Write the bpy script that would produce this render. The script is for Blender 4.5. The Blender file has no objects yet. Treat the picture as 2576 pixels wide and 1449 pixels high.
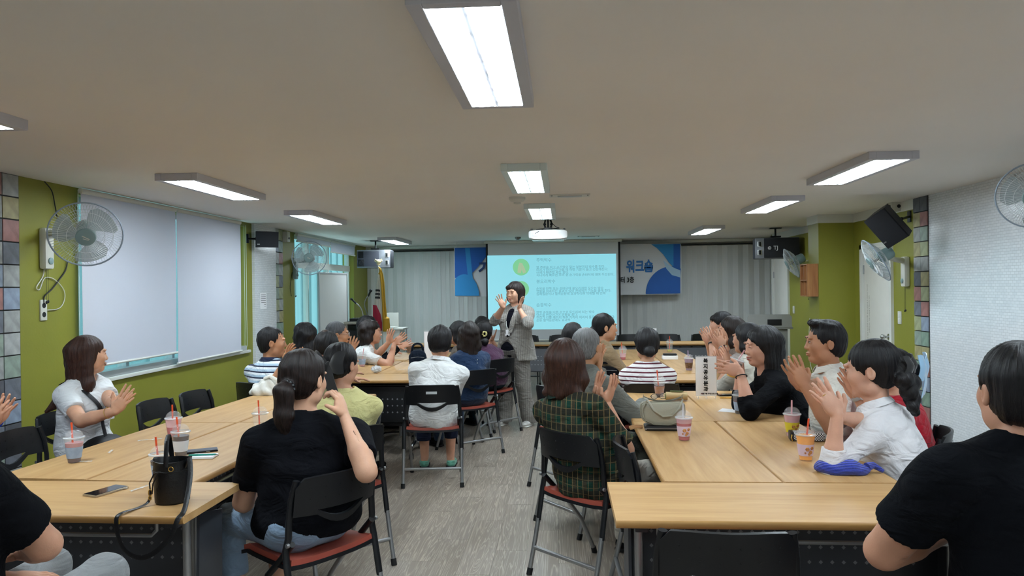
import bpy, bmesh, math, random
import numpy as np
from mathutils import Vector, Matrix
R = math.radians
PI = math.pi
rnd = random.Random(7)
scene = bpy.context.scene
COL = scene.collection

# ---------------------------------------------------------------- camera
CAMZ = 1.54; CEIL = 2.36; FP = 1860.0
yaw, roll = R(3.9), 0.012
cF = Vector((-math.sin(yaw), math.cos(yaw), 0))
_r0 = Vector((math.cos(yaw), math.sin(yaw), 0)); _u0 = Vector((0, 0, 1))
cR = _r0*math.cos(roll) - _u0*math.sin(roll)
cU = _u0*math.cos(roll) + _r0*math.sin(roll)
cam_d = bpy.data.cameras.new('camera'); cam = bpy.data.objects.new('camera', cam_d); COL.objects.link(cam)
cam_d.sensor_width = 36; cam_d.lens = FP/2576*36; cam_d.clip_start = 0.02; cam_d.clip_end = 200
m = Matrix((( cR.x, cU.x, -cF.x, 0), (cR.y, cU.y, -cF.y, 0), (cR.z, cU.z, -cF.z, CAMZ), (0, 0, 0, 1)))
cam.matrix_world = m
scene.camera = cam
def ray(px, py): return cF + cR*((px-1288)/FP) - cU*((py-724.5)/FP)
def P(px, py, Y):
    r = ray(px, py); t = Y/r.y; return Vector((r.x*t, Y, CAMZ + r.z*t))
def PZ(px, py, z):
    r = ray(px, py); t = (z-CAMZ)/r.z; return Vector((r.x*t, r.y*t, z))
def PX(px, py, X):
    r = ray(px, py); t = X/r.x; return Vector((X, r.y*t, CAMZ + r.z*t))

# ---------------------------------------------------------------- world, exposure
w = bpy.data.worlds.new('daylight'); scene.world = w; w.use_nodes = True
bg = w.node_tree.nodes['Background']; bg.inputs[0].default_value = (0.70, 0.86, 0.94, 1); bg.inputs[1].default_value = 3.2
scene.view_settings.view_transform = 'Standard'; scene.view_settings.look = 'None'
scene.view_settings.exposure = 0.28; scene.view_settings.gamma = 1.0
scene.view_settings.use_curve_mapping = False
LAMP = 74.0

# ---------------------------------------------------------------- materials
MATS = {}
def srgb(c):
    if isinstance(c, str): c = [int(c[i:i+2], 16)/255 for i in (0, 2, 4)]
    return tuple(((x/12.92) if x <= 0.04045 else ((x+0.055)/1.055)**2.4) for x in c)
def mat(name, col, rough=0.6, metal=0.0, noise=0.0, nscale=8.0, bump=0.0, bscale=40.0, stretch=None, spec=0.5,
        emit=None, estr=0.0, trans=0.0, alpha=1.0, coat=0.0, sheen=0.0, col2=None, ior=1.45, sss=0.0, coord='Object'):
    if name in MATS: return MATS[name]
    m = bpy.data.materials.new(name); m.use_nodes = True; nt = m.node_tree; N = nt.nodes; L = nt.links
    b = N['Principled BSDF']; c = srgb(col)
    b.inputs['Base Color'].default_value = (*c, 1); b.inputs['Roughness'].default_value = rough
    b.inputs['Metallic'].default_value = metal; b.inputs['Specular IOR Level'].default_value = spec
    b.inputs['IOR'].default_value = ior
    if trans: b.inputs['Transmission Weight'].default_value = trans
    if alpha < 1: b.inputs['Alpha'].default_value = alpha
    if coat: b.inputs['Coat Weight'].default_value = coat; b.inputs['Coat Roughness'].default_value = .15
    if sheen: b.inputs['Sheen Weight'].default_value = sheen
    if sss: b.inputs['Subsurface Weight'].default_value = sss; b.inputs['Subsurface Radius'].default_value = (.02, .008, .004); b.inputs['Subsurface Scale'].default_value = .5
    if emit: b.inputs['Emission Color'].default_value = (*srgb(emit), 1); b.inputs['Emission Strength'].default_value = estr
    tc = N.new('ShaderNodeTexCoord'); src = tc.outputs[coord]
    if stretch:
        mp = N.new('ShaderNodeMapping'); mp.inputs['Scale'].default_value = stretch; L.new(src, mp.inputs[0]); src = mp.outputs[0]
    if noise or col2:
        n = N.new('ShaderNodeTexNoise'); n.inputs['Scale'].default_value = nscale; n.inputs['Detail'].default_value = 5
        L.new(src, n.inputs['Vector'])
        rp = N.new('ShaderNodeValToRGB'); c2 = srgb(col2) if col2 else tuple(max(0, x*(1-noise)) for x in c); c1 = c if col2 else tuple(min(1, x*(1+noise*.5)) for x in c)
        rp.color_ramp.elements[0].position = .3; rp.color_ramp.elements[1].position = .7
        rp.color_ramp.elements[0].color = (*c2, 1); rp.color_ramp.elements[1].color = (*c1, 1)
        L.new(n.outputs['Fac'], rp.inputs[0]); L.new(rp.outputs[0], b.inputs['Base Color'])
    if bump:
        n2 = N.new('ShaderNodeTexNoise'); n2.inputs['Scale'].default_value = bscale; n2.inputs['Detail'].default_value = 3
        L.new(src, n2.inputs['Vector']); bp = N.new('ShaderNodeBump'); bp.inputs['Strength'].default_value = min(1, bump); bp.inputs['Distance'].default_value = .004
        L.new(n2.outputs['Fac'], bp.inputs['Height']); L.new(bp.outputs[0], b.inputs['Normal'])
    MATS[name] = m; return m
def node(m, t, **kw):
    n = m.node_tree.nodes.new(t)
    for k, v in kw.items(): setattr(n, k, v)
    return n
def bsdf(m): return m.node_tree.nodes['Principled BSDF']

# wood table laminate
def wood_table():
    m = mat('birch_laminate', 'D8B07C', .5, coat=.0, spec=.4); nt = m.node_tree; L = nt.links; b = bsdf(m)
    tc = node(m, 'ShaderNodeTexCoord'); oi = node(m, 'ShaderNodeObjectInfo')
    ad = node(m, 'ShaderNodeVectorMath', operation='ADD'); L.new(tc.outputs['Object'], ad.inputs[0])
    cm = node(m, 'ShaderNodeCombineXYZ'); ml = node(m, 'ShaderNodeMath', operation='MULTIPLY'); ml.inputs[1].default_value = 37
    L.new(oi.outputs['Random'], ml.inputs[0]); L.new(ml.outputs[0], cm.inputs[2]); L.new(cm.outputs[0], ad.inputs[1])
    mp = node(m, 'ShaderNodeMapping'); mp.inputs['Scale'].default_value = (1.2, 14, 6); L.new(ad.outputs[0], mp.inputs[0])
    n = node(m, 'ShaderNodeTexNoise'); n.inputs['Scale'].default_value = 1.6; n.inputs['Detail'].default_value = 8; n.inputs['Roughness'].default_value = .6; n.inputs['Distortion'].default_value = .4
    L.new(mp.outputs[0], n.inputs['Vector']); rp = node(m, 'ShaderNodeValToRGB')
    e = rp.color_ramp.elements; e[0].position = .3; e[1].position = .68; e[0].color = (*srgb('AE8654'), 1); e[1].color = (*srgb('C39C6A'), 1)
    L.new(n.outputs['Fac'], rp.inputs[0]); L.new(rp.outputs[0], b.inputs['Base Color'])
    return m
M_wood = wood_table()
M_edge = mat('wood_edge_band', 'AB8049', .45, noise=.15, nscale=3, stretch=(1, 20, 20))

def floor_mat():
    m = mat('wood_look_vinyl', '9C948A', .38); nt = m.node_tree; L = nt.links; b = bsdf(m)
    tc = node(m, 'ShaderNodeTexCoord'); oi = node(m, 'ShaderNodeObjectInfo'); ge = node(m, 'ShaderNodeNewGeometry')
    ml = node(m, 'ShaderNodeMath', operation='MULTIPLY'); ml.inputs[1].default_value = 53
    ad0 = node(m, 'ShaderNodeMath', operation='ADD'); L.new(oi.outputs['Random'], ad0.inputs[0]); L.new(ge.outputs['Random Per Island'], ad0.inputs[1]); L.new(ad0.outputs[0], ml.inputs[0])
    cm = node(m, 'ShaderNodeCombineXYZ'); L.new(ml.outputs[0], cm.inputs[2]); L.new(ml.outputs[0], cm.inputs[1])
    ad = node(m, 'ShaderNodeVectorMath', operation='ADD'); L.new(tc.outputs['Object'], ad.inputs[0]); L.new(cm.outputs[0], ad.inputs[1])
    mp = node(m, 'ShaderNodeMapping'); mp.inputs['Scale'].default_value = (13, .45, 5); L.new(ad.outputs[0], mp.inputs[0])
    n = node(m, 'ShaderNodeTexNoise'); n.inputs['Scale'].default_value = 1.2; n.inputs['Detail'].default_value = 4; n.inputs['Distortion'].default_value = 1.0
    L.new(mp.outputs[0], n.inputs['Vector'])
    # ring lines
    mu = node(m, 'ShaderNodeMath', operation='MULTIPLY'); mu.inputs[1].default_value = 14; L.new(n.outputs['Fac'], mu.inputs[0])
    fr = node(m, 'ShaderNodeMath', operation='PINGPONG'); fr.inputs[1].default_value = .5; L.new(mu.outputs[0], fr.inputs[0])
    rp = node(m, 'ShaderNodeValToRGB'); e = rp.color_ramp.elements; e[0].position = .0; e[1].position = .22
    e[0].color = (*srgb('C0B4A6'), 1); e[1].color = (*srgb('82766A'), 1)
    L.new(fr.outputs[0], rp.inputs[0])
    n2 = node(m, 'ShaderNodeTexNoise'); n2.inputs['Scale'].default_value = 1.6; L.new(ad.outputs[0], n2.inputs['Vector'])
    rp2 = node(m, 'ShaderNodeValToRGB'); e = rp2.color_ramp.elements; e[0].position = .35; e[1].position = .65
    e[0].color = (*srgb('867A6C'), 1); e[1].color = (*srgb('A0958A'), 1); L.new(n2.outputs['Fac'], rp2.inputs[0])
    mx = node(m, 'ShaderNodeMix', data_type='RGBA'); mx.inputs[0].default_value = .38
    L.new(rp.outputs[0], mx.inputs[6]); L.new(rp2.outputs[0], mx.inputs[7])
    hs = node(m, 'ShaderNodeHueSaturation'); mr = node(m, 'ShaderNodeMapRange'); mr.inputs[1].default_value = 0; mr.inputs[2].default_value = 2; mr.inputs[3].default_value = .86; mr.inputs[4].default_value = 1.12
    L.new(ad0.outputs[0], mr.inputs[0]); L.new(mr.outputs[0], hs.inputs['Value']); L.new(mx.outputs[2], hs.inputs['Color'])
    L.new(hs.outputs[0], b.inputs['Base Color'])
    bp = node(m, 'ShaderNodeBump'); bp.inputs['Strength'].default_value = .25; bp.inputs['Distance'].default_value = .002
    L.new(fr.outputs[0], bp.inputs['Height']); L.new(bp.outputs[0], b.inputs['Normal'])
    return m
M_floor = floor_mat()

def mosaic_mat():
    m = mat('white_glazed_mosaic', 'D6DADF', .18, coat=.4); L = m.node_tree.links; b = bsdf(m)
    tc = node(m, 'ShaderNodeTexCoord'); sx = node(m, 'ShaderNodeSeparateXYZ'); L.new(tc.outputs['Object'], sx.inputs[0])
    cm = node(m, 'ShaderNodeCombineXYZ'); L.new(sx.outputs[1], cm.inputs[0]); L.new(sx.outputs[2], cm.inputs[1])
    br = node(m, 'ShaderNodeTexBrick'); L.new(cm.outputs[0], br.inputs['Vector'])
    br.inputs['Scale'].default_value = 1; br.inputs['Brick Width'].default_value = .05; br.inputs['Row Height'].default_value = .0225
    br.inputs['Mortar Size'].default_value = .0016; br.inputs['Mortar Smooth'].default_value = .3
    br.inputs['Color1'].default_value = (*srgb('E6E9EC'), 1); br.inputs['Color2'].default_value = (*srgb('DCE0E4'), 1); br.inputs['Mortar'].default_value = (*srgb('C6C9CC'), 1)
    L.new(br.outputs['Color'], b.inputs['Base Color'])
    # each tessera slightly tilted so it glints on its own
    vm = node(m, 'ShaderNodeTexVoronoi', feature='F1'); vm.inputs['Scale'].default_value = 22; L.new(cm.outputs[0], vm.inputs['Vector'])
    wn = node(m, 'ShaderNodeTexNoise'); wn.inputs['Scale'].default_value = 45; L.new(cm.outputs[0], wn.inputs['Vector'])
    ma = node(m, 'ShaderNodeMath', operation='MULTIPLY'); ma.inputs[1].default_value = .5; L.new(wn.outputs['Fac'], ma.inputs[0])
    mb_ = node(m, 'ShaderNodeMath', operation='SUBTRACT'); L.new(ma.outputs[0], mb_.inputs[0]); L.new(br.outputs['Fac'], mb_.inputs[1])
    bp = node(m, 'ShaderNodeBump'); bp.inputs['Strength'].default_value = .55; bp.inputs['Distance'].default_value = .003
    L.new(mb_.outputs[0], bp.inputs['Height']); L.new(bp.outputs[0], b.inputs['Normal'])
    return m
M_mosaic = mosaic_mat()
M_green = mat('olive_green_paint', '85842E', .5, noise=.10, nscale=1.4, bump=.15, bscale=60)
M_ceil = mat('ceiling_paint', 'EAE6E0', .9, noise=.03, nscale=.8, bump=.1, bscale=12)
M_white = mat('white_paint', 'DAD8D0', .6, noise=.03)
M_trimw = mat('white_trim', 'D2D3CC', .5)
M_alu = mat('aluminium_frame', 'B9BDBE', .4, metal=.3)
M_black = mat('black_plastic', '101216', .38, bump=.1, bscale=300)
M_matte = mat('black_matte', '0C0D10', .6)
M_chrome = mat('chrome', 'C9CBCC', .15, metal=1)
M_steel = mat('grey_steel_tube', '9A9B9C', .32, metal=.75)
M_grey = mat('dark_grey_steel', '3C3E44', .45, metal=.2)
M_greyp = mat('grey_modesty_steel', '6D7076', .45, metal=.2)
M_red = mat('red_brown_vinyl', '9C4A3C', .4, noise=.1, bump=.1)
M_blind = mat('roller_blind_fabric', 'E4E3EA', .8, bump=.1, bscale=200)
M_grout = mat('dark_grout', '2E2C2A', .8)
M_gold = mat('gold_metal', 'C9A552', .3, metal=.8)
M_slat = mat('pale_blind_slat', 'D6D8D6', .6, noise=.06, nscale=6, stretch=(20, 20, .6))
M_glass = mat('clear_plastic', 'F4F8FA', .05, alpha=.16, spec=.9)
def glass_mat():
    m = bpy.data.materials.new('window_glass'); m.use_nodes = True; nt = m.node_tree; nt.nodes.clear()
    o = nt.nodes.new('ShaderNodeOutputMaterial'); t = nt.nodes.new('ShaderNodeBsdfTransparent'); g = nt.nodes.new('ShaderNodeBsdfGlossy'); x = nt.nodes.new('ShaderNodeMixShader')
    t.inputs[0].default_value = (.78, .93, .93, 1); g.inputs['Roughness'].default_value = .03; x.inputs[0].default_value = .1
    nt.links.new(t.outputs[0], x.inputs[1]); nt.links.new(g.outputs[0], x.inputs[2]); nt.links.new(x.outputs[0], o.inputs[0]); return m
M_pane = glass_mat()

# ---------------------------------------------------------------- mesh helpers
class MB:
    def __init__(s): s.v = []; s.f = []; s.mi = []; s.cur = 0
    def add(s, vs, fs):
        o = len(s.v); s.v += [tuple(v) for v in vs]; s.f += [tuple(i+o for i in f) for f in fs]; s.mi += [s.cur]*len(fs); return s
    def box(s, c, size, rot=None, bev=0.0):
        hx, hy, hz = (x/2 for x in size); c = Vector(c)
        if bev > 0:
            b = min(bev, hx*.99, hy*.99, hz*.99); vs = []; 
            bm = bmesh.new(); bmesh.ops.create_cube(bm, size=1.0)
            for v in bm.verts: v.co = Vector((v.co.x*hx*2, v.co.y*hy*2, v.co.z*hz*2))
            bmesh.ops.bevel(bm, geom=bm.edges[:], offset=b, segments=2, affect='EDGES', profile=.6)
            vs = [v.co.copy() for v in bm.verts]; bm.verts.index_update(); fs = [[v.index for v in f.verts] for f in bm.faces]; bm.free()
        else:
            vs = [Vector((x*hx, y*hy, z*hz)) for x in (-1, 1) for y in (-1, 1) for z in (-1, 1)]
            fs = [(0, 1, 3, 2), (4, 6, 7, 5), (0, 4, 5, 1), (2, 3, 7, 6), (0, 2, 6, 4), (1, 5, 7, 3)]
        if rot is not None: vs = [rot @ v for v in vs]
        return s.add([v+c for v in vs], fs)
    def b2(s, a, b, bev=0.0):
        a = Vector(a); b = Vector(b); return s.box((a+b)/2, [abs(b[i]-a[i]) for i in range(3)], None, bev)
    def tube(s, pts, r, n=8, closed=False, caps=True, flat=1.0, up=None):
        pts = [Vector(p) for p in pts]; k = len(pts); rr = r if isinstance(r, (list, tuple)) else [r]*k
        vs = []; prev = None
        for i, p in enumerate(pts):
            if closed: t = pts[(i+1) % k]-pts[i-1]
            else: t = pts[min(i+1, k-1)]-pts[max(i-1, 0)]
            if t.length < 1e-9: t = Vector((0, 0, 1))
            t.normalize()
            if prev is None:
                a = Vector(up) if up is not None else (Vector((0, 0, 1)) if abs(t.z) < .9 else Vector((1, 0, 0)))
                u = (a - t*a.dot(t)).normalized()
            else:
                u = prev - t*prev.dot(t); u = u.normalized() if u.length > 1e-6 else t.orthogonal().normalized()
            prev = u; w_ = t.cross(u)
            for j in range(n):
                an = 2*PI*j/n; vs.append(p + (u*math.cos(an) + w_*math.sin(an)*flat)*rr[i])
        fs = []
        for i in range(k if closed else k-1):
            for j in range(n):
                a = i*n+j; b = i*n+(j+1) % n; c = ((i+1) % k)*n+(j+1) % n; d = ((i+1) % k)*n+j; fs.append((a, b, c, d))
        if caps and not closed: fs.append(tuple(range(n-1, -1, -1))); fs.append(tuple((k-1)*n+j for j in range(n)))
        return s.add(vs, fs)
    def cyl(s, a, b, r, n=12, r2=None): return s.tube([a, b], [r, r if r2 is None else r2], n)
    def lathe(s, prof, c=(0, 0, 0), n=20, rot=None, caps=True):
        c = Vector(c); vs = []
        for (r, z) in prof:
            for j in range(n):
                a = 2*PI*j/n; v = Vector((r*math.cos(a), r*math.sin(a), z)); v = rot @ v if rot is not None else v; vs.append(v+c)
        fs = []
        for i in range(len(prof)-1):
            for j in range(n): fs.append((i*n+j, i*n+(j+1) % n, (i+1)*n+(j+1) % n, (i+1)*n+j))
        if caps: fs.append(tuple(range(n-1, -1, -1))); fs.append(tuple((len(prof)-1)*n+j for j in range(n)))
        return s.add(vs, fs)
    def ball(s, c, r, n=10, sz=(1, 1, 1)):
        pr = [(max(1e-4, math.sin(PI*i/n))*r, -math.cos(PI*i/n)*r) for i in range(n+1)]
        o = len(s.v); s.lathe(pr, (0, 0, 0), n*2); c = Vector(c)
        for i in range(o, len(s.v)):
            v = s.v[i]; s.v[i] = (v[0]*sz[0]+c.x, v[1]*sz[1]+c.y, v[2]*sz[2]+c.z)
        return s
    def prism(s, poly, d, M):   # poly in local xy, thickness d along local z, M matrix
        n = len(poly); vs = [M @ Vector((x, y, 0)) for x, y in poly] + [M @ Vector((x, y, d)) for x, y in poly]
        fs = [tuple(range(n-1, -1, -1)), tuple(range(n, 2*n))] + [(i, (i+1) % n, n+(i+1) % n, n+i) for i in range(n)]
        return s.add(vs, fs)
    def sheet(s, rows, thick=0.0):
        nr, nc = len(rows), len(rows[0]); vs = [Vector(p) for r in rows for p in r]
        fs = [(i*nc+j, i*nc+j+1, (i+1)*nc+j+1, (i+1)*nc+j) for i in range(nr-1) for j in range(nc-1)]
        if thick:
            nrm = [Vector((0, 0, 0)) for _ in vs]
            for f in fs:
                nn = (vs[f[1]]-vs[f[0]]).cross(vs[f[3]]-vs[f[0]])
                for i in f: nrm[i] += nn
            k = len(vs); vs2 = [v - (n_.normalized() if n_.length > 0 else Vector((0, 0, 1)))*thick for v, n_ in zip(vs, nrm)]
            f2 = [tuple(i+k for i in reversed(f)) for f in fs]
            bd = [j for j in range(nc)] + [i*nc+nc-1 for i in range(1, nr)] + [(nr-1)*nc+j for j in range(nc-2, -1, -1)] + [i*nc for i in range(nr-2, 0, -1)]
            f3 = [(bd[(i+1) % len(bd)], bd[i], bd[i]+k, bd[(i+1) % len(bd)]+k) for i in range(len(bd))]
            vs += vs2; fs += f2 + f3
        return s.add(vs, fs)
    def mesh(s, name, mats, smooth=True):
        me = bpy.data.meshes.new(name); me.from_pydata(s.v, [], s.f)
        for m_ in (mats if isinstance(mats, (list, tuple)) else [mats]): me.materials.append(m_)
        if any(s.mi): me.polygons.foreach_set('material_index', s.mi)
        me.update()
        if smooth:
            me.polygons.foreach_set('use_smooth', [True]*len(me.polygons)); me.set_sharp_from_angle(angle=R(38))
        return me
    def obj(s, name, mats, parent=None, smooth=True, loc=None, rot=None):
        return link(name, s.mesh(name, mats, smooth), parent, loc, rot)
KID = {}
def link(name, data, parent=None, loc=None, rot=None):
    o = bpy.data.objects.new(name, data); COL.objects.link(o)
    if parent: o.parent = parent; KID.setdefault(parent.name, []).append(o)
    if loc is not None: o.location = loc
    if rot is not None: o.rotation_euler = rot
    return o
def tag(o, label=None, cat=None, group=None, kind=None):
    if label: o['label'] = label
    if cat: o['category'] = cat
    if group: o['group'] = group
    if kind: o['kind'] = kind
    return o
def thing(name, label, cat, loc=(0, 0, 0), rz=0, group=None, rot=None):
    o = bpy.data.objects.new(name, None); COL.objects.link(o); o.location = loc; o.rotation_euler = rot if rot else (0, 0, rz); o.empty_display_size = .05
    return tag(o, label, cat, group)
def kids(o): return [c for c in COL.objects if c.parent == o]
CH = {}
def dup(o, parent=None):
    c = o.copy(); COL.objects.link(c); c.parent = parent
    if parent: KID.setdefault(parent.name, []).append(c)
    for k in list(KID.get(o.name, [])): dup(k, c)
    return c
def struct(name, mb, mats, parent=None, smooth=False, label=None):
    o = mb.obj(name, mats, parent, smooth)
    if parent is None: tag(o, label, None, None, 'structure')
    return o
def text(s, size, m, parent=None, M=None, name='lettering', ext=.0008, align='CENTER', bold=0.0, sx=1.0, space=.82):
    cu = bpy.data.curves.new('t', 'FONT'); cu.body = s; cu.size = size; cu.extrude = ext; cu.align_x = align; cu.align_y = 'CENTER'; cu.offset = bold; cu.resolution_u = 2
    cu.space_line = space
    t = bpy.data.objects.new('t', cu); me = t.to_mesh().copy(); t.to_mesh_clear(); bpy.data.objects.remove(t); bpy.data.curves.remove(cu)
    me.name = name; me.materials.clear(); me.materials.append(m)
    if sx != 1.0: me.transform(Matrix.Diagonal((sx, 1, 1, 1)))
    o = link(name, me, parent)
    if M is not None: o.matrix_local = M
    return o
def frame(o, x, y, z):   # matrix from origin and axes
    x, y, z = Vector(x).normalized(), Vector(y).normalized(), Vector(z).normalized(); o = Vector(o)
    return Matrix(((x.x, y.x, z.x, o.x), (x.y, y.y, z.y, o.y), (x.z, y.z, z.z, o.z), (0, 0, 0, 1)))
# ================================================================ ROOM
XL, XR = -3.76, 3.42
YB0, YN = 13.35, -2.5    # back wall distance, near wall behind the camera
YTL0 = PX(52, 900, XL).y                  # tile column / green paint boundary
YW1a = PX(197, 700, XL).y; YW1b = 8.6
YPa = PX(634, 700, XL).y; YPb = PX(688, 700, XL).y; YTb = PX(708, 700, XL).y
YW2a = PX(741, 700, XL).y; YW2b = PX(890, 700, XL).y
YBL, YBR = 14.1, 13.1                     # the back wall stands slightly askew
SILL = .84; WTOP = 2.31
def lwall(y0, y1, z0, z1, m, x=XL, th=.2):
    b = MB(); b.b2((x-th, y0, z0), (x, y1, z1)); return b
b = MB()
for (y0, y1, z0, z1) in ((YTL0, YW1a, 0, CEIL), (YW1a, YW1b, 0, SILL), (YW1a, YW1b, WTOP, CEIL), (YW1b, YPa, 0, CEIL), (YTb, YW2a, 0, CEIL), (YW2a, YW2b, 2.33, CEIL), (YW2a, YW2b, 0, .12), (YW2b, YBL+.3, 0, CEIL)):
    b.b2((XL-.2, y0, z0), (XL, y1, z1))
struct('wall_left', b, M_green, label='olive green painted wall on the left with windows')
b = MB(); b.b2((XL-.2, YN, 0), (XL, YTL0, CEIL)); wl2 = struct('wall_left_tiled', b, M_grout, label='near left wall faced with coloured square tiles')
b = MB(); b.b2((XL-.2, YPa, 0), (XL+.035, YPb, CEIL)); struct('wall_left_pilaster', b, M_mosaic, label='white mosaic strip of the left wall beside the small black speaker')
b = MB(); b.b2((XL-.2, YPb, 0), (XL+.01, YTb, CEIL)); wl3 = struct('wall_left_tile_column', b, M_grout, label='narrow column of coloured tiles on the left wall')
TILECOL = ['6B6F78', '9C9E9C', 'A39A70', '55565C', '7F9486', 'A4A6A4', '9C6E68', '9CA07C', '8A96A8', '8E9C90']
TM = [mat('slate_tile_%s' % n, c, .45, noise=.28, nscale=14, bump=.5, bscale=30) for n, c in zip(('charcoal', 'pale', 'ochre', 'dark', 'green', 'silver', 'rose', 'olive', 'blue', 'sage'), TILECOL)]
def tile_wall(parent, X, ys, size, sgn, n_r):
    me = {}
    for k, m_ in enumerate(TM):
        t = MB(); t.box((0, 0, 0), (.012, size-.009, size-.009), None, .0025); me[k] = t.mesh('tile', m_, False)
    for ci, y in enumerate(ys):
        last = -1
        for r in range(n_r):
            z = CEIL - size*(r+.5)
            if z < -.02: continue
            k = rnd.randrange(len(TM))
            if k == last: k = (k+3) % len(TM)
            last = k
            o = link('tile', me[k], parent, (X+sgn*.005, y, z))
tile_wall(wl2, XL, [YTL0-.155*(i+.5)-.01 for i in range(6)], .155, 1, 15)
tile_wall(wl3, XL+.01, [YPb+(YTb-YPb)*(i+.5)/2 for i in range(2)], .155, 1, 15)
# right wall
YTR0 = PX(2339, 800, XR).y; YTR1 = PX(2304, 800, XR).y; YC0 = PX(2150, 700, XR).y; XC = P(2060, 700, YC0).x; YC1 = YC0+.36
YD1a, YD1b = PX(2248, 700, XR).y, PX(2169, 700, XR).y
YD2a, YD2b = PX(1986, 700, XR).y, PX(1945, 700, XR).y
b = MB(); b.b2((XR, YN, 0), (XR+.2, YTR0, CEIL)); struct('wall_right', b, M_mosaic, label='white glazed mosaic wall on the right')
b = MB(); b.b2((XR-.005, YTR0, 0), (XR+.2, YTR1, CEIL)); wr = struct('wall_right_tile_column', b, M_grout, label='column of coloured tiles on the right wall')
tile_wall(wr, XR-.005, [YTR0+(YTR1-YTR0)*(i+.5)/2 for i in range(2)], .142, -1, 17)
b = MB()
for (y0, y1, z0, z1) in ((YTR1, YD1a, 0, CEIL), (YD1a, YD1b, 1.98, CEIL), (YD1b, YC0, 0, CEIL), (YC1, YD2a, 0, CEIL), (YD2a, YD2b, 2.05, CEIL)):
    b.b2((XR, y0, z0), (XR+.2, y1, z1))
b.b2((XR, YD2b, 0), (XR+.55, YD2b+.1, CEIL)); b.b2((XR+.5, YD2b, 0), (XR+.7, YBR+.6, CEIL))
struct('wall_right_green', b, M_green, label='olive green painted wall on the right with white doors')
b = MB(); b.b2((XC, YC0, 0), (XR+.1, YC1, CEIL)); struct('wall_right_column', b, M_green, label='olive green square column in the right wall')
b = MB(); th = .012
b.b2((XR-th, YTR1, CEIL-.1), (XR, YC0, CEIL)); b.b2((XC-th, YC0-th, CEIL-.1), (XR, YC0, CEIL)); b.b2((XC-th, YC0, CEIL-.1), (XC, YC1+th, CEIL)); b.b2((XC, YC1, CEIL-.1), (XR, YC1+th, CEIL)); b.b2((XR-th, YC1, CEIL-.1), (XR, YD2b, CEIL))
struct('trim_1', b, M_trimw, label='white band under the ceiling of the right wall')
# back wall, near wall, floor base, ceiling
def back(x): return YBL + (YBR-YBL)*(x+3.9)/(7.7)
b = MB(); n = Vector((-(YBR-YBL), 7.7, 0)).normalized()
b.add([(-3.96, back(-3.96)+.12, 0), (4.2, back(4.2)+.12, 0), (4.2, back(4.2)+.12, CEIL), (-3.96, back(-3.96)+.12, CEIL), (-3.96, back(-3.96)+.3, 0), (4.2, back(4.2)+.3, 0), (4.2, back(4.2)+.3, CEIL), (-3.96, back(-3.96)+.3, CEIL)],
      [(0, 1, 2, 3), (5, 4, 7, 6), (4, 0, 3, 7), (1, 5, 6, 2), (3, 2, 6, 7), (4, 5, 1, 0)])
struct('wall_back', b, M_white, label='back wall behind the vertical blinds')
b = MB(); b.b2((XL-.2, YN-.2, 0), (XR+.2, YN, CEIL)); struct('wall_near', b, M_white, label='wall behind the camera')
b = MB(); b.b2((XL-.2, YN-.2, CEIL), (XR+.9, 14.6, CEIL+.15)); struct('ceiling', b, M_ceil, label='plain plastered ceiling with recessed lamps')
b = MB(); b.b2((XL-.2, YN-.2, -.1), (XR+.9, 14.6, -.006)); fl = struct('floor', b, M_grout, label='floor of grey wood-look vinyl planks')
PW, PLn = .184, .92
pm = MB(); pm.box((0, 0, -.004), (PW-.0012, PLn-.0015, .008)); pme = pm.mesh('plank', M_floor, False)
rest = MB(); cnt = 0
pl = []
nx0 = int(math.floor((XL-.1)/PW)); nx1 = int(math.ceil((XR+.6)/PW))
for ix in range(nx0, nx1+1):
    off = ((ix*37) % 5)/5*PLn
    for iy in range(-3, 17):
        x = ix*PW+.05; y = iy*PLn+off
        if x > XR-.0 and y < 12.4: continue
        if x < XL: continue
        pl.append((x, y))
def pscore(x, y):
    if y < 2.7: return 1e9
    return y + (0 if -1.4 < x < .55 else 6+abs(x))
pl.sort(key=lambda q: pscore(*q))
for i, (x, y) in enumerate(pl):
    if i < 280 and pscore(x, y) < 1e8: link('plank', pme, fl, (x, y, 0))
    else: rest.box((x, y, -.004), (PW-.0012, PLn-.0015, .008))
o = rest.obj('plank_field', M_floor, fl, False); o['kind'] = 'stuff'
# ---- doors
def door(name, ya, yb, ztop, hinge_far, label):
    b = MB(); t = .05
    for (y0, y1, z0, z1) in ((ya, ya+t, 0, ztop), (yb-t, yb, 0, ztop), (ya, yb, ztop-t, ztop)):
        b.b2((XR-.03, y0, z0), (XR+.2, y1, z1))
    d = struct(name, b, M_trimw, label=label)
    l = MB(); l.box((XR+.02, (ya+yb)/2, (ztop-t)/2), (.04, yb-ya-2*t-.006, ztop-t-.01), None, .003)
    l.obj('door_leaf', M_white, d)
    g = MB(); g.box((XR-.002, ya+.24, 1.12), (.002, .03, .5)); g.box((XR-.002, ya+.3, 1.1), (.002, .012, .5))
    hy = ya+t+.07; h = MB(); h.cyl((XR, hy, .98), (XR-.055, hy, .98), .012); h.ball((XR-.065, hy, .98), .027); h.cyl((XR+.001, hy, .98), (XR-.008, hy, .98), .032, 14)
    h.obj('door_handle', M_chrome, d)
    if ztop < 2.1:
        for yy in (ya+.5,): pass
    for zz in (.3, 1.65):
        q = MB(); q.cyl((XR-.005, yb-t-.006, zz), (XR-.005, yb-t-.006, zz+.1), .008, 8); q.obj('hinge', M_steel, d)
    return d
d1 = door('door_1', YD1a, YD1b, 1.98, True, 'white door in the green wall beside the wall fan')
d2 = door('door_2', YD2a, YD2b, 2.05, True, 'narrow white door beside the karaoke speaker')
ML = mat('faint_grey_lettering', 'A9A59A', .7)
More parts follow.
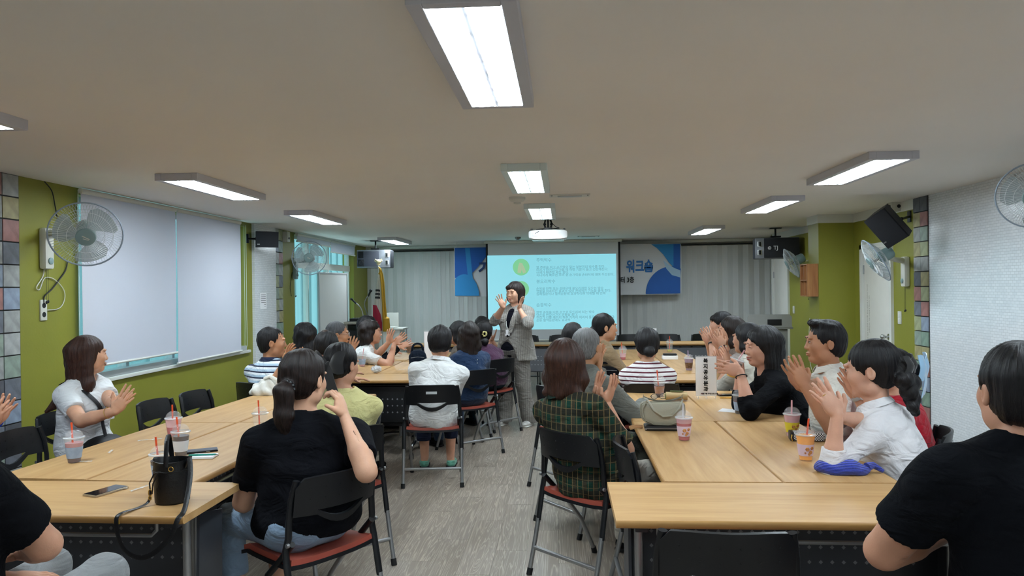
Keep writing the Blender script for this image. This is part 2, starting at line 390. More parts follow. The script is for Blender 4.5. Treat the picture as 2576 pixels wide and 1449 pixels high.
for (yy, s_) in ((YD1b-.14, 'enjoy the simple things and share a warm smile'), (YD1b-.19, 'together we make a good day'),):
    text(s_, .035, ML, d1, frame((XR-.0005, yy, 1.2), (0, 0, 1), (0, -1, 0), (-1, 0, 0)).to_4x4(), ext=.0004)
# ---- window 1
b = MB(); xo = XL-.12; fw = .045
def wframe(b, y0, y1, z0, z1, x=xo, d=.08, mull=()):
    b.b2((x-d/2, y0, z0), (x+d/2, y0+fw, z1)); b.b2((x-d/2, y1-fw, z0), (x+d/2, y1, z1)); b.b2((x-d/2, y0, z0), (x+d/2, y1, z0+fw)); b.b2((x-d/2, y0, z1-fw), (x+d/2, y1, z1))
    for y in mull: b.b2((x-d/2, y-fw/2, z0), (x+d/2, y+fw/2, z1))
wframe(b, YW1a, YW1b, SILL, WTOP, mull=[YW1a+(YW1b-YW1a)*k for k in (.25, .5, .75)])
w1 = struct('window_1', b, M_alu, label='wide aluminium window behind two roller blinds')
for k in range(4):
    q = MB(); a = YW1a+(YW1b-YW1a)*k/4; q.b2((xo-.003, a+.02, SILL+.02), (xo+.003, a+(YW1b-YW1a)/4-.02, WTOP-.02)); q.obj('pane', M_pane, w1, False)
q = MB(); q.b2((XL-.16, YW1a-.02, SILL-.03), (XL+.035, YW1b+.02, SILL), .006); q.obj('window_sill', M_trimw, w1)
q = MB(); q.b2((XL-.13, YW1a, SILL), (XL-.01, YW1b, SILL+.05)); q.obj('sill_rail', M_alu, w1)
# ---- window 2
b = MB(); ym = YW2a+(YW2b-YW2a)*.44; zt = 1.93
wframe(b, YW2a, YW2b, .12, 2.33, mull=[YW2a+(YW2b-YW2a)*.27, YW2a+(YW2b-YW2a)*.6]); b.b2((xo-.05, YW2a, zt-.06), (xo+.05, YW2b, zt+.04))
w2 = struct('window_2', b, M_trimw, label='tall window and glazed door in the far left wall')
ys = [YW2a, YW2a+(YW2b-YW2a)*.27, YW2a+(YW2b-YW2a)*.6, YW2b]
for k in range(3):
    for (z0, z1) in ((.15, zt-.06), (zt+.04, 2.3)):
        q = MB(); q.b2((xo-.003, ys[k]+.02, z0), (xo+.003, ys[k+1]-.02, z1)); q.obj('pane', M_pane, w2, False)
# outside: pale neighbouring facade seen through the glass
M_out = mat('pale_teal_facade', '6E8A8C', .8, noise=.12, nscale=2, stretch=(1, 4, .3))
b = MB(); b.b2((XL-3.2, 2, -3), (XL-3.0, 44, 6))
for i in range(70): b.b2((XL-3.02, 2+i*.6, -3), (XL-2.95, 2.08+i*.6, 6))
b.obj('building', M_out, None, False); tag(COL.objects['building'], 'pale ribbed building facade outside the left windows', 'building')
# ---- roller blinds
def blind(name, y0, y1, z0, label, x=XL+.03, z1=None):
    t = thing(name, label, 'blind', (x, (y0+y1)/2, z0)); z1 = z1 or CEIL-.01
    q = MB(); rows = []
    for i in range(7):
        rows.append([(0.006*math.sin(j*.9+i*.7)*(1-i/6), (y0-y1)/2+(y1-y0)*j/12, (z1-z0)*i/6) for j in range(13)])
    q.sheet(rows, .0015); q.obj('fabric', M_blind, t)
    q = MB(); q.cyl((0, (y0-y1)/2-.01, -.008), (0, (y1-y0)/2+.01, -.008), .011, 10); q.obj('bottom_bar', M_trimw, t)
    q = MB(); q.cyl((-.005, (y0-y1)/2, z1-z0-.02), (-.005, (y1-y0)/2, z1-z0-.02), .022, 12); q.obj('roller', M_trimw, t)
    return t
bm_ = M_blind; nt = bm_.node_tree; tr = nt.nodes.new('ShaderNodeBsdfTranslucent'); tr.inputs[0].default_value = (.66, .69, .8, 1); mxs = nt.nodes.new('ShaderNodeMixShader'); mxs.inputs[0].default_value = .35
nt.links.new(nt.nodes['Principled BSDF'].outputs[0], mxs.inputs[1]); nt.links.new(tr.outputs[0], mxs.inputs[2]); nt.links.new(mxs.outputs[0], nt.nodes['Material Output'].inputs[0])
xb = XL+.06
t1 = blind('roller_blind', PX(206, 700, xb).y, PX(443, 700, xb).y, PX(443, 885, xb).z, 'left white roller blind hanging behind the nearest wall fan', xb)
t2 = blind('roller_blind', PX(446, 700, xb).y, PX(606, 700, xb).y, PX(606, 881, xb).z, 'right white roller blind, longer, beside the mosaic strip', xb)
q = MB(); yy = PX(613, 700, xb).y - t2.location.y; zz = [0, 2.3-t2.location.z]
lp = [(0.01, yy, 1.45)] + [(0.01, yy-.001, .3)] + [(0.01, yy+.02+.03*math.cos(a), .05+.03*math.sin(a)) for a in np.linspace(PI, 2*PI, 8)] + [(.01, yy+.05, .3), (.01, yy+.05, 1.45)]
q.tube(lp, .0022, 5); q.obj('bead_chain', M_trimw, t2)
q = MB(); yy = PX(199, 700, xb).y - t1.location.y; q.tube([(0, yy, 1.35), (0, yy, -.02)], .0025, 5); q.obj('bead_chain', M_trimw, t1)
a = PX(748, 700, xb).y; c = PX(832, 700, xb).y; d = PX(897, 700, xb).y
blind('roller_blind', a, c, 2.24, 'grey roller blind rolled up at the top of the far left window', xb)
blind('roller_blind', c+.02, d-.1, PX(860, 637, xb).z, 'short grey roller blind half lowered beside the far left speaker', xb)
# ---- vertical blinds on the back wall
vb = thing('vertical_blind', 'wide pale grey vertical blind covering the back wall', 'blind', (0, back(0), 0))
SL = (YBR-YBL)/7.7; ang = math.atan(SL)
ztopc = 2.25
n_s = 88; sm = MB(); sm.box((0, 0, 0), (.098, .0025, ztopc-.03)); sme = sm.mesh('slat', M_slat, False)
for i in range(n_s):
    x = -3.72 + i*.0865
    if x > 3.85: break
    o = link('slat', sme, vb, (x, back(x)-back(0)-.02, (ztopc-.03)/2+.03), (0, 0, ang + R(13 if i % 2 else -15) + R(rnd.uniform(-5, 5))))
q = MB(); q.tube([(-3.75, back(-3.75)-back(0)-.02, ztopc+.02), (3.9, back(3.9)-back(0)-.02, ztopc+.02)], .010, 4); q.obj('head_rail', mat('dark_rail', '3A3B3C', .5), vb)
b = MB(); b.box((0, back(0)-.06, CEIL-.03), (7.8, .1, .05), Matrix.Rotation(ang, 3, 'Z')); struct('trim_2', b, M_trimw, label='white curtain box along the back ceiling')

# ---- ceiling lamps
M_em = bpy.data.materials.new('lamp_diffuser'); M_em.use_nodes = True; nt = M_em.node_tree; nt.nodes.clear()
o_ = nt.nodes.new('ShaderNodeOutputMaterial'); e_ = nt.nodes.new('ShaderNodeEmission'); e_.inputs[0].default_value = (.93, .97, 1, 1); e_.inputs[1].default_value = LAMP; nt.links.new(e_.outputs[0], o_.inputs[0])
M_refl = mat('lamp_reflector', 'DCE6EA', .35, metal=.1)
M_lframe = mat('lamp_frame_grey', 'C4C4CC', .5)
M_lteal = mat('lamp_frame_pale', 'D4E2E2', .5)
def fixture(cx, y0, W, Ln, label, mfr, rz=0):
    t = thing('ceiling_lamp', label, 'ceiling lamp', (cx, y0, CEIL-.05), rz, 'fluorescent lamps on the ceiling')
    fwid = .045; h = .05
    hw = W/2
    for (xa, xb_) in ((-hw, -hw+fwid), (hw-fwid, hw)): b = MB(); b.b2((xa, 0, 0), (xb_, Ln, h), .003); b.obj('side_frame', mfr, t, False)
    for (ya, yb_) in ((0, fwid*.8), (Ln-fwid*.8, Ln)): b = MB(); b.b2((-hw+fwid, ya, 0), (hw-fwid, yb_, h), .003); b.obj('end_frame', mfr, t, False)
    b = MB(); b.b2((-.006, fwid*.8, .003), (.006, Ln-fwid*.8, h)); b.obj('divider', mfr, t, False)
    for s in (-1, 1):
        x0 = s*(.006+(hw-fwid-.006)/2); q = MB(); ww = (hw-fwid-.006)/2-.002
        rows = []
        for k in range(9):
            a = -1+2*k/8; rows.append([(x0+a*ww, y, h-.004-.03*a*a) for y in (fwid*.8, Ln-fwid*.8)])
        q.sheet(rows); q.obj('reflector', M_refl, t)
        q = MB(); q.cyl((x0, fwid+.01, .027), (x0, Ln-fwid-.01, .027), .016, 10); q.obj('fluorescent_tube', M_em, t)
        # white louvre blades across the tube
        q = MB()
        n_l = 13
        for k in range(1, n_l):
            yy = fwid+ (Ln-2*fwid)*k/n_l
            for s2 in (-1, 1): q.prism([(0, 0), (ww-.018, 0), (ww-.018, .012), (0, .026)], .002, frame((x0+s2*ww, yy, .004), (-s2, 0, 0), (0, 0, 1), (0, -1, 0)))
        q.obj('louvre', M_refl, t, False)
        # wrap diffuser: clear prismatic sheet glowing with the tube behind it
        q = MB(); q.b2((x0-ww, fwid*.8, .001), (x0+ww, Ln-fwid*.8, .002)); q.obj('diffuser', M_dif, t, False)
    return t
M_dif = bpy.data.materials.new('prismatic_diffuser'); M_dif.use_nodes = True; nt = M_dif.node_tree; nt.nodes.clear()
o_ = nt.nodes.new('ShaderNodeOutputMaterial'); e_ = nt.nodes.new('ShaderNodeEmission'); e_.inputs[0].default_value = (.93, .98, 1, 1); e_.inputs[1].default_value = LAMP*.55
t_ = nt.nodes.new('ShaderNodeBsdfTransparent'); t_.inputs[0].default_value = (.9, .95, .97, 1)
tc_ = nt.nodes.new('ShaderNodeTexCoord'); mp_ = nt.nodes.new('ShaderNodeMapping'); mp_.inputs['Scale'].default_value = (26, 11, 1); nt.links.new(tc_.outputs['Object'], mp_.inputs[0])
ck_ = nt.nodes.new('ShaderNodeTexChecker'); ck_.inputs['Scale'].default_value = 1; nt.links.new(mp_.outputs[0], ck_.inputs[0]); nz_ = nt.nodes.new('ShaderNodeTexNoise'); nz_.inputs['Scale'].default_value = 1.3; nt.links.new(mp_.outputs[0], nz_.inputs['Vector'])
mr_ = nt.nodes.new('ShaderNodeMapRange'); mr_.inputs[1].default_value = .50; mr_.inputs[2].default_value = .56; nt.links.new(nz_.outputs['Fac'], mr_.inputs[0]); ml_ = nt.nodes.new('ShaderNodeMath'); ml_.operation = 'MULTIPLY'; nt.links.new(mr_.outputs[0], ml_.inputs[0]); nt.links.new(ck_.outputs['Fac'], ml_.inputs[1])
m3_ = nt.nodes.new('ShaderNodeMapRange'); m3_.inputs[3].default_value = LAMP*.62; m3_.inputs[4].default_value = 1.2; nt.links.new(ml_.outputs[0], m3_.inputs[0]); nt.links.new(m3_.outputs[0], e_.inputs[1]); e_.inputs[0].default_value = (.80, .92, 1, 1)
x_ = nt.nodes.new('ShaderNodeMixShader'); x_.inputs[0].default_value = .6; nt.links.new(t_.outputs[0], x_.inputs[1]); nt.links.new(e_.outputs[0], x_.inputs[2]); nt.links.new(x_.outputs[0], o_.inputs[0])
LZ = CEIL-.05
def fix_px(xl, xr, yn, xl2, xr2, yf, label, mfr=None):
    a = PZ(xl, yn, LZ); b_ = PZ(xr, yn, LZ); c_ = PZ(xl2, yf, LZ); d_ = PZ(xr2, yf, LZ)
    y0 = (a.y+b_.y)/2; y1 = (c_.y+d_.y)/2; W = ((b_.x-a.x)+(d_.x-c_.x))/2; cx = (a.x+b_.x+c_.x+d_.x)/4
    print('fixture', label, round(cx, 2), round(y0, 2), round(y1-y0, 2), round(W, 3))
    return cx, y0
row = [fix_px(1018, 1290, 6, 1165, 1337, 275, 'c1'), fix_px(1257, 1372, 431, 1290, 1385, 486, 'c2'), fix_px(1316, 1398, 524, 1332, 1398, 553, 'c3'),
       fix_px(402, 512, 455, 537, 687, 502, 'l2'), fix_px(715, 800, 541, 800, 880, 566, 'l3'), fix_px(945, 1000, 605, 985, 1030, 615, 'l4'),
       fix_px(2020, 2140, 466, 2170, 2290, 400, 'r2'), fix_px(1865, 1940, 537, 1950, 2017, 505, 'r3')]
CX, LX, RX = -.245, -2.68, 2.06
for (cx, y0, lab, mf) in (
    (CX-.02, 1.98, 'nearest ceiling lamp, large overhead at the top centre', M_lframe), (CX, 4.86, 'middle lamp of the centre row, in front of the smoke detector', M_lteal), (CX+.03, 7.2, 'centre row ceiling lamp just in front of the projector', M_lteal),
    (LX+.03, 4.93, 'left row ceiling lamp nearest the window blinds', M_lframe), (LX, 7.38, 'left row ceiling lamp above the far wall fan', M_lframe), (LX-.05, 11.4, 'left row ceiling lamp farthest back by the silver speaker', M_lframe), (LX+.02, 2.15, 'left row ceiling lamp cut off at the left picture edge', M_lframe),
    (RX, 4.73, 'right row ceiling lamp, nearest whole one', M_lframe), (RX+.02, 6.95, 'right row ceiling lamp, middle one', M_lframe), (RX, 10.2, 'right row ceiling lamp farthest back by the blue banner', M_lframe), (RX+.02, 1.75, 'right row ceiling lamp cut off at the right picture edge', M_lframe),
    (CX, -1.3, 'unseen centre row ceiling lamp added behind the camera to light front surfaces', M_lframe), (LX, -1.2, 'unseen left row ceiling lamp added behind the camera to light front surfaces', M_lframe), (RX, -1.5, 'unseen right row ceiling lamp added behind the camera to light front surfaces', M_lframe)):  # last row: unseen lamps, added to brighten surfaces facing the camera
    fixture(cx, y0, .305, 1.18, lab, mf)
# smoke detector, sensors, vents
def smoke(px, py, r, label, m_):
    p = PZ(px, py, CEIL-.03); t = thing('smoke_detector', label, 'detector', (p.x, p.y, CEIL))
    q = MB(); q.lathe([(r, 0), (r, -.02), (r*.8, -.035), (r*.45, -.045)], n=20); q.obj('housing', m_, t)
    q = MB(); q.lathe([(r*.44, -.044), (r*.42, -.058), (r*.2, -.062)], n=16); q.obj('sensor_cap', M_trimw, t)
smoke(1301, 505, .075, 'round white smoke detector behind the middle lamp', M_trimw)
smoke(1303, 601, .05, 'small grey ceiling sensor left of the projector', M_steel)
def vent(px, py, w_, label):
    p = PZ(px, py, CEIL); t = thing('ceiling_vent', label, 'vent', (p.x, p.y, CEIL))
    q = MB(); q.b2((-w_/2, -.09, -.008), (w_/2, .09, 0), .003); q.obj('cover_plate', M_trimw, t)
    q = MB(); q.b2((-w_*.3, -.04, -.016), (w_*.3, .04, -.008), .004); q.obj('flap', M_alu, t)
    q = MB(); q.ball((w_*.44, -.07, -.01), .008, 6); q.ball((-w_*.44, -.07, -.01), .008, 6); q.obj('screw', M_steel, t)
vent(1433, 491, .36, 'white ceiling vent right of the smoke detector'); vent(1480, 594, .36, 'white ceiling vent right of the projector')
# ================================================================ TABLES
TZ = .72
def table(label, x0, x1, y0, y1, rz=0.0, along='x', side=-1, panel=None, group=None, near=True):
    """side: which long side (local -y or +y) carries the modesty panel"""
    cx, cy = (x0+x1)/2, (y0+y1)/2; Ln, W = (x1-x0, y1-y0) if along == 'x' else (y1-y0, x1-x0)
    t = thing('seminar_table', label, 'table', (cx, cy, 0), rz + (0 if along == 'x' else PI/2), group)
    th = .028; hl, hw = Ln/2-.001, W/2-.001
    prof = [(-hw, TZ-.004), (-hw+.005, TZ), (hw-.005, TZ), (hw, TZ-.004), (hw, TZ-th+.006), (hw-.006, TZ-th), (-hw+.006, TZ-th), (-hw, TZ-th+.006)]
    q = MB(); q.prism(prof, 2*hl, frame((-hl, 0, 0), (0, 1, 0), (0, 0, 1), (1, 0, 0))); q.obj('tabletop', M_wood, t)
    for s in (-1, 1):
        q = MB(); q.tube([(-hl+.0005, s*(hw-.001), TZ-th/2), (hl-.0005, s*(hw-.001), TZ-th/2)], .0132, 10, flat=.4, up=(0, 0, 1)); q.obj('edge_band', M_edge, t)
    pm_ = panel or M_grey
    py = side*(hw-.07)
    q = MB(); q.box((0, py, .49), (Ln-.16, .006, .34), None); q.box((0, py+side*-.006, .658), (Ln-.16, .018, .012)); q.box((0, py-side*.006, .322), (Ln-.16, .018, .012)); q.obj('modesty_panel', pm_, t, False)
    q = MB(); nn = int((Ln-.3)/.045)
    for r in range(3):
        for i in range(nn):
            xx = -(nn-1)/2*.045+i*.045; zz = .42+.06*r
            for sgn in (-1, 1): q.box((xx, py+sgn*.0035, zz), (.012, .0006, .012), Matrix.Rotation(PI/4, 3, 'Y'))
    o = q.obj('perforations', M_holelight if pm_ is M_greyp else M_holelight2, t, False); o['kind'] = 'stuff'  # pale squares on the panel paint the light seen through its holes
    q = MB(); q.box((0, 0, TZ-th-.022), (Ln-.2, .05, .03)); q.obj('under_beam', M_grey, t, False)
    zz = TZ-th-.075; yb = -side*(hw-.10)
    q = MB(); q.tube([(-Ln/2+.16, yb-side*-.0, TZ-th-.01), (-Ln/2+.16, yb, zz+.02), (-Ln/2+.18, yb, zz), (Ln/2-.18, yb, zz), (Ln/2-.16, yb, zz+.02), (Ln/2-.16, yb, TZ-th-.01)], .008, 7); q.obj('shelf_rail', M_steel, t)
    for s in (-1, 1):
        xx = s*(Ln/2-.1)
        q = MB(); q.tube([(xx, .035, TZ-th-.03), (xx, .035, .1)], .021, 12, flat=.8); q.obj('leg', M_steel, t)
        q = MB(); q.tube([(xx-s*.0, -.035, TZ-th-.03), (xx, -.035, .1)], .016, 12); q.obj('leg', M_steel, t)
        q = MB(); q.prism([(side*-.02, .2), (side*(hw-.06), .2), (side*(hw-.05), .62), (side*.0, .66)], .012, frame((xx+s*.03-.006, 0, 0), (0, 1, 0), (0, 0, 1), (1, 0, 0))); q.obj('side_plate', M_grey, t, False)
        q = MB(); q.box((xx, 0, TZ-th-.03), (.05, W*.62, .035), None, .008); q.obj('top_bracket', M_grey, t)
        q = MB(); q.tube([(xx, -hw+.02, .085), (xx, -hw+.06, .115), (xx, -.03, .13), (xx, .03, .13), (xx, hw-.06, .115), (xx, hw-.02, .085)], .019, 10, flat=.7); q.obj('foot', M_chrome, t)
        for e in (-1, 1):
            q = MB(); yy = e*(hw-.02); q.cyl((xx-.018, yy, .027), (xx-.006, yy, .027), .027, 14); q.cyl((xx+.006, yy, .027), (xx+.018, yy, .027), .027, 14); q.box((xx, yy, .05), (.034, .035, .03), None, .008); q.cyl((xx, yy, .05), (xx, yy, .09), .009, 8)
            q.obj('caster', M_black, t)
    return t
M_holelight = mat('painted_hole_light', 'B9BEC2', .7); M_holelight2 = mat('painted_hole_light_dim', '7A7C80', .7)
table('foreground right crosswise table with an empty black chair before it', .177, 1.56, 2.61, 3.132, side=1)
table('right group, inner lengthwise table carrying the beige handbag', .415, .905, 3.14, 4.542, along='y', side=-1)
table('right group, inner lengthwise table beside the grey-haired man', .42, .92, 4.548, 5.80, along='y', side=-1)
table('right group, outer lengthwise table under the orange drink', .915, 1.385, 3.14, 4.535, rz=-.006, along='y', side=1)
table('right group, outer lengthwise table under the white name sign', .925, 1.40, 4.548, 5.85, rz=-.006, along='y', side=1)
table('foreground left crosswise table carrying the black bucket bag', -2.74, -1.386, 2.61, 3.095, rz=-.006, side=1)
table('left group, inner lengthwise table beside the ponytail woman', -2.065, -1.565, 3.10, 4.49, rz=-.045, along='y', side=1)
table('left group, inner lengthwise table under the white cloth bag', -2.0, -1.50, 4.50, 5.74, rz=-.045, along='y', side=1)
table('left group, wall side table in front of the woman in white', -2.53, -2.075, 3.13, 4.49, rz=-.045, along='y', side=-1)
table('left group, wall side table with two empty chairs behind', -2.465, -2.01, 4.50, 5.70, rz=-.045, along='y', side=-1)
table('far left group, crosswise table with black front panel', -2.6, -1.28, 6.58, 7.08, side=-1, panel=M_matte)
table('far left group, inner lengthwise table behind the white blouse', -1.82, -1.32, 7.09, 8.30, along='y', side=1)
table('far left group, inner lengthwise table farthest back', -1.80, -1.32, 8.31, 9.5, along='y', side=1)
table('far left group, wall side lengthwise table, nearer one', -2.29, -1.83, 7.09, 8.30, along='y', side=-1)
table('far left group, wall side lengthwise table, farther one', -2.27, -1.81, 8.31, 9.5, along='y', side=-1)
table('far right group, crosswise table behind the striped top', .43, 1.78, 6.52, 7.02, side=-1, panel=M_matte)
table('far right group, left lengthwise table, nearer one', .58, 1.06, 7.03, 8.38, along='y', side=1)
table('far right group, left lengthwise table, farther one', .60, 1.06, 8.39, 9.72, along='y', side=1)
table('far right group, right lengthwise table, nearer one', 1.07, 1.50, 7.03, 8.38, along='y', side=-1)
table('far right group, right lengthwise table, farther one', 1.07, 1.47, 8.39, 9.70, along='y', side=-1)
for i, lab in enumerate(('back row table at the far left behind the curly heads', 'back row table behind the presenter', 'back row table right of the presenter, below the screen', 'back row table at the far right below the blue banner')):
    table(lab, -2.35+1.22*i, -1.135+1.22*i, 10.68, 11.18, side=-1, panel=M_greyp)

# ================================================================ CHAIRS
def make_chair(label):
    t = thing('folding_chair', label, 'chair')
    q = MB(); rows = []
    for i in range(9):
        v = -1+2*i/8; rows.append([(.205*u*(1-.05*(v+1)), -.17+.38*(v+1)/2, .448 - .012*(1-abs(v)**3)*(1-u*u*.4) + .012*abs(u)**3 - (.02 if v > .9 else 0)) for u in np.linspace(-1, 1, 9)])
    q.sheet(rows, .022); q.obj('seat', M_red, t)
    q = MB(); q.sheet([[(x*1.05, y*1.03, z-.022) for (x, y, z) in r] for r in rows], .016); q.obj('seat_shell', M_black, t)
    # backrest: curved panel with a grip slot
    def bp(u, z):  # u -1..1
        return (.2*u*(1-.0*(z-.5)) , -.215 + .055*u*u*1.0 - (z-.56)*.16, z)
    q = MB(); cols = np.linspace(-1, 1, 15)
    def strip(f0, f1, n=4): q.sheet([[bp(u, f0(u)+(f1(u)-f0(u))*k/n) for u in reversed(cols)] for k in range(n+1)], .014)
    top = lambda u: .795-.012*abs(u)**4 - (.03 if abs(u) > .99 else 0)
    sl_hi = lambda u: .655+0*u
    strip(sl_hi, top)
    sl = lambda u: max(0, 1-(u/.55)**2)
    strip(lambda u: .615-.03*sl(u)+.02*(1-sl(u)), lambda u: .632-.018*sl(u)+.023*(1-sl(u)), 2)
    q.obj('backrest', M_black, t)
    q = MB()
    for r in range(2):
        for k in range(6):
            u = -.75+.3*k; p = bp(u, .70+.045*r); q.box((p[0], p[1]-.0165, p[2]), (.005, .002, .005), Matrix.Rotation(PI/4, 3, 'Y'))
            q.box((p[0], p[1]+.0025, p[2]), (.005, .002, .005), Matrix.Rotation(PI/4, 3, 'Y'))
    o = q.obj('back_perforations', M_matte, t, False); o['kind'] = 'stuff'
    for s in (-1, 1):
        q = MB(); q.tube([(s*.195, -.195, .78), (s*.208, -.175, .70), (s*.212, -.165, .62), (s*.215, -.165, .55), (s*.222, -.155, .50), (s*.225, -.165, .45), (s*.225, -.18, .38), (s*.226, -.20, .28)], .0155, 10, flat=.75); q.obj('back_frame', M_black, t)
        q = MB(); q.tube([(s*.226, -.20, .29), (s*.227, -.225, .18), (s*.228, -.27, .015)], .0125, 10); q.obj('leg', M_steel, t)
        q = MB(); q.tube([(s*.205, -.175, .525), (s*.205, -.09, .44), (s*.205, .0, .36)], .014, 10); q.obj('pivot_arm', M_black, t)
        q = MB(); q.tube([(s*.205, -.01, .37), (s*.206, .12, .22), (s*.207, .23, .015)], .0125, 10); q.obj('leg', M_steel, t)
        for y in (-.272, .232):
            q = MB(); q.cyl((s*(.228 if y < 0 else .207), y, 0), (s*(.228 if y < 0 else .207), y+(.01 if y < 0 else -.01), .035), .016, 10); q.obj('rubber_foot', M_matte, t)
        q = MB(); q.cyl((s*.221, -.175, .525), (s*.232, -.175, .525), .009, 10); q.obj('bolt', M_steel, t)
    q = MB(); q.cyl((-.227, -.235, .14), (.227, -.235, .14), .0115, 10); q.obj('crossbar', M_steel, t)
    return t
proto = make_chair('empty black chair in the foreground at the right table, facing it')
n_ch = [0]
def chair(x, y, head, label, sticker=False):
    """head: heading in degrees clockwise from +Y"""
    if n_ch[0] == 0: c = proto
    else: c = dup(proto)
    n_ch[0] += 1
    c.location = (x, y, 0); c.rotation_euler = (0, 0, -R(head)); c['label'] = label; c['group'] = 'black chairs with red seats'
    if sticker:
        q = MB(); q.box((-.0, -.268, .735), (.085, .002, .02), Matrix.Rotation(R(-9), 3, 'X')); s_ = q.obj('inventory_sticker', M_sticker, c, False)
    return c
M_sticker = mat('silver_sticker', 'A9ACAD', .4)
chair(.505, 2.62-.10, 2, 'empty black chair in the foreground at the right table, facing it')
chair(-2.78, 3.86, 84, 'black chair of the woman in white by the green wall')
chair(-2.62, 4.92, 92, 'empty black chair by the green wall, the nearer of two')
chair(-2.56, 5.36, 92, 'empty black chair by the green wall, the farther of two')
chair(.5, 3.62, 88, 'empty black chair tucked under the inner right table by the plaid shirt')
for k, x in enumerate((-1.75, -.6, .0, 1.05, 1.6, 2.2)):
    chair(x, 11.45, 180, 'black chair behind the back row tables, %s' % ('at the far left', 'left of the presenter', 'right of the presenter', 'below the banner, left one of three', 'below the banner, middle one of three', 'below the banner, right one of three')[k])
# ================================================================ THINGS ON THE TABLES
M_straw = mat('orange_straw', 'E4552B', .35); M_strawp = mat('pink_straw', 'E0A7AD', .35); M_straww = mat('clear_straw', 'C7C4C6', .3)
def drink(n, c): return mat('drink_'+n, c, .15, noise=.08, nscale=20)
D = dict(pink=drink('pink_milk', 'D98A94'), rose=drink('deep_rose', 'B53A45'), maroon=drink('maroon', '4A2228'), coffee=drink('coffee', '3B1D14'), orange=drink('orange', 'FFA81A'), purple=drink('taro', 'A08AA8'),
         latte=drink('latte', '6E4A38'), yellow=drink('lemon', 'C9BE58'), grape=drink('grape', '4A2A3C'), dark=drink('black_tea', '2A1E20'), mango=drink('mango', 'E8B030'), foam=drink('pale_pink', 'E6B4BC'), pale=drink('pale_rose', 'C98F97'))
L_ = dict(blue=mat('label_sky_blue', 'A9BBD2', .6, col2='8FA6C4', nscale=30), flower=mat('label_pink_paper', 'D9C3D2', .6), yellow=mat('label_yellow', 'D9C533', .6), brown=mat('label_brown', '8A6A4C', .6, col2='5A4034', nscale=60),
          grey=mat('label_grey', 'A29AA2', .6, col2='B07A50', nscale=20), white=mat('label_white', 'D5D6D9', .6))
M_petal = mat('printed_petals', 'D9A050', .6, col2='9C4A2C', nscale=60); M_pcol = mat('printed_leaves', '7A9A80', .6, col2='4A4A3A', nscale=50)
def cup(px, py, label, layers, lab=None, straw=M_straw, h=.118, z=TZ, petals=False, tilt=None, loc=None, lean=(.02, .0)):
    p = Vector(loc) if loc else PZ(px, py, z)
    t = thing('drink_cup', label, 'cup', p, 0, 'takeaway dome-lid drink cups', rot=tilt)
    rr = lambda zz: .028+.0155*zz/h
    q = MB(); q.lathe([(.026, 0), (.028, .003)] + [(rr(zz), zz) for zz in (h*.3, h*.6, h*.95)] + [(rr(h)+.002, h)], n=24, caps=False); q.obj('cup_wall', M_glass, t)
    z0 = .003
    for k, (nm, f) in enumerate(layers):
        z1 = h*f; q = MB(); q.lathe([(rr(z0)-.0015, z0), (rr((z0+z1)/2)-.0015, (z0+z1)/2), (rr(z1)-.0015, z1)], n=24); q.obj('drink', D[nm], t); z0 = z1+.0002
    q = MB(); q.lathe([(rr(h)+.001, h-.002), (rr(h)+.0042, h), (rr(h)+.0042, h+.005), (.041, h+.007)], n=24, caps=False); q.obj('lid_rim', M_rim, t)
    q = MB(); q.lathe([(.041, h+.006)] + [(.041*math.cos(a)+.000, h+.006+.036*math.sin(a)) for a in np.linspace(.1, 1.3, 7)], n=24, caps=False); q.obj('dome_lid', M_glass, t)
    q = MB(); a = Vector((-.004, 0, h*.3)); e = Vector((lean[0], lean[1], h+.036+.04)); q.cyl(a, e, .0045, 8); q.obj('straw', straw, t)
    if lab:
        q = MB(); za, zb = h*.2, h*.66; q.lathe([(rr(za)+.0006, za), (rr(zb)+.0008, zb)], n=28, caps=False); q.obj('paper_label', L_[lab], t)
        if petals:
            q = MB()
            for (an, zz, r_) in ((-95, .48, .010), (-70, .36, .009), (-60, .52, .008), (-80, .28, .007), (-110, .33, .005)):
                for k in range(6):
                    a1 = R(an)+.16*math.cos(k*PI/3)*r_/.01; z1 = h*zz+r_*.6*math.sin(k*PI/3); rad = rr(z1)+.0012
                    q.ball((rad*math.cos(a1), rad*math.sin(a1), z1), r_*.42, 4, (1, 1, 1))
            q.obj('printed_flowers', M_petal, t)
    return t
M_rim = mat('clear_lid_rim', 'E6ECEE', .1, alpha=.55)
cup(187, 1163, 'near left cup with blue label and dark maroon base', [('maroon', .2), ('pale', .82)], 'blue', lean=(-.012, 0))
cup(437, 1106, 'pink drink cup behind the bucket bag, tallest pink foam', [('rose', .62), ('foam', .98)], None, lean=(-.006, .0))
cup(455, 1146, 'iced coffee cup just behind the bag handle', [('coffee', .85)], 'white', lean=(-.02, 0))
cup(404, 1212, 'coffee cup mostly hidden by the black bucket bag', [('coffee', .8)], 'blue', lean=(-.02, .0))
cup(655, 1092, 'empty clear cup behind the ponytail woman', [('pale', .1)], None, lean=(-.01, 0))
cup(911, 922, 'clear cup with pink straw by the hand at the far left table', [('pale', .3)], 'blue', M_strawp)
cup(985, 912, 'pink berry cup in the middle of the far left table', [('rose', .62)], None, M_strawp)
cup(1030, 888, 'brown latte cup near the back of the far left table', [('latte', .9)], 'brown', M_strawp)
cup(1567, 905, 'pink drink cup beside the woman in brown', [('rose', .25), ('foam', .6)], None, lean=(-.014, 0))
cup(1685, 885, 'clear cup with a little yellow drink on the far right table', [('yellow', .25)], None, lean=(0, 0))
cup(1733, 932, 'purple milk drink cup behind the name sign', [('purple', .95)], 'brown', mat('lilac_straw', 'B9A0C4', .4), lean=(-.008, 0))
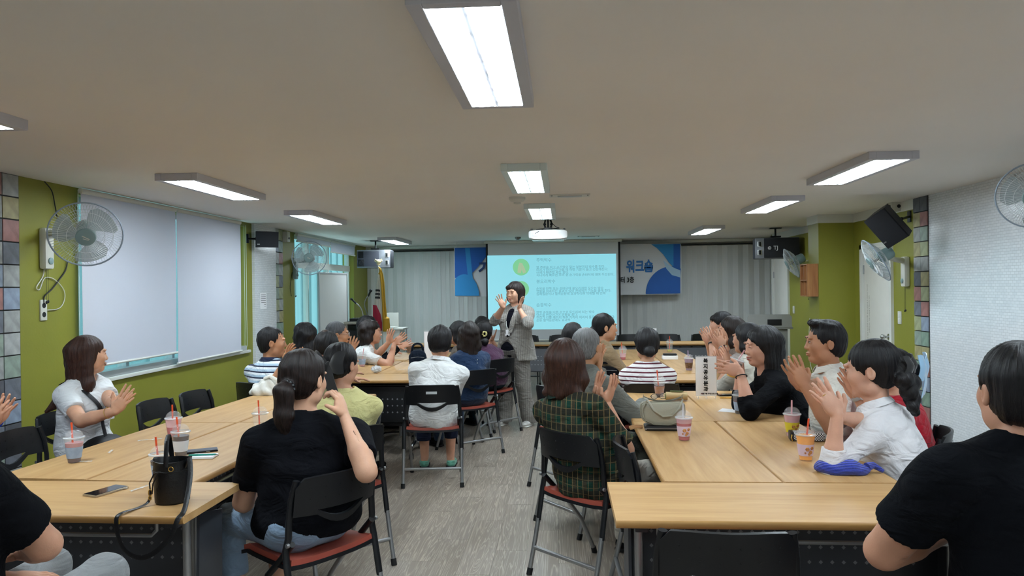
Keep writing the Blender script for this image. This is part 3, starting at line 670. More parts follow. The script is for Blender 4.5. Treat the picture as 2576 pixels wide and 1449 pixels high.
cup(1659, 997, 'dark berry cup behind the beige handbag', [('grape', .72)], 'grey', lean=(-.016, 0))
cup(1861, 1041, 'grape drink cup on a paper right of the name sign', [('dark', .3), ('grape', .78)], 'blue', lean=(.012, 0))
cup(1721, 1107, 'red and pink cup with floral label beside the handbag', [('rose', .78), ('pale', .95)], 'flower', M_straww, petals=True, lean=(-.004, 0))
cup(1993, 1097, 'pink foam cup with yellow label behind the orange drink', [('pale', .98)], 'yellow', M_strawp, petals=True, lean=(.0, 0))
cup(2027, 1157, 'orange juice cup with floral label near the blue pouch', [('orange', .98)], 'flower', petals=True, lean=(.016, 0))

# ---- black bucket bag
def bucket_bag():
    p = PZ(434, 1262, TZ); t = thing('bucket_bag', 'black leather bucket bag with long strap on the foreground left table', 'bag', p, R(8))
    M_l = mat('black_grained_leather', '0E0F12', .42, bump=.35, bscale=120)
    q = MB(); H = .168
    n = 28; rows = []
    for (r, z) in ((.001, 0), (.058, 0), (.064, .006), (.066, .04), (.068, .09), (.070, .13), (.068, .15), (.071, H)):
        rows.append([((r+ (.003*math.sin(j*2*PI/n*7) if z > .13 else 0))*math.cos(j*2*PI/n), (r*.9)*math.sin(j*2*PI/n), z + (.006*math.cos(j*2*PI/n*2) if z == H else 0)) for j in range(n+1)])
    for (r, z) in ((.067, H-.002), (.062, .10), (.001, .09)):
        rows.append([(r*math.cos(j*2*PI/n), r*.9*math.sin(j*2*PI/n), z) for j in range(n+1)])
    q.sheet(rows); q.obj('bag_body', M_l, t)
    q = MB(); q.tube([(.069*math.cos(a), .0625*math.sin(a), .128+.002*math.sin(9*a)) for a in np.linspace(0, 2*PI, 30)[:-1]], .0025, 6, closed=True); q.obj('drawstring', M_l, t)
    q = MB(); q.tube([(-.03, -.062, .126), (-.045, -.07, .09), (-.05, -.068, .05)], .0028, 6); q.tube([(-.045, -.058, .126), (-.062, -.06, .09), (-.058, -.062, .05)], .0028, 6); q.obj('drawstring_end', M_l, t)
    q = MB(); q.tube([(.0, -.064, .15), (.003, -.066, .19), (-.004, -.04, .245), (-.012, -.0, .262), (-.022, .035, .24), (-.025, .058, .19), (-.022, .06, .15)], .009, 8, flat=.22, up=(1, 0, 0)); q.obj('top_handle', M_l, t)
    q = MB(); q.tube([(.02+.009*math.cos(a), -.066, .142+.009*math.sin(a)) for a in np.linspace(0, 2*PI, 13)[:-1]], .0016, 6, closed=True)
    q.tube([(-.058+.006*math.cos(a), -.066, .055+.012*math.sin(a)) for a in np.linspace(0, 2*PI, 13)[:-1]], .0016, 6, closed=True); q.tube([(-.058+.005*math.cos(a), -.067, .035+.008*math.sin(a)) for a in np.linspace(0, 2*PI, 13)[:-1]], .0018, 6, closed=True)
    q.obj('gold_ring', M_gold, t)
    # long strap: off the right side, over the table edge, hanging, and back to the left
    e = p; edge_y = 2.612 - p.y
    Mi = Matrix.Rotation(-R(8), 3, 'Z')
    def W(x, y, z): return Mi @ Vector((x-e.x, y-e.y, z-e.z))
    pts = [W(e.x+.066, e.y-.02, .86), W(e.x+.085, e.y-.03, .90), W(e.x+.105, e.y-.06, .84), W(e.x+.125, e.y-.13, .76), W(e.x+.13, 2.63, .728), W(e.x+.128, 2.597, .715), W(e.x+.105, 2.592, .66), W(e.x+.05, 2.59, .60), W(e.x-.01, 2.59, .575), W(e.x-.07, 2.592, .60), W(e.x-.10, 2.595, .66), W(e.x-.105, 2.598, .715), W(e.x-.1, 2.63, .728), W(e.x-.085, 2.70, .724), W(e.x-.066, e.y-.055, .735), W(e.x-.055, e.y-.06, .78)]
    sm_ = []
    for i in range(len(pts)-1):
        p0 = pts[max(0, i-1)]; p1 = pts[i]; p2 = pts[i+1]; p3 = pts[min(len(pts)-1, i+2)]
        for k in range(4):
            u = k/4; sm_.append(.5*((2*p1)+(p2-p0)*u+(2*p0-5*p1+4*p2-p3)*u*u+(3*p1-p0-3*p2+p3)*u**3))
    sm_.append(pts[-1])
    q = MB(); q.tube(sm_, .009, 8, flat=.18, up=(0, 1, 0)); q.obj('shoulder_strap', M_l, t)
    b_ = W(e.x-.105, 2.60, .70); q = MB(); q.box(b_, (.022, .006, .014), None, .003); q.obj('strap_buckle', M_gold, t)
bucket_bag()
def phone(px, py, rz, label, body='B9A88F', sx=.075, sy=.155, z=TZ, th=.009):
    p = PZ(px, py, z); t = thing('smartphone', label, 'phone', (p.x, p.y, z), R(rz))
    q = MB(); q.box((0, 0, th/2), (sx, sy, th), None, .0035); q.obj('phone_body', mat('phone_shell_'+body, body, .3, metal=.4), t)
    q = MB(); q.box((0, 0, th+.0004), (sx-.006, sy-.006, .001)); q.obj('screen', mat('dark_glass', '0B0F14', .06), t, False)
    q = MB(); q.box((sx/2, .03, th/2), (.002, .02, .003)); q.obj('side_button', M_steel, t, False)
    return t
phone(267, 1238, -18, 'smartphone lying on the foreground left table')
phone(507, 1136, -62, 'black smartphone beside the iced coffee cup', '15161A')
phone(1832, 995, -84, 'black phone lying right of the name sign', '121316')
def pen(px, py, rz, label, c, z=TZ+.004, Ln=.14):
    p = PZ(px, py, z); t = thing('pen', label, 'pen', (p.x, p.y, z), R(rz))
    q = MB(); q.cyl((-Ln/2, 0, .0), (Ln/2-.012, 0, .0), .004, 8); q.obj('barrel', mat('pen_'+c, c, .3), t)
    q = MB(); q.cyl((Ln/2-.012, 0, 0), (Ln/2, 0, 0), .004, 8, .0008); q.obj('tip', M_steel, t)
    q = MB(); q.box((-Ln/2+.025, 0, .0048), (.04, .003, .0012)); q.obj('clip', M_steel, t, False)
pen(512, 1144, 10, 'green pen lying on a notepad beside the bag', '1E8A78', z=TZ+.016)
pen(1836, 1001, -4, 'orange pencil lying beside the black phone', 'D99A2B')
def flat(nm, cat, px, py, sx, sy, rz, label, m_, th=.004, z=TZ):
    p = PZ(px, py, z); q = MB(); q.box((0, 0, th/2), (sx, sy, th), None, min(.001, th/3)); o = q.obj(nm, m_, None, False, (p.x, p.y, z), (0, 0, R(rz))); return tag(o, label, cat)
M_paper = mat('white_paper', 'F0F0F2', .7)
def notepad(px, py, sx, sy, rz, label, th=.012):
    p = PZ(px, py, TZ); t = thing('notepad', label, 'notepad', p, R(rz))
    q = MB(); q.box((0, 0, .001), (sx, sy, .002)); q.obj('back_cover', mat('card_brown', 'A48C6A', .7), t, False)
    q = MB(); q.box((0, 0, .002+th/2-.001), (sx-.003, sy-.003, th-.003)); q.obj('paper_block', M_paper, t, False)
    q = MB(); q.box((0, sy*.1, th+.0002), (sx-.02, sy*.5, .0006)); q.obj('cover_print', L_['blue'], t, False)
notepad(512, 1151, .12, .085, 6, 'small notepad with picture cover under the green pen')
flat('paper_sheet', 'paper', 1850, 1034, .20, .13, -25, 'white paper sheet under the grape drink cup', M_paper, .0012)
# clear straw wrappers and crumpled plastic
M_wrap = mat('clear_wrapper', 'F2F0EA', .15, alpha=.45)
def wrapper(px, py, Ln, rz, label):
    p = PZ(px, py, TZ+.002); q = MB(); rows = [[(x, (j-1)*.006, .004*abs(math.sin(i*1.9+j))+.0005) for j in range(3)] for i, x in enumerate(np.linspace(-Ln/2, Ln/2, 9))]
    q.sheet(rows, .0006); o = q.obj('straw_wrapper', M_wrap, None, True, p, (0, 0, R(rz))); tag(o, label, 'wrapper', 'clear straw wrappers')
wrapper(350, 1230, .09, 75, 'clear straw wrapper between the phone and the bucket bag'); wrapper(300, 1232, .06, 35, 'clear straw wrapper at the corner of the phone'); wrapper(377, 1107, .12, 32, 'clear straw wrapper left of the pink drink'); wrapper(278, 1137, .08, 110, 'clear straw wrapper by the woman in white')
wrapper(213, 1162, .07, 5, 'clear straw wrapper beside the near left cup'); wrapper(975, 917, .12, 10, 'clear wrapper strip by the pink berry cup'); wrapper(1015, 931, .1, 0, 'clear wrapper strip at the white blouse')
def crumple(px, py, r, label, m_, sz=(1, 1, .7), seed=1):
    g = random.Random(seed); p = PZ(px, py, TZ); bm = bmesh.new(); bmesh.ops.create_icosphere(bm, subdivisions=3, radius=r)
    for v in bm.verts:
        k = .78+.32*g.random(); v.co = Vector((v.co.x*k*sz[0], v.co.y*k*sz[1], v.co.z*k*sz[2]))
    mz = min(v.co.z for v in bm.verts)
    for v in bm.verts: v.co.z -= mz
    me = bpy.data.meshes.new('crumple'); bm.to_mesh(me); bm.free(); me.materials.append(m_); o = link('crumpled_wrap', me, None, p); tag(o, label, 'wrap'); return o
crumple(947, 938, .045, 'crumpled clear plastic on the far left table', mat('crumpled_plastic', 'DDE0E4', .15, alpha=.75), (1.2, 1, .8), 3)
crumple(935, 918, .03, 'crumpled beige paper by the clear cup', mat('beige_paper', 'CDBB9A', .7), (1.3, 1, .6), 5)
crumple(1545, 945, .03, 'crumpled wrapper on the white tray', M_wrap, (1.2, 1, .5), 8)
t = thing('hair_clip', 'black clip lying on the far left table', 'clip', PZ(945, 914, TZ)); q = MB(); q.box((.03, 0, .01), (.12, .02, .012), None, .004); q.obj('arm', M_matte, t); q = MB(); q.ball((-.035, 0, .015), .015, 6); q.obj('hinge_knob', M_gold, t)
# white cloth bag
def cloth_bag():
    p = PZ(672, 992, TZ); t = thing('cloth_bag', 'white cotton bag slumped on the left table behind the ponytail woman', 'bag', p); m_ = mat('white_cotton', 'D6D4CC', .85, bump=.4, bscale=60)
    g = random.Random(4); bm = bmesh.new(); bmesh.ops.create_icosphere(bm, subdivisions=4, radius=1)
    for v in bm.verts:
        c = v.co; f = 1+.07*math.sin(c.x*9+c.z*5)+.05*math.sin(c.y*11+c.x*4); z = max(-.35, c.z)
        v.co = Vector((c.x*.14*f*(1-.35*max(0, c.z)), c.y*.09*f*(1-.3*max(0, c.z)), (z+.35)*.085*f + (.03*math.exp(-((c.x-.2)**2)*6) if c.z > .5 else 0)))
    me = bpy.data.meshes.new('bag_body'); bm.to_mesh(me); bm.free(); me.materials.append(m_); me.polygons.foreach_set('use_smooth', [True]*len(me.polygons)); link('bag_body', me, t)
    q = MB(); q.tube([(-.03, 0, .08), (-.01, -.03, .13), (.04, -.04, .15), (.09, -.03, .12), (.10, .0, .07)], .016, 8, flat=.35); q.obj('bag_handle', m_, t)
cloth_bag()
# beige handbag + wallet
def handbag():
    p = PZ(1667, 1080, TZ); p.z = TZ+.03; t = thing('handbag', 'beige leather crescent handbag standing on a black wallet', 'bag', p, R(-4)); m_ = mat('beige_leather', 'A39E8C', .5, bump=.2, bscale=150)
    W_, H = .125, .155; q = MB(); N_ = 25; rows = []
    def outline(k, n=24):
        a = k/n*2*PI; x = math.cos(a); y = math.sin(a)
        X = W_*math.copysign(abs(x)**.75, x); Z = .075+.078*math.copysign(abs(y)**.8, y); 
        if y > 0: Z += .018*abs(x)**4 - .028*(1-abs(x)**2)
        return X, Z
    for s, yy in ((.02, -.042), (.75, -.04), (.93, -.033), (1, -.018), (1, .018), (.93, .033), (.75, .04), (.02, .042)):
        rows.append([(outline(k)[0]*s, yy, .075+(outline(k)[1]-.075)*s) for k in range(N_)])
    q.sheet(rows); q.obj('bag_body', m_, t)
    q = MB(); q.tube([(outline(k)[0]*1.0, -.02, outline(k)[1]) for k in range(24)], .0035, 6, closed=True); q.tube([(outline(k)[0]*1.0, .02, outline(k)[1]) for k in range(24)], .0035, 6, closed=True); q.obj('piping', m_, t)
    q = MB(); q.tube([(x, -.0, .128+.05*(x/.12)**2*.6+.004) for x in np.linspace(-.105, .105, 12)], .005, 6); q.obj('zip', mat('dark_zip', '6C675A', .5), t)
    q = MB(); pts = [(-.105, -.03, .155), (-.09, -.05, .15), (-.05, -.052, .09), (0, -.053, .055), (.05, -.052, .06), (.09, -.05, .10), (.112, -.04, .15)]; q.tube(pts, .011, 8, flat=.2, up=(0, 1, 0)); q.obj('shoulder_strap', m_, t)
    q = MB(); pts = [(-.09, -.045, .14), (-.115, -.05, .09), (-.10, -.052, .03), (-.05, -.052, .006), (.03, -.052, .004), (.08, -.05, .02)]; q.tube(pts, .007, 8, flat=.2, up=(0, 1, 0)); q.obj('bottom_strap', m_, t)
    for s in (-1, 1):
        q = MB(); q.tube([(s*.108, -.03+.009*math.cos(a), .16+.012*math.sin(a)) for a in np.linspace(0, 2*PI, 13)[:-1]], .0018, 6, closed=True); q.obj('metal_ring', M_chrome, t)
    w_ = thing('wallet', 'black leather wallet lying under the beige handbag', 'wallet', (p.x, p.y, TZ), R(-2))
    q = MB(); q.box((0, 0, .014), (.21, .11, .026), None, .008); q.obj('wallet_body', mat('black_wallet_leather', '121316', .4, bump=.2), w_)
    q = MB(); q.box((.0, -.056, .014), (.19, .003, .004)); q.obj('zip', M_steel, w_, False); q = MB(); q.box((-.1, -.06, .012), (.012, .012, .006), None, .002); q.obj('zip_pull', M_steel, w_)
    k = thing('key_strap', 'tan leather strap hanging over the table edge by the handbag', 'strap', PZ(1613, 1078, TZ)); q = MB(); q.tube([(.01, .01, .006), (-.03, -.02, .012), (-.065, -.03, .004), (-.07, -.01, .01), (-.03, .0, .016), (.01, .012, .012)], .007, 8, flat=.3); q.obj('leather_loop', mat('tan_leather', 'C79A6C', .5), k)
handbag()
def paper_roll():
    p = PZ(1702, 1008, TZ); t = thing('rolled_pouch', 'rolled tan and green pouch behind the beige handbag', 'pouch', p, R(-6))
    q = MB(); rows = []
    for i in range(5): rows.append([(-.075+.15*i/4, (.03+.003*j/6)*math.cos(a)*(1+.04*math.sin(i*2)), .034+(.026+.003*j/20)*math.sin(a)) for j, a in enumerate(np.linspace(-.5, 2*PI+1.2, 22))])
    q.sheet(rows, .002); q.obj('outer_wrap', mat('tan_canvas', 'B79F74', .8, bump=.3), t)
    q = MB(); q.tube([(-.077, .012*math.cos(a)*k, .034+.012*math.sin(a)*k) for k, a in ((1, 0), (1.2, 1), (1.4, 2), (1.6, 3), (1.8, 4), (1.9, 5))], .004, 6); q.obj('rolled_edge', mat('green_piping', '5E6B3A', .7), t)
    q = MB(); q.box((0, 0, .068), (.09, .025, .004), None, .002); q.obj('clasp', mat('olive_clasp', '66703F', .6), t)
    g = thing('eyeglasses', 'dark framed eyeglasses folded behind the handbag', 'eyeglasses', PZ(1657, 1004, TZ), R(10))
    for s in (-1, 1):
        q = MB(); q.tube([(s*.032+.024*math.cos(a), 0, .02+.019*math.sin(a)) for a in np.linspace(0, 2*PI, 17)[:-1]], .002, 6, closed=True); q.tube([(s*.056, 0, .028), (s*.05, .04, .012), (s*-.02, .05+s*.006, .006)], .002, 6); q.obj('glasses_frame', M_black, g)
        q = MB(); q.lathe([(.023, -.0006), (.023, .0006)], (s*.032, 0, .02), 16, Matrix.Rotation(PI/2, 3, 'X')); q.obj('lens', M_glass, g)
    q = MB(); q.tube([(-.009, 0, .026), (0, -.003, .03), (.009, 0, .026)], .002, 6); q.obj('bridge', M_black, g)
paper_roll()
# name signs
M_ink = mat('black_print', '17181B', .6); M_acry = mat('clear_acrylic', 'F0F4F6', .05, alpha=.3)
def sign(px0, px1, pyt, pyb, lines, label, Y=None, ww=.21, rz=0, foot=True):
    p = PZ((px0+px1)/2, pyb, TZ); d = p.y; Wd = (px1-px0)*d/FP; H = (pyb-pyt)*d/FP
    t = thing('name_sign', label, 'sign', p, R(rz))
    q = MB(); q.box((0, 0, .02+(H-.02)/2), (Wd, .003, H-.02)); q.obj('acrylic_holder', M_acry, t, False)
    q = MB(); q.box((0, -.0022, .022+(H-.03)/2), (Wd-.006, .0008, H-.03)); q.obj('paper_card', M_paper, t, False)
    q = MB()
    for x in (-Wd*.4, 0, Wd*.4): q.tube([(x, 0, .024), (x, -.02, .014), (x, -.03, .003), (x, .05, .003), (x, .035, .012), (x, 0, .024)], .0022, 6)
    q.obj('stand_feet', M_acry, t)
    n = len(lines)
    text('\n'.join(lines), H*.118, M_ink, t, frame((-Wd*.02, -.0030, H*.55 if n > 3 else H*.78), (1, 0, 0), (0, 0, 1), (0, -1, 0)), bold=.0016, space=1.12)
    return t, Wd, H
s1, sw, sh = sign(1751, 1803, 897, 1003, '복지공유분과', 'white vertical name sign standing on the right table')
text('기흥구형 주민프로그램', sh*.042, M_ink, s1, frame((sw*.14, -.003, .036), (1, 0, 0), (0, 0, 1), (0, -1, 0)), bold=.0004)
mr_ = mat('red_logo', 'C02A50', .5); q = MB()
for x in (-.034, -.026): q.tube([(x+.005*math.cos(a), -.003, .037+.0028*math.sin(a)) for a in np.linspace(0, 2*PI, 13)[:-1]], .0008, 5, closed=True)
q.obj('logo', mr_, s1)
sign(1067, 1097, 832, 905, '생활', 'white name sign behind the white blouse woman', rz=3)
sign(1622, 1652, 826, 880, '문화', 'white name sign on the far right table', rz=-2)
# gingham pouch, blue crochet pouch
def checker(name, c1, c2, sc):
    m_ = mat(name, c1, .6); L = m_.node_tree.links; ck = node(m_, 'ShaderNodeTexChecker'); tc = node(m_, 'ShaderNodeTexCoord'); ck.inputs['Scale'].default_value = sc
    ck.inputs[1].default_value = (*srgb(c1), 1); ck.inputs[2].default_value = (*srgb(c2), 1); L.new(tc.outputs['Object'], ck.inputs[0]); L.new(ck.outputs[0], bsdf(m_).inputs['Base Color']); return m_
p = PZ(2030, 1108, TZ); t = thing('gingham_pouch', 'black and white gingham pouch behind the orange drink', 'pouch', (p.x, p.y, TZ), R(-8))
q = MB(); q.box((0, 0, .025), (.17, .07, .045), None, .014); q.obj('pouch_body', checker('gingham', 'DADADA', '202226', 160), t)
q = MB(); q.box((0, -.001, .025), (.176, .03, .02), None, .006); q.box((-.078, 0, .025), (.022, .074, .05), None, .01); q.obj('trim_band', M_black, t)
q = MB(); q.tube([(-.08, -.038, .035), (-.084, -.045, .02), (-.078, -.04, .004)], .003, 6); q.obj('zip_pull', M_gold, t); q = MB(); q.tube([(.088, -.01, .01), (.11, -.02, .006), (.13, -.015, .008)], .004, 6); q.obj('zip_chain', M_gold, t)
def crochet():
    p = PZ(2118, 1190, TZ); t = thing('crochet_pouch', 'royal blue crocheted pouch lying on the right table', 'pouch', p, R(-10)); m_ = mat('royal_blue_yarn', '1A35B8', .6, sheen=.3)
    L = m_.node_tree.links; tc = node(m_, 'ShaderNodeTexCoord'); wv = node(m_, 'ShaderNodeTexWave'); wv.bands_direction = 'Z'; wv.inputs['Scale'].default_value = 55; wv.inputs['Distortion'].default_value = 1.5; wv.inputs['Detail Scale'].default_value = 8
    L.new(tc.outputs['Object'], wv.inputs[0]); bp = node(m_, 'ShaderNodeBump'); bp.inputs['Strength'].default_value = .9; bp.inputs['Distance'].default_value = .004; L.new(wv.outputs['Fac'], bp.inputs['Height']); L.new(bp.outputs[0], bsdf(m_).inputs['Normal'])
    rp = node(m_, 'ShaderNodeValToRGB'); rp.color_ramp.elements[0].color = (*srgb('0A1A6A'), 1); rp.color_ramp.elements[1].color = (*srgb('2746D0'), 1); L.new(wv.outputs['Fac'], rp.inputs[0]); L.new(rp.outputs[0], bsdf(m_).inputs['Base Color'])
    bm = bmesh.new(); bmesh.ops.create_icosphere(bm, subdivisions=4, radius=1)
    for v in bm.verts:
        c = v.co; sx = math.copysign(abs(c.x)**.8, c.x); k = 1-.25*max(0, c.x)**2
        v.co = Vector((sx*.115, c.y*.062*k, (max(-.6, c.z)+.6)*.038*k+.004*math.sin(c.x*7)))
    me = bpy.data.meshes.new('pouch_body'); bm.to_mesh(me); bm.free(); me.materials.append(m_); me.polygons.foreach_set('use_smooth', [True]*len(me.polygons)); link('pouch_body', me, t)
    q = MB(); q.tube([(.10, 0, .03), (.13, .02, .035), (.155, .025, .02), (.17, .02, .01)], [.02, .014, .011, .008], 8); q.obj('gathered_end', m_, t)
    q = MB()
    for k in range(6): q.ball((.02+.015*math.cos(k), .035+.01*math.sin(k*2), .062+.006*k), .009, 5)
    q.tube([(0, .04, .05), (.01, .045, .075), (.03, .045, .07), (.04, .04, .045)], .007, 6); q.obj('yarn_bobble', m_, t)
crochet()
p = PZ(1685, 903, TZ); t = thing('tissue_box', 'white carton with a black pouch on the far right table', 'box', p, R(-3)); q = MB(); q.box((0, 0, .02), (.17, .13, .04), None, .003); q.obj('carton', M_paper, t); q = MB(); q.box((0, -.01, .052), (.15, .07, .022), None, .008); q.obj('black_pouch', M_matte, t); q = MB(); q.box((0, .03, .05), (.14, .06, .018), None, .006); q.obj('plastic_wrap', M_wrap, t)
t = thing('paper_tray', 'white paper tray at the left end of the far right table', 'tray', PZ(1553, 944, TZ), 0); q = MB(); q.box((0, 0, .003), (.14, .1, .006), None, .002); q.obj('tray_base', M_paper, t)
q = MB(); 
for s in (-1, 1): q.box((s*.07, 0, .008), (.003, .1, .014)); q.box((0, s*.05, .008), (.14, .003, .014))
q.obj('tray_rim', M_paper, t, False)
# ================================================================ EQUIPMENT ON THE WALLS AND CEILING
def cat_rom(pts, n=5):
    out = []; pts = [Vector(p) for p in pts]
    for i in range(len(pts)-1):
        p0, p1, p2, p3 = pts[max(0, i-1)], pts[i], pts[i+1], pts[min(len(pts)-1, i+2)]
        for k in range(n):
            u = k/n; out.append(.5*((2*p1)+(p2-p0)*u+(2*p0-5*p1+4*p2-p3)*u*u+(3*p1-p0-3*p2+p3)*u**3))
    return out+[pts[-1]]
M_fanw = mat('fan_ivory_plastic', 'C9C9BF', .4); M_fang = mat('fan_grey_teal', '7C9494', .4); M_cage = mat('fan_cage_wire', 'CDD2D4', .35); M_bladec = mat('fan_blade_clear', 'B9C6C8', .2, alpha=.55)
def fan(hub, nrm, mount, wall_n, label, r=.215, hubm=None, wires=72, hubc=None, basec=None):
    """hub: cage centre; nrm: where it blows; mount: point on the wall; wall_n: wall normal"""
    hub, nrm, mount, wn = Vector(hub), Vector(nrm).normalized(), Vector(mount), Vector(wall_n)
    t = thing('wall_fan', label, 'fan', mount); o = -mount
    hc = hubc or M_fang; bc = basec or M_fanw
    a = nrm.cross(Vector((0, 0, 1))).normalized(); up = a.cross(nrm); F = frame(hub-mount, a, up, nrm)
    def fp(rr, an, z): return F @ Vector((rr*math.cos(an), rr*math.sin(an), z))
    # cage rings
    q = MB(); q.tube([fp(r, k*2*PI/48, 0) for k in range(48)], .0055, 6, closed=True); q.obj('cage_rim', mat('fan_rim_blue_grey', '93A0AE', .35), t)
    for nm, sg, dep in (('front_grille', 1, .055), ('rear_grille', -1, .07)):
        q = MB()
        pr = lambda s: (r*(1-s)+.045*s, sg*dep*math.sin(min(1, s*1.25)*PI/2))
        for k in range(wires):
            an = 2*PI*k/wires; pts = []
            for s in (0, .12, .35, .7, 1): rr, z = pr(s); pts.append(fp(rr, an+s*.25*sg, z))
            q.tube(pts, .0012, 3, caps=False)
        for s in (.33, .62): rr, z = pr(s); q.tube([fp(rr, k*2*PI/32, z) for k in range(32)], .0016, 4, closed=True)
        q.obj(nm, M_cage, t)
    q = MB(); q.lathe([(.060, .040), (.063, .052), (.058, .066), (.03, .072), (.001, .073)], n=24); q2 = [F @ Vector(v) for v in q.v]; q.v = [tuple(v) for v in q2]; q.obj('hub_cap', hc, t)
    q = MB(); q.box((0, 0, .074), (.05, .006, .002), Matrix.Rotation(.5, 3, 'Z')); q.box((.0, -.012, .074), (.035, .004, .002), Matrix.Rotation(.3, 3, 'Z')); q.v = [tuple(F @ Vector(v)) for v in q.v]; q.obj('hub_emblem', M_fanw, t, False)
    for k in range(3):
        q = MB(); rows = []
        for i, rr in enumerate(np.linspace(.03, r*.88, 7)):
            w_ = .5+.55*math.sin(min(1, i/4)*PI/2); w_ *= 1 if i < 6 else .75
            rows.append([fp(rr, k*2*PI/3+w_*(u-.5)*1.25+.35*i/6, .028*(u-.5)) for u in np.linspace(0, 1, 7)])
        q.sheet(rows, .0015); q.obj('blade', M_bladec, t)
    back = hub - nrm*.09 - mount
    q = MB(); q.lathe([(.045, -.17), (.058, -.155), (.062, -.10), (.055, -.045), (.03, -.03)], n=20); q.v = [tuple(F @ Vector(v)) for v in q.v]; q.obj('motor_housing', hc if hubc is None else hc, t)
    q = MB(); q.cyl(F @ Vector((0, 0, -.03)), F @ Vector((0, 0, .045)), .012, 10); q.obj('spindle', M_steel, t)
    # wall bracket
    wy = wn.cross(Vector((0, 0, 1))); G = frame((0, 0, 0), wy, (0, 0, 1), wn)
    q = MB(); q.box((0, -.06, .028), (.095, .30, .055), None, .02); q.v = [tuple(G @ Vector(v)) for v in q.v]; q.obj('wall_bracket', bc, t)
    q = MB(); q.lathe([(.024, .052), (.024, .064), (.018, .068)], (0, -.15, 0), n=18); q.v = [tuple(G @ Vector(v)) for v in q.v]; q.obj('speed_knob', hc, t)
    st = G @ Vector((0, .05, .05)); hp = F @ Vector((0, -.03, -.11)); q = MB(); q.tube([st, st*.5+hp*.5+Vector((0, 0, -.01)), hp], [.03, .024, .028], 10); q.obj('neck', bc, t)
    q = MB()
    for s in (-.008, .01): b0 = G @ Vector((s, -.21, .03)); q.tube([b0, b0+Vector((0, 0, -.2-abs(s)*3))], .0015, 4); q.ball(b0+Vector((0, 0, -.21-abs(s)*3)), .008, 4, (1, 1, 1.6))
    q.obj('pull_cord', M_black, t)
    return t
m1 = PX(108, 605, XL); fan(P(216, 590, 4.78), (.52, -.80, -.38), (XL, m1.y, m1.z), (1, 0, 0), 'nearest left wall fan with ivory body in front of the blind', .222)
m2 = PX(738, 665, XL); fan(P(778, 649, 9.55), (.22, -.97, -.03), (XL, m2.y, m2.z), (1, 0, 0), 'far left wall fan with grey-blue rim by the whiteboard', .222, basec=M_fang)
m3 = PX(2284, 668, XR); fan(P(2203, 655, 7.25), (-.83, .12, -.5), (XR, m3.y, m3.z), (-1, 0, 0), 'right wall fan seen from the side beside the white door', .222)
m4 = PX(2040, 670, XR); fan(P(1991, 662, 9.6), (-.85, .1, -.42), (XR, m4.y, m4.z), (-1, 0, 0), 'far right wall fan above the wooden cubby shelf', .2)
m5 = PX(2640, 500, XR); fan(P(2602, 492, 4.7), (-.5, -.8, -.3), (XR, m5.y, m5.z), (-1, 0, 0), 'wall fan cut off at the right picture edge', .2)
def cable(label, pts, m_, r=.004, name='cable'):
    q = MB(); q.tube(cat_rom(pts), r, 6); o = q.obj(name, m_, None); tag(o, label, 'cable'); return o
xw = XL+.012
def W1(px, py, x=xw): return PX(px, py, x)
cable('black cable running down from the ceiling to the nearest left fan', [W1(112, 457), W1(130, 480), W1(138, 515), W1(146, 560)], M_matte, .004)
cable('black cable hanging from the fan to the wall outlet', [W1(170, 655), W1(165, 680), W1(148, 705), W1(130, 728), W1(112, 745), W1(110, 762)], M_matte, .005)
cable('white looped cord below the nearest left fan', [W1(112, 665), W1(108, 695), W1(92, 722), W1(100, 728), W1(112, 700), W1(135, 702), W1(160, 728), W1(162, 755), W1(148, 776), W1(118, 780)], M_fanw, .0035)
cable('thin cord below the far left fan', [PX(735, 685, xw), PX(730, 720, xw), PX(733, 745, xw)], M_matte, .004)
def plate(px, py, X, sgn, w_, h_, label, m_=None, kind='switch'):
    p = PX(px, py, X); t = thing('wall_switch' if kind == 'switch' else 'wall_outlet', label, kind, p)
    q = MB(); q.box((sgn*.006, 0, 0), (.012, w_, h_), None, .003); q.obj('cover_plate', M_fanw, t)
    for k in (-1, 1):
        q = MB()
        if kind == 'switch': q.box((sgn*.014, 0, k*h_*.2), (.005, w_*.6, h_*.3), None, .001)
        else: q.cyl((sgn*.012, 0, k*h_*.22), (sgn*.013, 0, k*h_*.22), w_*.3, 14)
        q.obj('rocker' if kind == 'switch' else 'socket', M_trimw if kind == 'switch' else M_matte, t)
plate(107, 780, XL, 1, .065, .15, 'white double wall outlet below the nearest left fan', kind='outlet')
plate(1998, 779, XR, -1, .07, .11, 'white light switch by the far right door')
plate(2265, 799, XR, -1, .07, .13, 'white light switch beside the nearer right door')
# notice on the pilaster
p = PX(662, 757, XL+.036); t = thing('notice_sheet', 'printed notice sheet on the white mosaic strip', 'notice', p); q = MB(); q.box((.002, 0, 0), (.002, .20, .20)); q.obj('paper', M_paper, t, False)
q = MB()
for k, (w_, n_) in enumerate(((.15, 2), (.15, 2), (.15, 2), (.15, 2), (.14, 2), (.05, 1), (.05, 0))):
    q.box((.0034, (.15-w_)/2, .075-.024*k), (.0006, w_, .006 if n_ else .003))
o = q.obj('printed_lines', M_ink, t, False); o['kind'] = 'stuff'
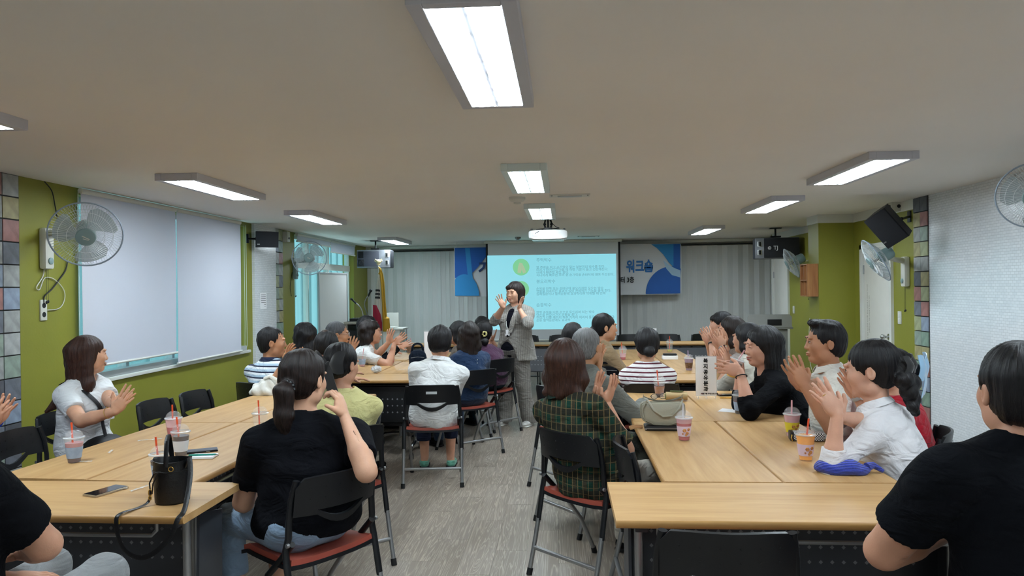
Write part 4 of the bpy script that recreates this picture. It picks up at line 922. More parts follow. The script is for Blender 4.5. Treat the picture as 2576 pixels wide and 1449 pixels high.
# small boxes
p = PX(712, 596, XL); t = thing('junction_box', 'white junction box above the far left green wall', 'box', p); q = MB(); q.box((.04, 0, .0), (.08, .1, .14), None, .006); q.obj('housing', M_fanw, t); q = MB(); q.cyl((.08, 0, -.02), (.09, 0, -.02), .014, 10); q.obj('cable_gland', M_black, t)
p = PX(2262, 520, XR); t = thing('junction_box', 'white socket box under the ceiling above the black wall speaker', 'box', p); q = MB(); q.box((-.05, 0, 0), (.1, .12, .1), None, .006); q.obj('housing', M_fanw, t); q = MB(); q.cyl((-.10, -.02, 0), (-.104, -.02, 0), .018, 12); q.cyl((-.03, -.061, 0), (-.03, -.064, 0), .018, 12); q.obj('socket', M_matte, t)
# speakers
M_spk = mat('speaker_black_cabinet', '17191F', .5, bump=.15, bscale=200); M_spg = mat('speaker_grille', '1B1D24', .7, bump=.6, bscale=500); M_spsil = mat('speaker_silver', '7F8288', .35, metal=.4)
def small_speaker(c, nrm, tilt, wallp, label, s=(.27, .17, .19)):
    c = Vector(c); nrm = Vector(nrm).normalized(); side = nrm.cross(Vector((0, 0, 1))).normalized(); up = side.cross(nrm)
    Rr = Matrix.Rotation(tilt, 3, nrm); side = Rr @ side; up = Rr @ up; F = frame((0, 0, 0), side, up, nrm)
    t = thing('wall_speaker', label, 'speaker', c)
    w_, d_, h_ = s
    q = MB(); poly = [(-w_/2, d_/2), (w_/2, d_/2), (w_*.32, -d_/2), (-w_*.32, -d_/2)]
    q.prism(poly, h_, F @ frame((0, -h_/2, 0), (1, 0, 0), (0, 0, 1), (0, 1, 0)).to_4x4()); q.obj('cabinet', M_spk, t, False)
    q = MB(); q.box((0, 0, d_/2+.006), (w_-.01, h_-.01, .014), None, .006); q.v = [tuple(F @ Vector(v)) for v in q.v]; q.obj('grille', M_spg, t)
    q = MB(); q.box((w_*.38, -h_*.3, d_/2+.0145), (.03, .012, .002)); q.v = [tuple(F @ Vector(v)) for v in q.v]; q.obj('badge', M_steel, t, False)
    wp = Vector(wallp)-c; b0 = F @ Vector((0, 0, -d_/2)); q = MB(); q.tube([b0, (b0+wp)/2, wp], .012, 8); q.ball((b0+wp)/2, .02, 5); q.obj('bracket_arm', M_black, t)
    q = MB(); q.box(wp, (.012, .07, .11), None, .004); q.obj('wall_plate', M_black, t)
    return t
wp = PX(622, 600, XL); small_speaker(P(668, 602, 8.75), (.55, -.8, -.1), 0, (XL+.006, wp.y, wp.z), 'small black speaker on a bracket above the white mosaic strip')
wp = PX(2289, 545, XR); small_speaker(P(2238, 566, 7.05), (-.62, -.62, -.42), R(30), (XR-.006, wp.y, wp.z), 'black speaker tilted down above the right wall fan', (.24, .17, .33))
def karaoke(c, rz, label, flip, silver, w_=.58, h_=.32, d_=.3):
    t = thing('karaoke_speaker', label, 'speaker', c, rz)
    q = MB(); q.box((0, 0, 0), (w_, d_, h_), None, .02); q.obj('cabinet', M_spk, t)
    q = MB(); q.box((0, -d_/2-.008, 0), (w_-.005, .02, h_-.005), None, .012); q.obj('front_frame', M_spsil, t)
    f = flip
    q = MB(); q.box(((-f*.09 if silver else -f*.06), -d_/2-.02, 0), (w_*(.66 if silver else .80), .016, h_-(.05 if silver else .02)), None, .03); q.obj('grille', M_spg if not silver else mat('speaker_blue_grey', '3A3D48', .6, bump=.5, bscale=500), t)
    for s in (-1, 1):
        q = MB(); q.tube([(f*w_*.40, -d_/2-.021, s*h_*.2+.035), (f*w_*.40, -d_/2-.021, s*h_*.2-.035)], .026, 12, flat=.6); q.obj('bass_port', M_trimw, t)
        q = MB(); q.tube([(f*w_*.40, -d_/2-.03, s*h_*.2+.03), (f*w_*.40, -d_/2-.03, s*h_*.2-.03)], .019, 12, flat=.7); q.obj('port_opening', M_matte, t)
    if silver:
        q = MB(); q.box((-w_*.37, -d_/2-.022, h_*.22), (.1, .012, .12), None, .01); q.box((-w_*.37, -d_/2-.022, -h_*.22), (.11, .014, .12), None, .02); q.obj('tweeter', M_spk, t)
        q = MB(); q.lathe([(.042, 0), (.036, .006), (.01, .0)], (-w_*.37, -d_/2-.03, -h_*.22), 18, Matrix.Rotation(PI/2, 3, 'X')); q.obj('cone', M_spg, t)
    q = MB(); q.cyl((0, 0, h_/2), (0, 0, CEIL-c[2]), .014, 10); q.box((0, 0, h_/2+.02), (.14, .1, .02)); q.obj('ceiling_mount', M_black, t)
    q = MB(); q.box((0, 0, CEIL-c[2]-.006), (.16, .12, .012)); q.obj('ceiling_plate', M_black, t)
    return t
karaoke(P(945, 652, 12.2), R(2), 'silver fronted karaoke speaker hung at the far left corner', 1, True, .56, .30)
ks = karaoke(P(1951, 625, 10.9), R(-8), 'black karaoke speaker with white logo at the far right corner', -1, False, .60, .30)
M_logo = mat('white_logo', 'D4D6D6', .5)
text('TJ', .075, M_logo, ks, frame((-.02, -.15-.0295, -.0), (1, 0, 0), (0, 0, 1), (0, -1, 0)), bold=.001)
q = MB(); q.tube([(-.105+.02*math.cos(a), -.181, .02*math.sin(a)) for a in np.linspace(0, 2*PI, 17)[:-1]], .004, 6, closed=True); q.tube([(-.105+.009*math.cos(a), -.181, .009*math.sin(a)) for a in np.linspace(0.6, 2*PI-.6, 12)], .003, 6); q.obj('logo', M_logo, ks)
# projector
def projector():
    c = P(1379, 592, 8.75); t = thing('projector', 'white ceiling projector hanging in front of the screen', 'projector', c, R(0)); W_, H, Dp = .455, .115, .32
    mw = mat('projector_white', 'CFD0CF', .4)
    q = MB(); rows = []
    prof = [(W_/2*math.copysign(min(1, abs(math.cos(a))**.35), math.cos(a)), H/2*math.copysign(abs(math.sin(a))**.45, math.sin(a))) for a in np.linspace(0, 2*PI, 33)]
    for s, y in ((.01, -Dp/2), (.9, -Dp/2), (.985, -Dp/2+.012), (1, -Dp/2+.04), (1, Dp/2-.04), (.985, Dp/2-.012), (.9, Dp/2), (.01, Dp/2)): rows.append([(x*s, y, z*s) for x, z in prof])
    q.sheet(rows); q.obj('housing', mw, t)
    q = MB(); q.box((-.15, -Dp/2-.001, 0), (.06, .006, .035), None, .002); q.obj('connector_panel', M_alu, t)
    q = MB(); q.box((0, 0, -H/2-.006), (W_*.8, Dp*.8, .012), None, .005); q.obj('base_cover', mat('projector_pale_blue', 'B9D6D4', .4), t)
    q = MB(); q.cyl((.1, Dp/2-.01, 0), (.1, Dp/2+.03, 0), .042, 20, .036); q.obj('lens', M_black, t)
    for s in (-1, 1):
        q = MB(); q.cyl((s*.19, -.1, H/2-.002), (s*.19, -.1, H/2+.014), .012, 12); q.obj('foot', M_black, t)
    zc = CEIL-c.z
    q = MB(); q.box((0, 0, H/2+.022), (.1, .08, .02), None, .003)
    for s in (-1, 1):
        q.tube([(s*.03, 0, H/2+.03), (s*.045, 0, (H/2+zc)/2), (s*.03, 0, zc-.02)], .011, 8); q.tube([(s*.05, 0, H/2+.022), (s*.14, .03, H/2+.012), (s*.16, .06, H/2)], .006, 6); q.ball((s*.04, 0, (H/2+zc)/2), .018, 5)
    q.cyl((0, 0, H/2+.02), (0, 0, zc), .012, 8)
    q.obj('mount_arm', M_black, t)
    q = MB(); q.box((0, 0, zc-.008), (.16, .12, .016), None, .003); q.obj('ceiling_plate', M_black, t)
    q = MB(); q.tube(cat_rom([(.02, -.02, zc-.03), (.09, -.06, H/2+.04), (.13, -.09, H/2+.02), (.05, -.13, H/2+.012), (-.06, -.15, H/2), (-.15, -Dp/2-.005, .01)]), .004, 6); q.obj('cable', M_matte, t)
projector()
# projection screen with the slide
YS = 12.75
A = P(1222, 613, YS); B_ = P(1560, 606, YS); zb = P(1390, 854, YS).z
sx0, sx1 = A.x, B_.x
t = thing('projection_screen', 'large white projection screen showing a pale cyan slide', 'screen', ((sx0+sx1)/2, YS, 0), 0); hw = (sx1-sx0)/2; ztop = CEIL-.03
q = MB(); q.b2((-hw+.03, -.002, zb), (hw-.03, .002, ztop)); q.obj('screen_fabric', mat('screen_white', 'DADDE0', .8), t, False)
for (xa, xb_) in ((-hw, -hw+.035), (hw-.035, hw)): q = MB(); q.b2((xa, -.003, zb), (xb_, .003, ztop)); q.obj('black_border', M_matte, t, False)
q = MB(); q.cyl((-hw-.02, 0, zb-.01), (hw+.02, 0, zb-.01), .018, 10); q.obj('bottom_bar', M_trimw, t)
q = MB(); q.b2((-hw-.03, -.035, ztop-.02), (hw+.03, .045, CEIL-.001), .01); q.obj('screen_case', M_trimw, t)
M_slide = bpy.data.materials.new('projected_slide'); M_slide.use_nodes = True; bs = M_slide.node_tree.nodes['Principled BSDF']; bs.inputs['Base Color'].default_value = (.3, .35, .36, 1); bs.inputs['Roughness'].default_value = .9; bs.inputs['Emission Color'].default_value = (*srgb('8ADFEF'), 1); bs.inputs['Emission Strength'].default_value = .68
def emat(n, c, s=.68):
    m_ = mat(n, '404848', .9, emit=c, estr=s); return m_
c0 = P(1226, 643, YS); c1 = P(1552, 827, YS); ox = (sx0+sx1)/2
q = MB(); q.b2((c0.x-ox, -.0045, c1.z), (c1.x-ox, -.003, c0.z)); q.obj('slide_image', M_slide, t, False)
def S(px, py): p = P(px, py, YS); return (p.x-ox, p.z)
mtx = emat('slide_text_grey', '76BACB'); mgr = emat('slide_green', '88DDA2'); mhd = emat('slide_hand', 'B5CFA8')
for (px, py, r_) in ((1311, 672, 21), (1311, 727, 20)):
    x, z = S(px, py); q = MB(); rad = r_*YS/FP; q.lathe([(rad, -.0005), (rad, .0005)], (x, -.0052, z), 32, Matrix.Rotation(PI/2, 3, 'X')); q.obj('slide_circle', mgr, t, False)
    q = MB(); q.tube([(x-.035, -.0062, z-.1), (x-.02, -.0062, z), (x+.0, -.0062, z+.07)], [.03, .035, .03], 10, flat=.02, up=(1, 0, 0)); q.tube([(x+.06, -.0068, z-.1), (x+.03, -.0068, z-.02), (x-.01, -.0068, z+.06)], [.028, .03, .025], 10, flat=.02, up=(1, 0, 0)); q.obj('slide_hands', mhd, t)
def st(px, py, s_, sz):
    x, z = S(px, py); text(s_, sz, mtx, t, frame((x, -.0052, z), (1, 0, 0), (0, 0, 1), (0, -1, 0)), 'slide_text', .0003, 'LEFT', .0006)
for (py, hd, body) in ((655, '주먹박수', ['열 주먹을 쥐고 손가락이 닿는 부분끼리 박수를 친다.', '머리가 맑아지고 아플 때 어떤 기분이 들고 건강해진다.', '어깨가 뻐근할 때도 좋다.', '지나치게 빠르면 주먹 쥔 손가락을 손바닥에 대며 두드린다.']),
                      (709, '봉오리박수', ['손목을 안쪽 또는 손바닥에 봉오리처럼 모으는 박수', '양팔을 지속하는 효과가 있어 전체적인 기능을 좋게 한다.', '심폐질환이나 혈액순환에 효과적이며 약해질 때 반복']),
                      (768, '손등박수', ['한쪽 손등을 다른 손으로 두드리며 치는 박수', '양손을 번갈아가며 손등을 친다.', '허리가 나쁠 때까지 척추 가까이 허리의 통증과 자극을 준다.', '손등 혈액순환에도 효과적'])):
    st(1349, py, hd, .072); k = len(body)-1; st(1349, py+17+k*3.75, '\n'.join(body), .055)
# banner
YB = 13.02
def Bn(px, py): p = P(px, py, YB); return p
a = Bn(1142, 621); c = Bn(1713, 609); zb_ = (Bn(1713, 741).z+Bn(1143, 746).z)/2; zt_ = a.z; bx = (a.x+c.x)/2; bw = (c.x-a.x)/2
t = thing('banner', 'blue and white workshop banner hanging behind the projection screen', 'banner', (bx, YB, 0))
for xx in (-bw+.05, -bw/3, bw/3, bw-.05): q = MB(); q.cyl((xx, 0, zt_-.02), (xx, 0, CEIL), .003, 5); q.obj('hanging_cord', M_trimw, t)
q = MB(); q.sheet([[(-bw+2*bw*i/16, .01*math.sin(i*1.3)*(1-j/2), zb_+(zt_-zb_)*j/2) for i in range(17)] for j in range(3)], .001); q.obj('banner_cloth', mat('banner_white', 'D3D6DA', .7), t)
m_b1 = mat('banner_blue', '1E62B8', .6, noise=.2, nscale=1.2); m_b2 = mat('banner_light_blue', '2E8FD0', .6); m_b3 = mat('banner_sky', 'A8C8E0', .6)
def bshape(pts, m_, dep, nm='print_shape'):
    def cl(x, y):
        p = Bn(x, y); return (max(-bw+.012, min(bw-.012, p.x-bx)), max(zb_+.012, min(zt_-.012, p.z)))
    q = MB(); q.prism([cl(x, y) for x, y in pts], .001, frame((0, -.013-dep, 0), (1, 0, 0), (0, 0, 1), (0, -1, 0)) @ Matrix.Identity(4)); q.obj(nm, m_, t, False)
def arc(cx, cy, rx, ry, a0, a1, n=16): return [(cx+rx*math.cos(R(a)), cy+ry*math.sin(R(a))) for a in np.linspace(a0, a1, n)]
bshape([(1144, 624), (1228, 622), (1228, 640), (1216, 655), (1200, 675), (1185, 690), (1172, 693), (1144, 700)], m_b1, 0)
bshape(arc(1168, 747, 38, 57, 180+40, 360)+[(1206, 744), (1144, 744)], m_b2, .001)
bshape([(1170, 624), (1182, 624), (1194, 744), (1182, 744)], m_b2, .002)
bshape([(1638, 614), (1711, 609), (1711, 682), (1698, 676), (1682, 660), (1668, 640), (1652, 624)], m_b2, 0)
bshape([(1694, 612), (1711, 610), (1711, 682), (1694, 672)], m_b1, .001)
bshape(arc(1690, 740, 66, 70, 182, 300, 18)+[(1711, 700), (1711, 738), (1625, 740)], m_b1, .0015)
bshape([(1668, 655), (1684, 668), (1700, 676), (1711, 680), (1711, 698), (1690, 692), (1676, 676)], m_b3, .002)
p0 = Bn(1609, 672); text('워크숍', .235, mat('banner_text_blue', '2470B8', .6), t, frame((p0.x-bx, -.016, p0.z), (1, 0, 0), (0, 0, 1), (0, -1, 0)), ext=.0005, bold=.008, sx=.72)
p0 = Bn(1578, 705); text('터 3층', .115, M_ink, t, frame((p0.x-bx, -.016, p0.z), (1, 0, 0), (0, 0, 1), (0, -1, 0)), ext=.0005, bold=.003, sx=.8)
p0 = Bn(1219, 676); text('기', .24, mat('banner_text_dark', '1B3F74', .6), t, frame((p0.x-bx, -.016, p0.z), (1, 0, 0), (0, 0, 1), (0, -1, 0)), ext=.0005, bold=.01)
# white board
t = thing('whiteboard', 'white rolling whiteboard in front of the far left window', 'whiteboard', P(836, 900, 11.0).xy.to_3d()); o_ = t.location.copy()
a = P(801, 684, 10.7)-o_; c = P(872, 692, 11.5)-o_; a.z = c.z = (a.z+c.z)/2; bz = .75; ux = (c-a).normalized(); wd = (c-a).length
Fm = frame(a, ux, (0, 0, -1), ux.cross(Vector((0, 0, -1)))); H_ = a.z-bz
q = MB(); q.box((wd/2, H_/2, 0), (wd-.02, H_-.02, .012)); q.v = [tuple(Fm @ Vector(v)) for v in q.v]; q.obj('board_face', mat('whiteboard_white', 'D6D8D6', .25), t, False)
q = MB()
for (c_, s_) in (((wd/2, 0, 0), (wd+.03, .03, .03)), ((wd/2, H_, 0), (wd+.03, .03, .03)), ((0, H_/2, 0), (.03, H_, .03)), ((wd, H_/2, 0), (.03, H_, .03))): q.box(c_, s_, None, .006)
q.v = [tuple(Fm @ Vector(v)) for v in q.v]; q.obj('board_frame', M_alu, t)
for s in (.02, wd-.02):
    q = MB(); b0 = Fm @ Vector((s, H_, 0)); q.cyl(b0, (b0.x, b0.y, .06), .014, 8); q.cyl((b0.x-.2, b0.y-.1, .05), (b0.x+.2, b0.y+.1, .05), .014, 8); q.obj('stand_leg', M_steel, t)
q = MB(); q.box((wd*.9, .06, .01), (.02, .04, .02), None, .004); q.v = [tuple(Fm @ Vector(v)) for v in q.v]; q.obj('magnet_clip', M_black, t)
# equipment rack with mixer and microphones
p = P(912, 900, 11.6); t = thing('equipment_rack', 'grey equipment rack with glass door in the far left corner', 'rack', (p.x, p.y, 0)); zt2 = P(912, 808, 11.6).z
mrk = mat('rack_beige', '9A968A', .5)
q = MB(); q.b2((-.22, -.2, .05), (-.18, .2, zt2)); q.b2((.18, -.2, .05), (.22, .2, zt2)); q.b2((-.24, -.22, zt2-.04), (.24, .22, zt2), .01); q.b2((-.2, .18, .05), (.2, .2, zt2)); q.b2((-.2, -.2, .05), (.2, .2, .1)); q.obj('cabinet', mrk, t, False)
q = MB(); q.b2((-.17, -.19, .11), (.17, -.18, zt2-.06)); q.obj('glass_door', mat('smoked_glass', '14181C', .1), t, False)
for k in range(5):
    q = MB(); q.b2((-.165, -.2, .2+k*.15), (.165, -.191, .3+k*.15)); q.obj('amplifier', M_black, t, False)
a_ = thing('audio_mixer', 'black audio mixer on top of the grey rack', 'mixer', (p.x-.02, p.y, zt2)); q = MB(); q.box((0, 0, .025), (.3, .25, .05), None, .008); q.obj('mixer_body', M_black, a_)
for k in range(6): q = MB(); q.cyl((-.1+.04*k, -.05, .05), (-.1+.04*k, -.05, .062), .008, 8); q.obj('knob', M_steel, a_)
def mic(base, mid, tip, label, head=.022):
    t = thing('microphone', label, 'microphone', base); base = Vector(base); q = MB(); q.tube(cat_rom([(0, 0, 0), Vector(mid)-base, Vector(tip)-base]), .008, 8); q.obj('gooseneck', M_steel, t)
    dr = (Vector(tip)-Vector(mid)).normalized(); tp = Vector(tip)-base; q = MB(); q.tube([tp-dr*.06, tp+dr*.02], .014, 10); q.obj('handle', M_matte, t); q = MB(); q.ball(tp+dr*.04, head, 7); q.obj('head', M_black, t)
    q = MB(); q.lathe([(.06, 0), (.055, .02), (.02, .03)], n=16); q.obj('stand_base', M_matte, t)
pm_ = P(915, 800, 11.6); mic((pm_.x, 11.6, zt2+.05), P(908, 775, 11.6), P(889, 757, 11.6), 'black gooseneck microphone leaning left on the rack')
pm_ = P(922, 803, 11.55); mic((pm_.x-.0, 11.75, zt2), P(917, 765, 11.6), P(930, 737, 11.6), 'black microphone on a stand leaning right at the rack', .026)
p = P(965, 812, 12.1); t = thing('podium', 'white podium with a laptop behind the flag', 'podium', (p.x+.02, 12.25, 0)); q = MB(); q.b2((-.26, -.2, 0), (.26, .2, p.z-.12), .01); q.obj('podium_body', M_white, t); q = MB(); q.b2((-.30, -.22, p.z-.12), (.32, .22, p.z-.09), .008); q.obj('podium_top', M_trimw, t); q = MB(); q.cyl((.33, 0, p.z-.1), (.33, 0, 0), .01, 8); q.obj('side_post', M_steel, t)
l_ = thing('laptop', 'white laptop open on the podium behind the flag', 'laptop', (p.x+.02, 12.2, p.z-.09)); q = MB(); q.box((0, 0, .01), (.36, .25, .02), None, .004); q.obj('laptop_base', M_trimw, l_); q = MB(); q.box((0, .12, .13), (.37, .012, .24), None, .004); q.obj('laptop_lid', M_trimw, l_)
# flag
def flag():
    b0 = P(966, 945, 11.7); top = P(952, 664, 11.7); base = Vector((b0.x+.02, 11.7, 0)); t = thing('flag_on_pole', 'furled national flag with gold fringe on a white pole', 'flag', base)
    tp = top-base; q = MB(); q.cyl((0, 0, .03), tp, .013, 10); q.obj('pole', mat('pole_white', 'C9C7BE', .4), t)
    q = MB(); q.ball(tp+Vector((0, 0, .035)), .045, 6, (1, 1, .9)); q.lathe([(.025, -.02), (.03, 0), (.02, .01)], tp, 12)
    for s in (-1, 1): q.tube([tp+Vector((s*.03, 0, .03)), tp+Vector((s*.06, 0, .05)), tp+Vector((s*.055, 0, .075)), tp+Vector((s*.03, 0, .06))], .01, 6)
    q.obj('finial', mat('ivory_finial', 'C8BC96', .35), t)
    q = MB(); q.lathe([(.16, 0), (.15, .03), (.03, .06)], n=20); q.obj('pole_base', M_steel, t)
    def pt(px, py, dy=0): p = P(px, py, 11.7+dy); return p-base
    # cloth folded along the pole, white with red and black marks
    rows = []; ys = [672, 700, 730, 765, 800, 830]; xl = [953, 949, 945, 941, 938, 937]; xr = [956, 959, 962, 966, 972, 977]
    for y, a, c in zip(ys, xl, xr): rows.append([pt(a+(c-a)*k/10, y, .008*math.sin(k*2.2)-.03) for k in range(11)])
    q = MB(); q.sheet(rows, .004); q.obj('flag_cloth', mat('flag_white', 'D2CFC6', .8), t)
    q = MB(); rows = [[pt(938+(c-938)*k/6, y+(6-k)*-.2, .006*math.sin(k*1.3)-.052) for k in range(7)] for y, c in ((768, 947), (790, 957), (812, 961), (832, 961))]; q.sheet(rows, .004); q.obj('red_field', mat('flag_red', '9C1F38', .8), t)
    for k in range(3):
        q = MB(); y = 728+9*k; q.sheet([[pt(945-k*.6, y, -.055), pt(951, y, -.065), pt(956, y+1, -.05)], [pt(944.5-k*.6, y+5, -.055), pt(951, y+5, -.065), pt(955.5, y+6, -.05)]], .003); q.obj('black_trigram_bar', M_matte, t)
    q = MB(); rows = []
    for y, a, c in ((674, 953, 958), (690, 955, 964), (710, 957, 967), (740, 959, 969), (770, 961, 971), (800, 962, 974), (832, 963, 979)):
        rows.append([pt(a+(c-a)*k/6, y, .012*math.sin(k*2)-.075) for k in range(7)])
    q.sheet(rows, .01); q.obj('gold_fringe', mat('gold_fringe', 'C2951E', .6, bump=1, bscale=90, stretch=(3, 3, .4)), t)
    q = MB(); q.tube(cat_rom([pt(953, 672, -.09), pt(957, 680, -.09), pt(953, 690, -.08)]), .012, 7); q.obj('gold_cord', mat('gold_cord', 'B58A1C', .5), t)
    q = MB(); q.lathe([(.01, 0), (.05, -.03), (.06, -.2), (.055, -.24)], pt(972, 796, -.08), 14); q.obj('gold_tassel', MATS['gold_fringe'], t)
flag()
# right lectern
c = P(1928, 800, 9.9); t = thing('lectern', 'grey steel lectern with rounded hood at the far right', 'lectern', (c.x, 9.9, 0)); hw = .28
ms = mat('lectern_steel', 'A5A6A4', .3, metal=.4); zt3 = P(1928, 790, 9.9).z; zs = P(1928, 822, 9.9).z
q = MB(); q.prism([(-hw, zs), (hw, zs), (hw, zt3-.03), (hw-.03, zt3), (-hw+.03, zt3), (-hw, zt3-.03)], .012, frame((0, -.14, 0), (1, 0, 0), (0, 0, 1), (0, -1, 0))); q.obj('front_hood', ms, t, False)
q = MB(); q.box((0, .06, zs-.01), (hw*2+.04, .4, .03), None, .01); q.obj('top_shelf', ms, t)
q = MB(); q.b2((-hw+.03, -.08, 0), (hw-.03, .2, zs-.02), .01); q.obj('lectern_body', mat('lectern_grey', '8B8C86', .5), t)
q = MB(); q.box((.06, -.16, (zs+zt3)/2-.02), (.18, .006, .08), None, .002); q.obj('dark_panel', M_matte, t)
# wooden cubby shelf
x1, y1 = XC, YC0; a = P(2063, 663, y1-.02); c = P(2018, 745, y1); zt4, zb4 = a.z, P(2063, 746, y1).z; dep = .13; yl = .24
t = thing('cubby_shelf', 'small knotty pine cubby shelf hung on the green column', 'shelf', (XC-.001, YC0+.02, zb4)); H4 = zt4-zb4; mp_ = mat('knotty_pine', 'B07C4C', .5, col2='8A5530', nscale=3, stretch=(8, 8, 1))
b = MB(); b.b2((-dep, 0, 0), (0, .014, H4)); b.obj('side_board', mp_, t, False); b = MB(); b.b2((-dep, yl, 0), (0, yl+.014, H4)); b.obj('side_board', mp_, t, False)
for z in (0, H4/2-.006, H4-.012): b = MB(); b.b2((-dep, .014, z), (0, yl, z+.012)); b.obj('shelf_board', mp_, t, False)
b = MB(); b.b2((-dep+.004, yl/2, .012), (0, yl/2+.012, H4-.012)); b.obj('divider', mp_, t, False); b = MB(); b.b2((-.006, .014, .012), (0, yl, H4-.012)); b.obj('back_board', mp_, t, False)
# ================================================================ PEOPLE (signed-distance bodies, one continuous mesh each)
F32 = np.float32
def V3(*a): return np.array(a, dtype=float)
def nrm3(v): v = np.asarray(v, float); return v/max(1e-9, np.linalg.norm(v))
class Field:
    def __init__(s): s.p = []
    def ell(s, c, r, M=None, k=.02, op='u', cuts=()): s.p.append(('e', np.asarray(c, float), np.asarray(r, float), None if M is None else np.asarray(M, float), k, op, cuts)); return s
    def cone(s, a, b, ra, rb, k=.02, op='u', cuts=(), flat=None): s.p.append(('c', np.asarray(a, float), np.asarray(b, float), ra, rb, flat, k, op, cuts)); return s
    def bounds(s):
        lo = np.full(3, 1e9); hi = -lo
        for p in s.p:
            if p[0] == 'e':
                if p[5] != 'u': continue
                m_ = p[2].max() if p[3] is not None else p[2]; lo = np.minimum(lo, p[1]-m_); hi = np.maximum(hi, p[1]+m_)
            else:
                if p[7] != 'u': continue
                r = max(p[3], p[4]); lo = np.minimum(lo, np.minimum(p[1], p[2])-r); hi = np.maximum(hi, np.maximum(p[1], p[2])+r)
        return lo-.02, hi+.02
    def mesh(s, hc, fine=(), hf=None, wrinkle=0.0, wfreq=30., seed=0, cuts=(), lo=None, hi=None, disp=None):
        l0, h0 = s.bounds()
        if lo is not None: l0 = np.maximum(l0, lo)
        if hi is not None: h0 = np.minimum(h0, hi)
        ax = []
        for d in range(3):
            x = l0[d]; out = [x]
            iv = sorted((c[d]-r, c[d]+r) for c, r in fine)
            while x < h0[d]:
                st_ = hc
                for a, b in iv:
                    if a <= x < b: st_ = hf; break
                    if x < a < x+hc: st_ = max(hf, a-x)
                x += st_; out.append(x)
            ax.append(np.array(out, dtype=F32))
        X, Y, Z = ax; D = np.full((len(X), len(Y), len(Z)), 1.0, dtype=F32)
        for p in s.p:
            if p[0] == 'e': c, r, M, k, op, cu = p[1:]; rm = r.max() if M is not None else r; b0, b1 = c-rm, c+rm
            else: a, b, ra, rb, flat, k, op, cu = p[1:]; r_ = max(ra, rb); b0, b1 = np.minimum(a, b)-r_, np.maximum(a, b)+r_
            mg = k+.03; sl = []
            for d in range(3):
                i0 = np.searchsorted(ax[d], b0[d]-mg); i1 = np.searchsorted(ax[d], b1[d]+mg); sl.append(slice(int(i0), int(i1)))
            sl = tuple(sl); x = X[sl[0]][:, None, None]; y = Y[sl[1]][None, :, None]; z = Z[sl[2]][None, None, :]
            if x.size == 0 or y.size == 0 or z.size == 0: continue
            if p[0] == 'e':
                dx, dy, dz = x-F32(c[0]), y-F32(c[1]), z-F32(c[2])
                if M is not None: dx, dy, dz = (dx*F32(M[0, i])+dy*F32(M[1, i])+dz*F32(M[2, i]) for i in range(3))
                q0, q1, q2 = dx/F32(r[0]), dy/F32(r[1]), dz/F32(r[2]); k0 = np.sqrt(q0*q0+q1*q1+q2*q2)
                k1 = np.sqrt((q0/F32(r[0]))**2+(q1/F32(r[1]))**2+(q2/F32(r[2]))**2)+F32(1e-6); dd = k0*(k0-1)/k1
            else:
                ab = b-a; L2 = float(ab@ab)+1e-9; dx, dy, dz = x-F32(a[0]), y-F32(a[1]), z-F32(a[2])
                t = np.clip((dx*F32(ab[0])+dy*F32(ab[1])+dz*F32(ab[2]))/F32(L2), 0, 1)
                vx, vy, vz = dx-t*F32(ab[0]), dy-t*F32(ab[1]), dz-t*F32(ab[2])
                n2 = vx*vx+vy*vy+vz*vz
                if flat is not None: fn, ff = flat; fn = nrm3(fn); cc = vx*F32(fn[0])+vy*F32(fn[1])+vz*F32(fn[2]); n2 = n2 + cc*cc*F32(1/ff**2-1)
                dd = np.sqrt(n2)-(F32(ra)+t*F32(rb-ra))
            for (pt, nn) in cu: dd = np.maximum(dd, (x-F32(pt[0]))*F32(nn[0])+(y-F32(pt[1]))*F32(nn[1])+(z-F32(pt[2]))*F32(nn[2]))
            A = D[sl]; k = F32(max(k, 1e-4))
            if op == 'u': h = np.clip(.5+.5*(A-dd)/k, 0, 1); D[sl] = A+(dd-A)*h-k*h*(1-h)
            else: h = np.clip(.5-.5*(A+dd)/k, 0, 1); D[sl] = A+(-dd-A)*h+k*h*(1-h)
        x = X[:, None, None]; y = Y[None, :, None]; z = Z[None, None, :]
        if wrinkle:
            g = np.random.RandomState(seed+11); W = np.zeros_like(D)
            for i in range(5):
                d = g.normal(size=3); d[2] *= 1.3; d = nrm3(d)*wfreq*(.5+.8*g.rand()); ph = g.rand(2)*6.3; e = g.normal(size=3)*wfreq*.25
                W += np.sin(x*F32(d[0])+y*F32(d[1])+z*F32(d[2])+F32(ph[0])+F32(1.6)*np.sin(x*F32(e[0])+y*F32(e[1])+z*F32(e[2])+F32(ph[1])))
            D += F32(wrinkle/2.2)*W
        if disp is not None: D += disp(x, y, z)
        for (pt, nn) in cuts: D = np.maximum(D, (x-F32(pt[0]))*F32(nn[0])+(y-F32(pt[1]))*F32(nn[1])+(z-F32(pt[2]))*F32(nn[2]))
        D[0] = D[-1] = 1; D[:, 0] = D[:, -1] = 1; D[:, :, 0] = D[:, :, -1] = 1
        return surface_nets(D, X, Y, Z)
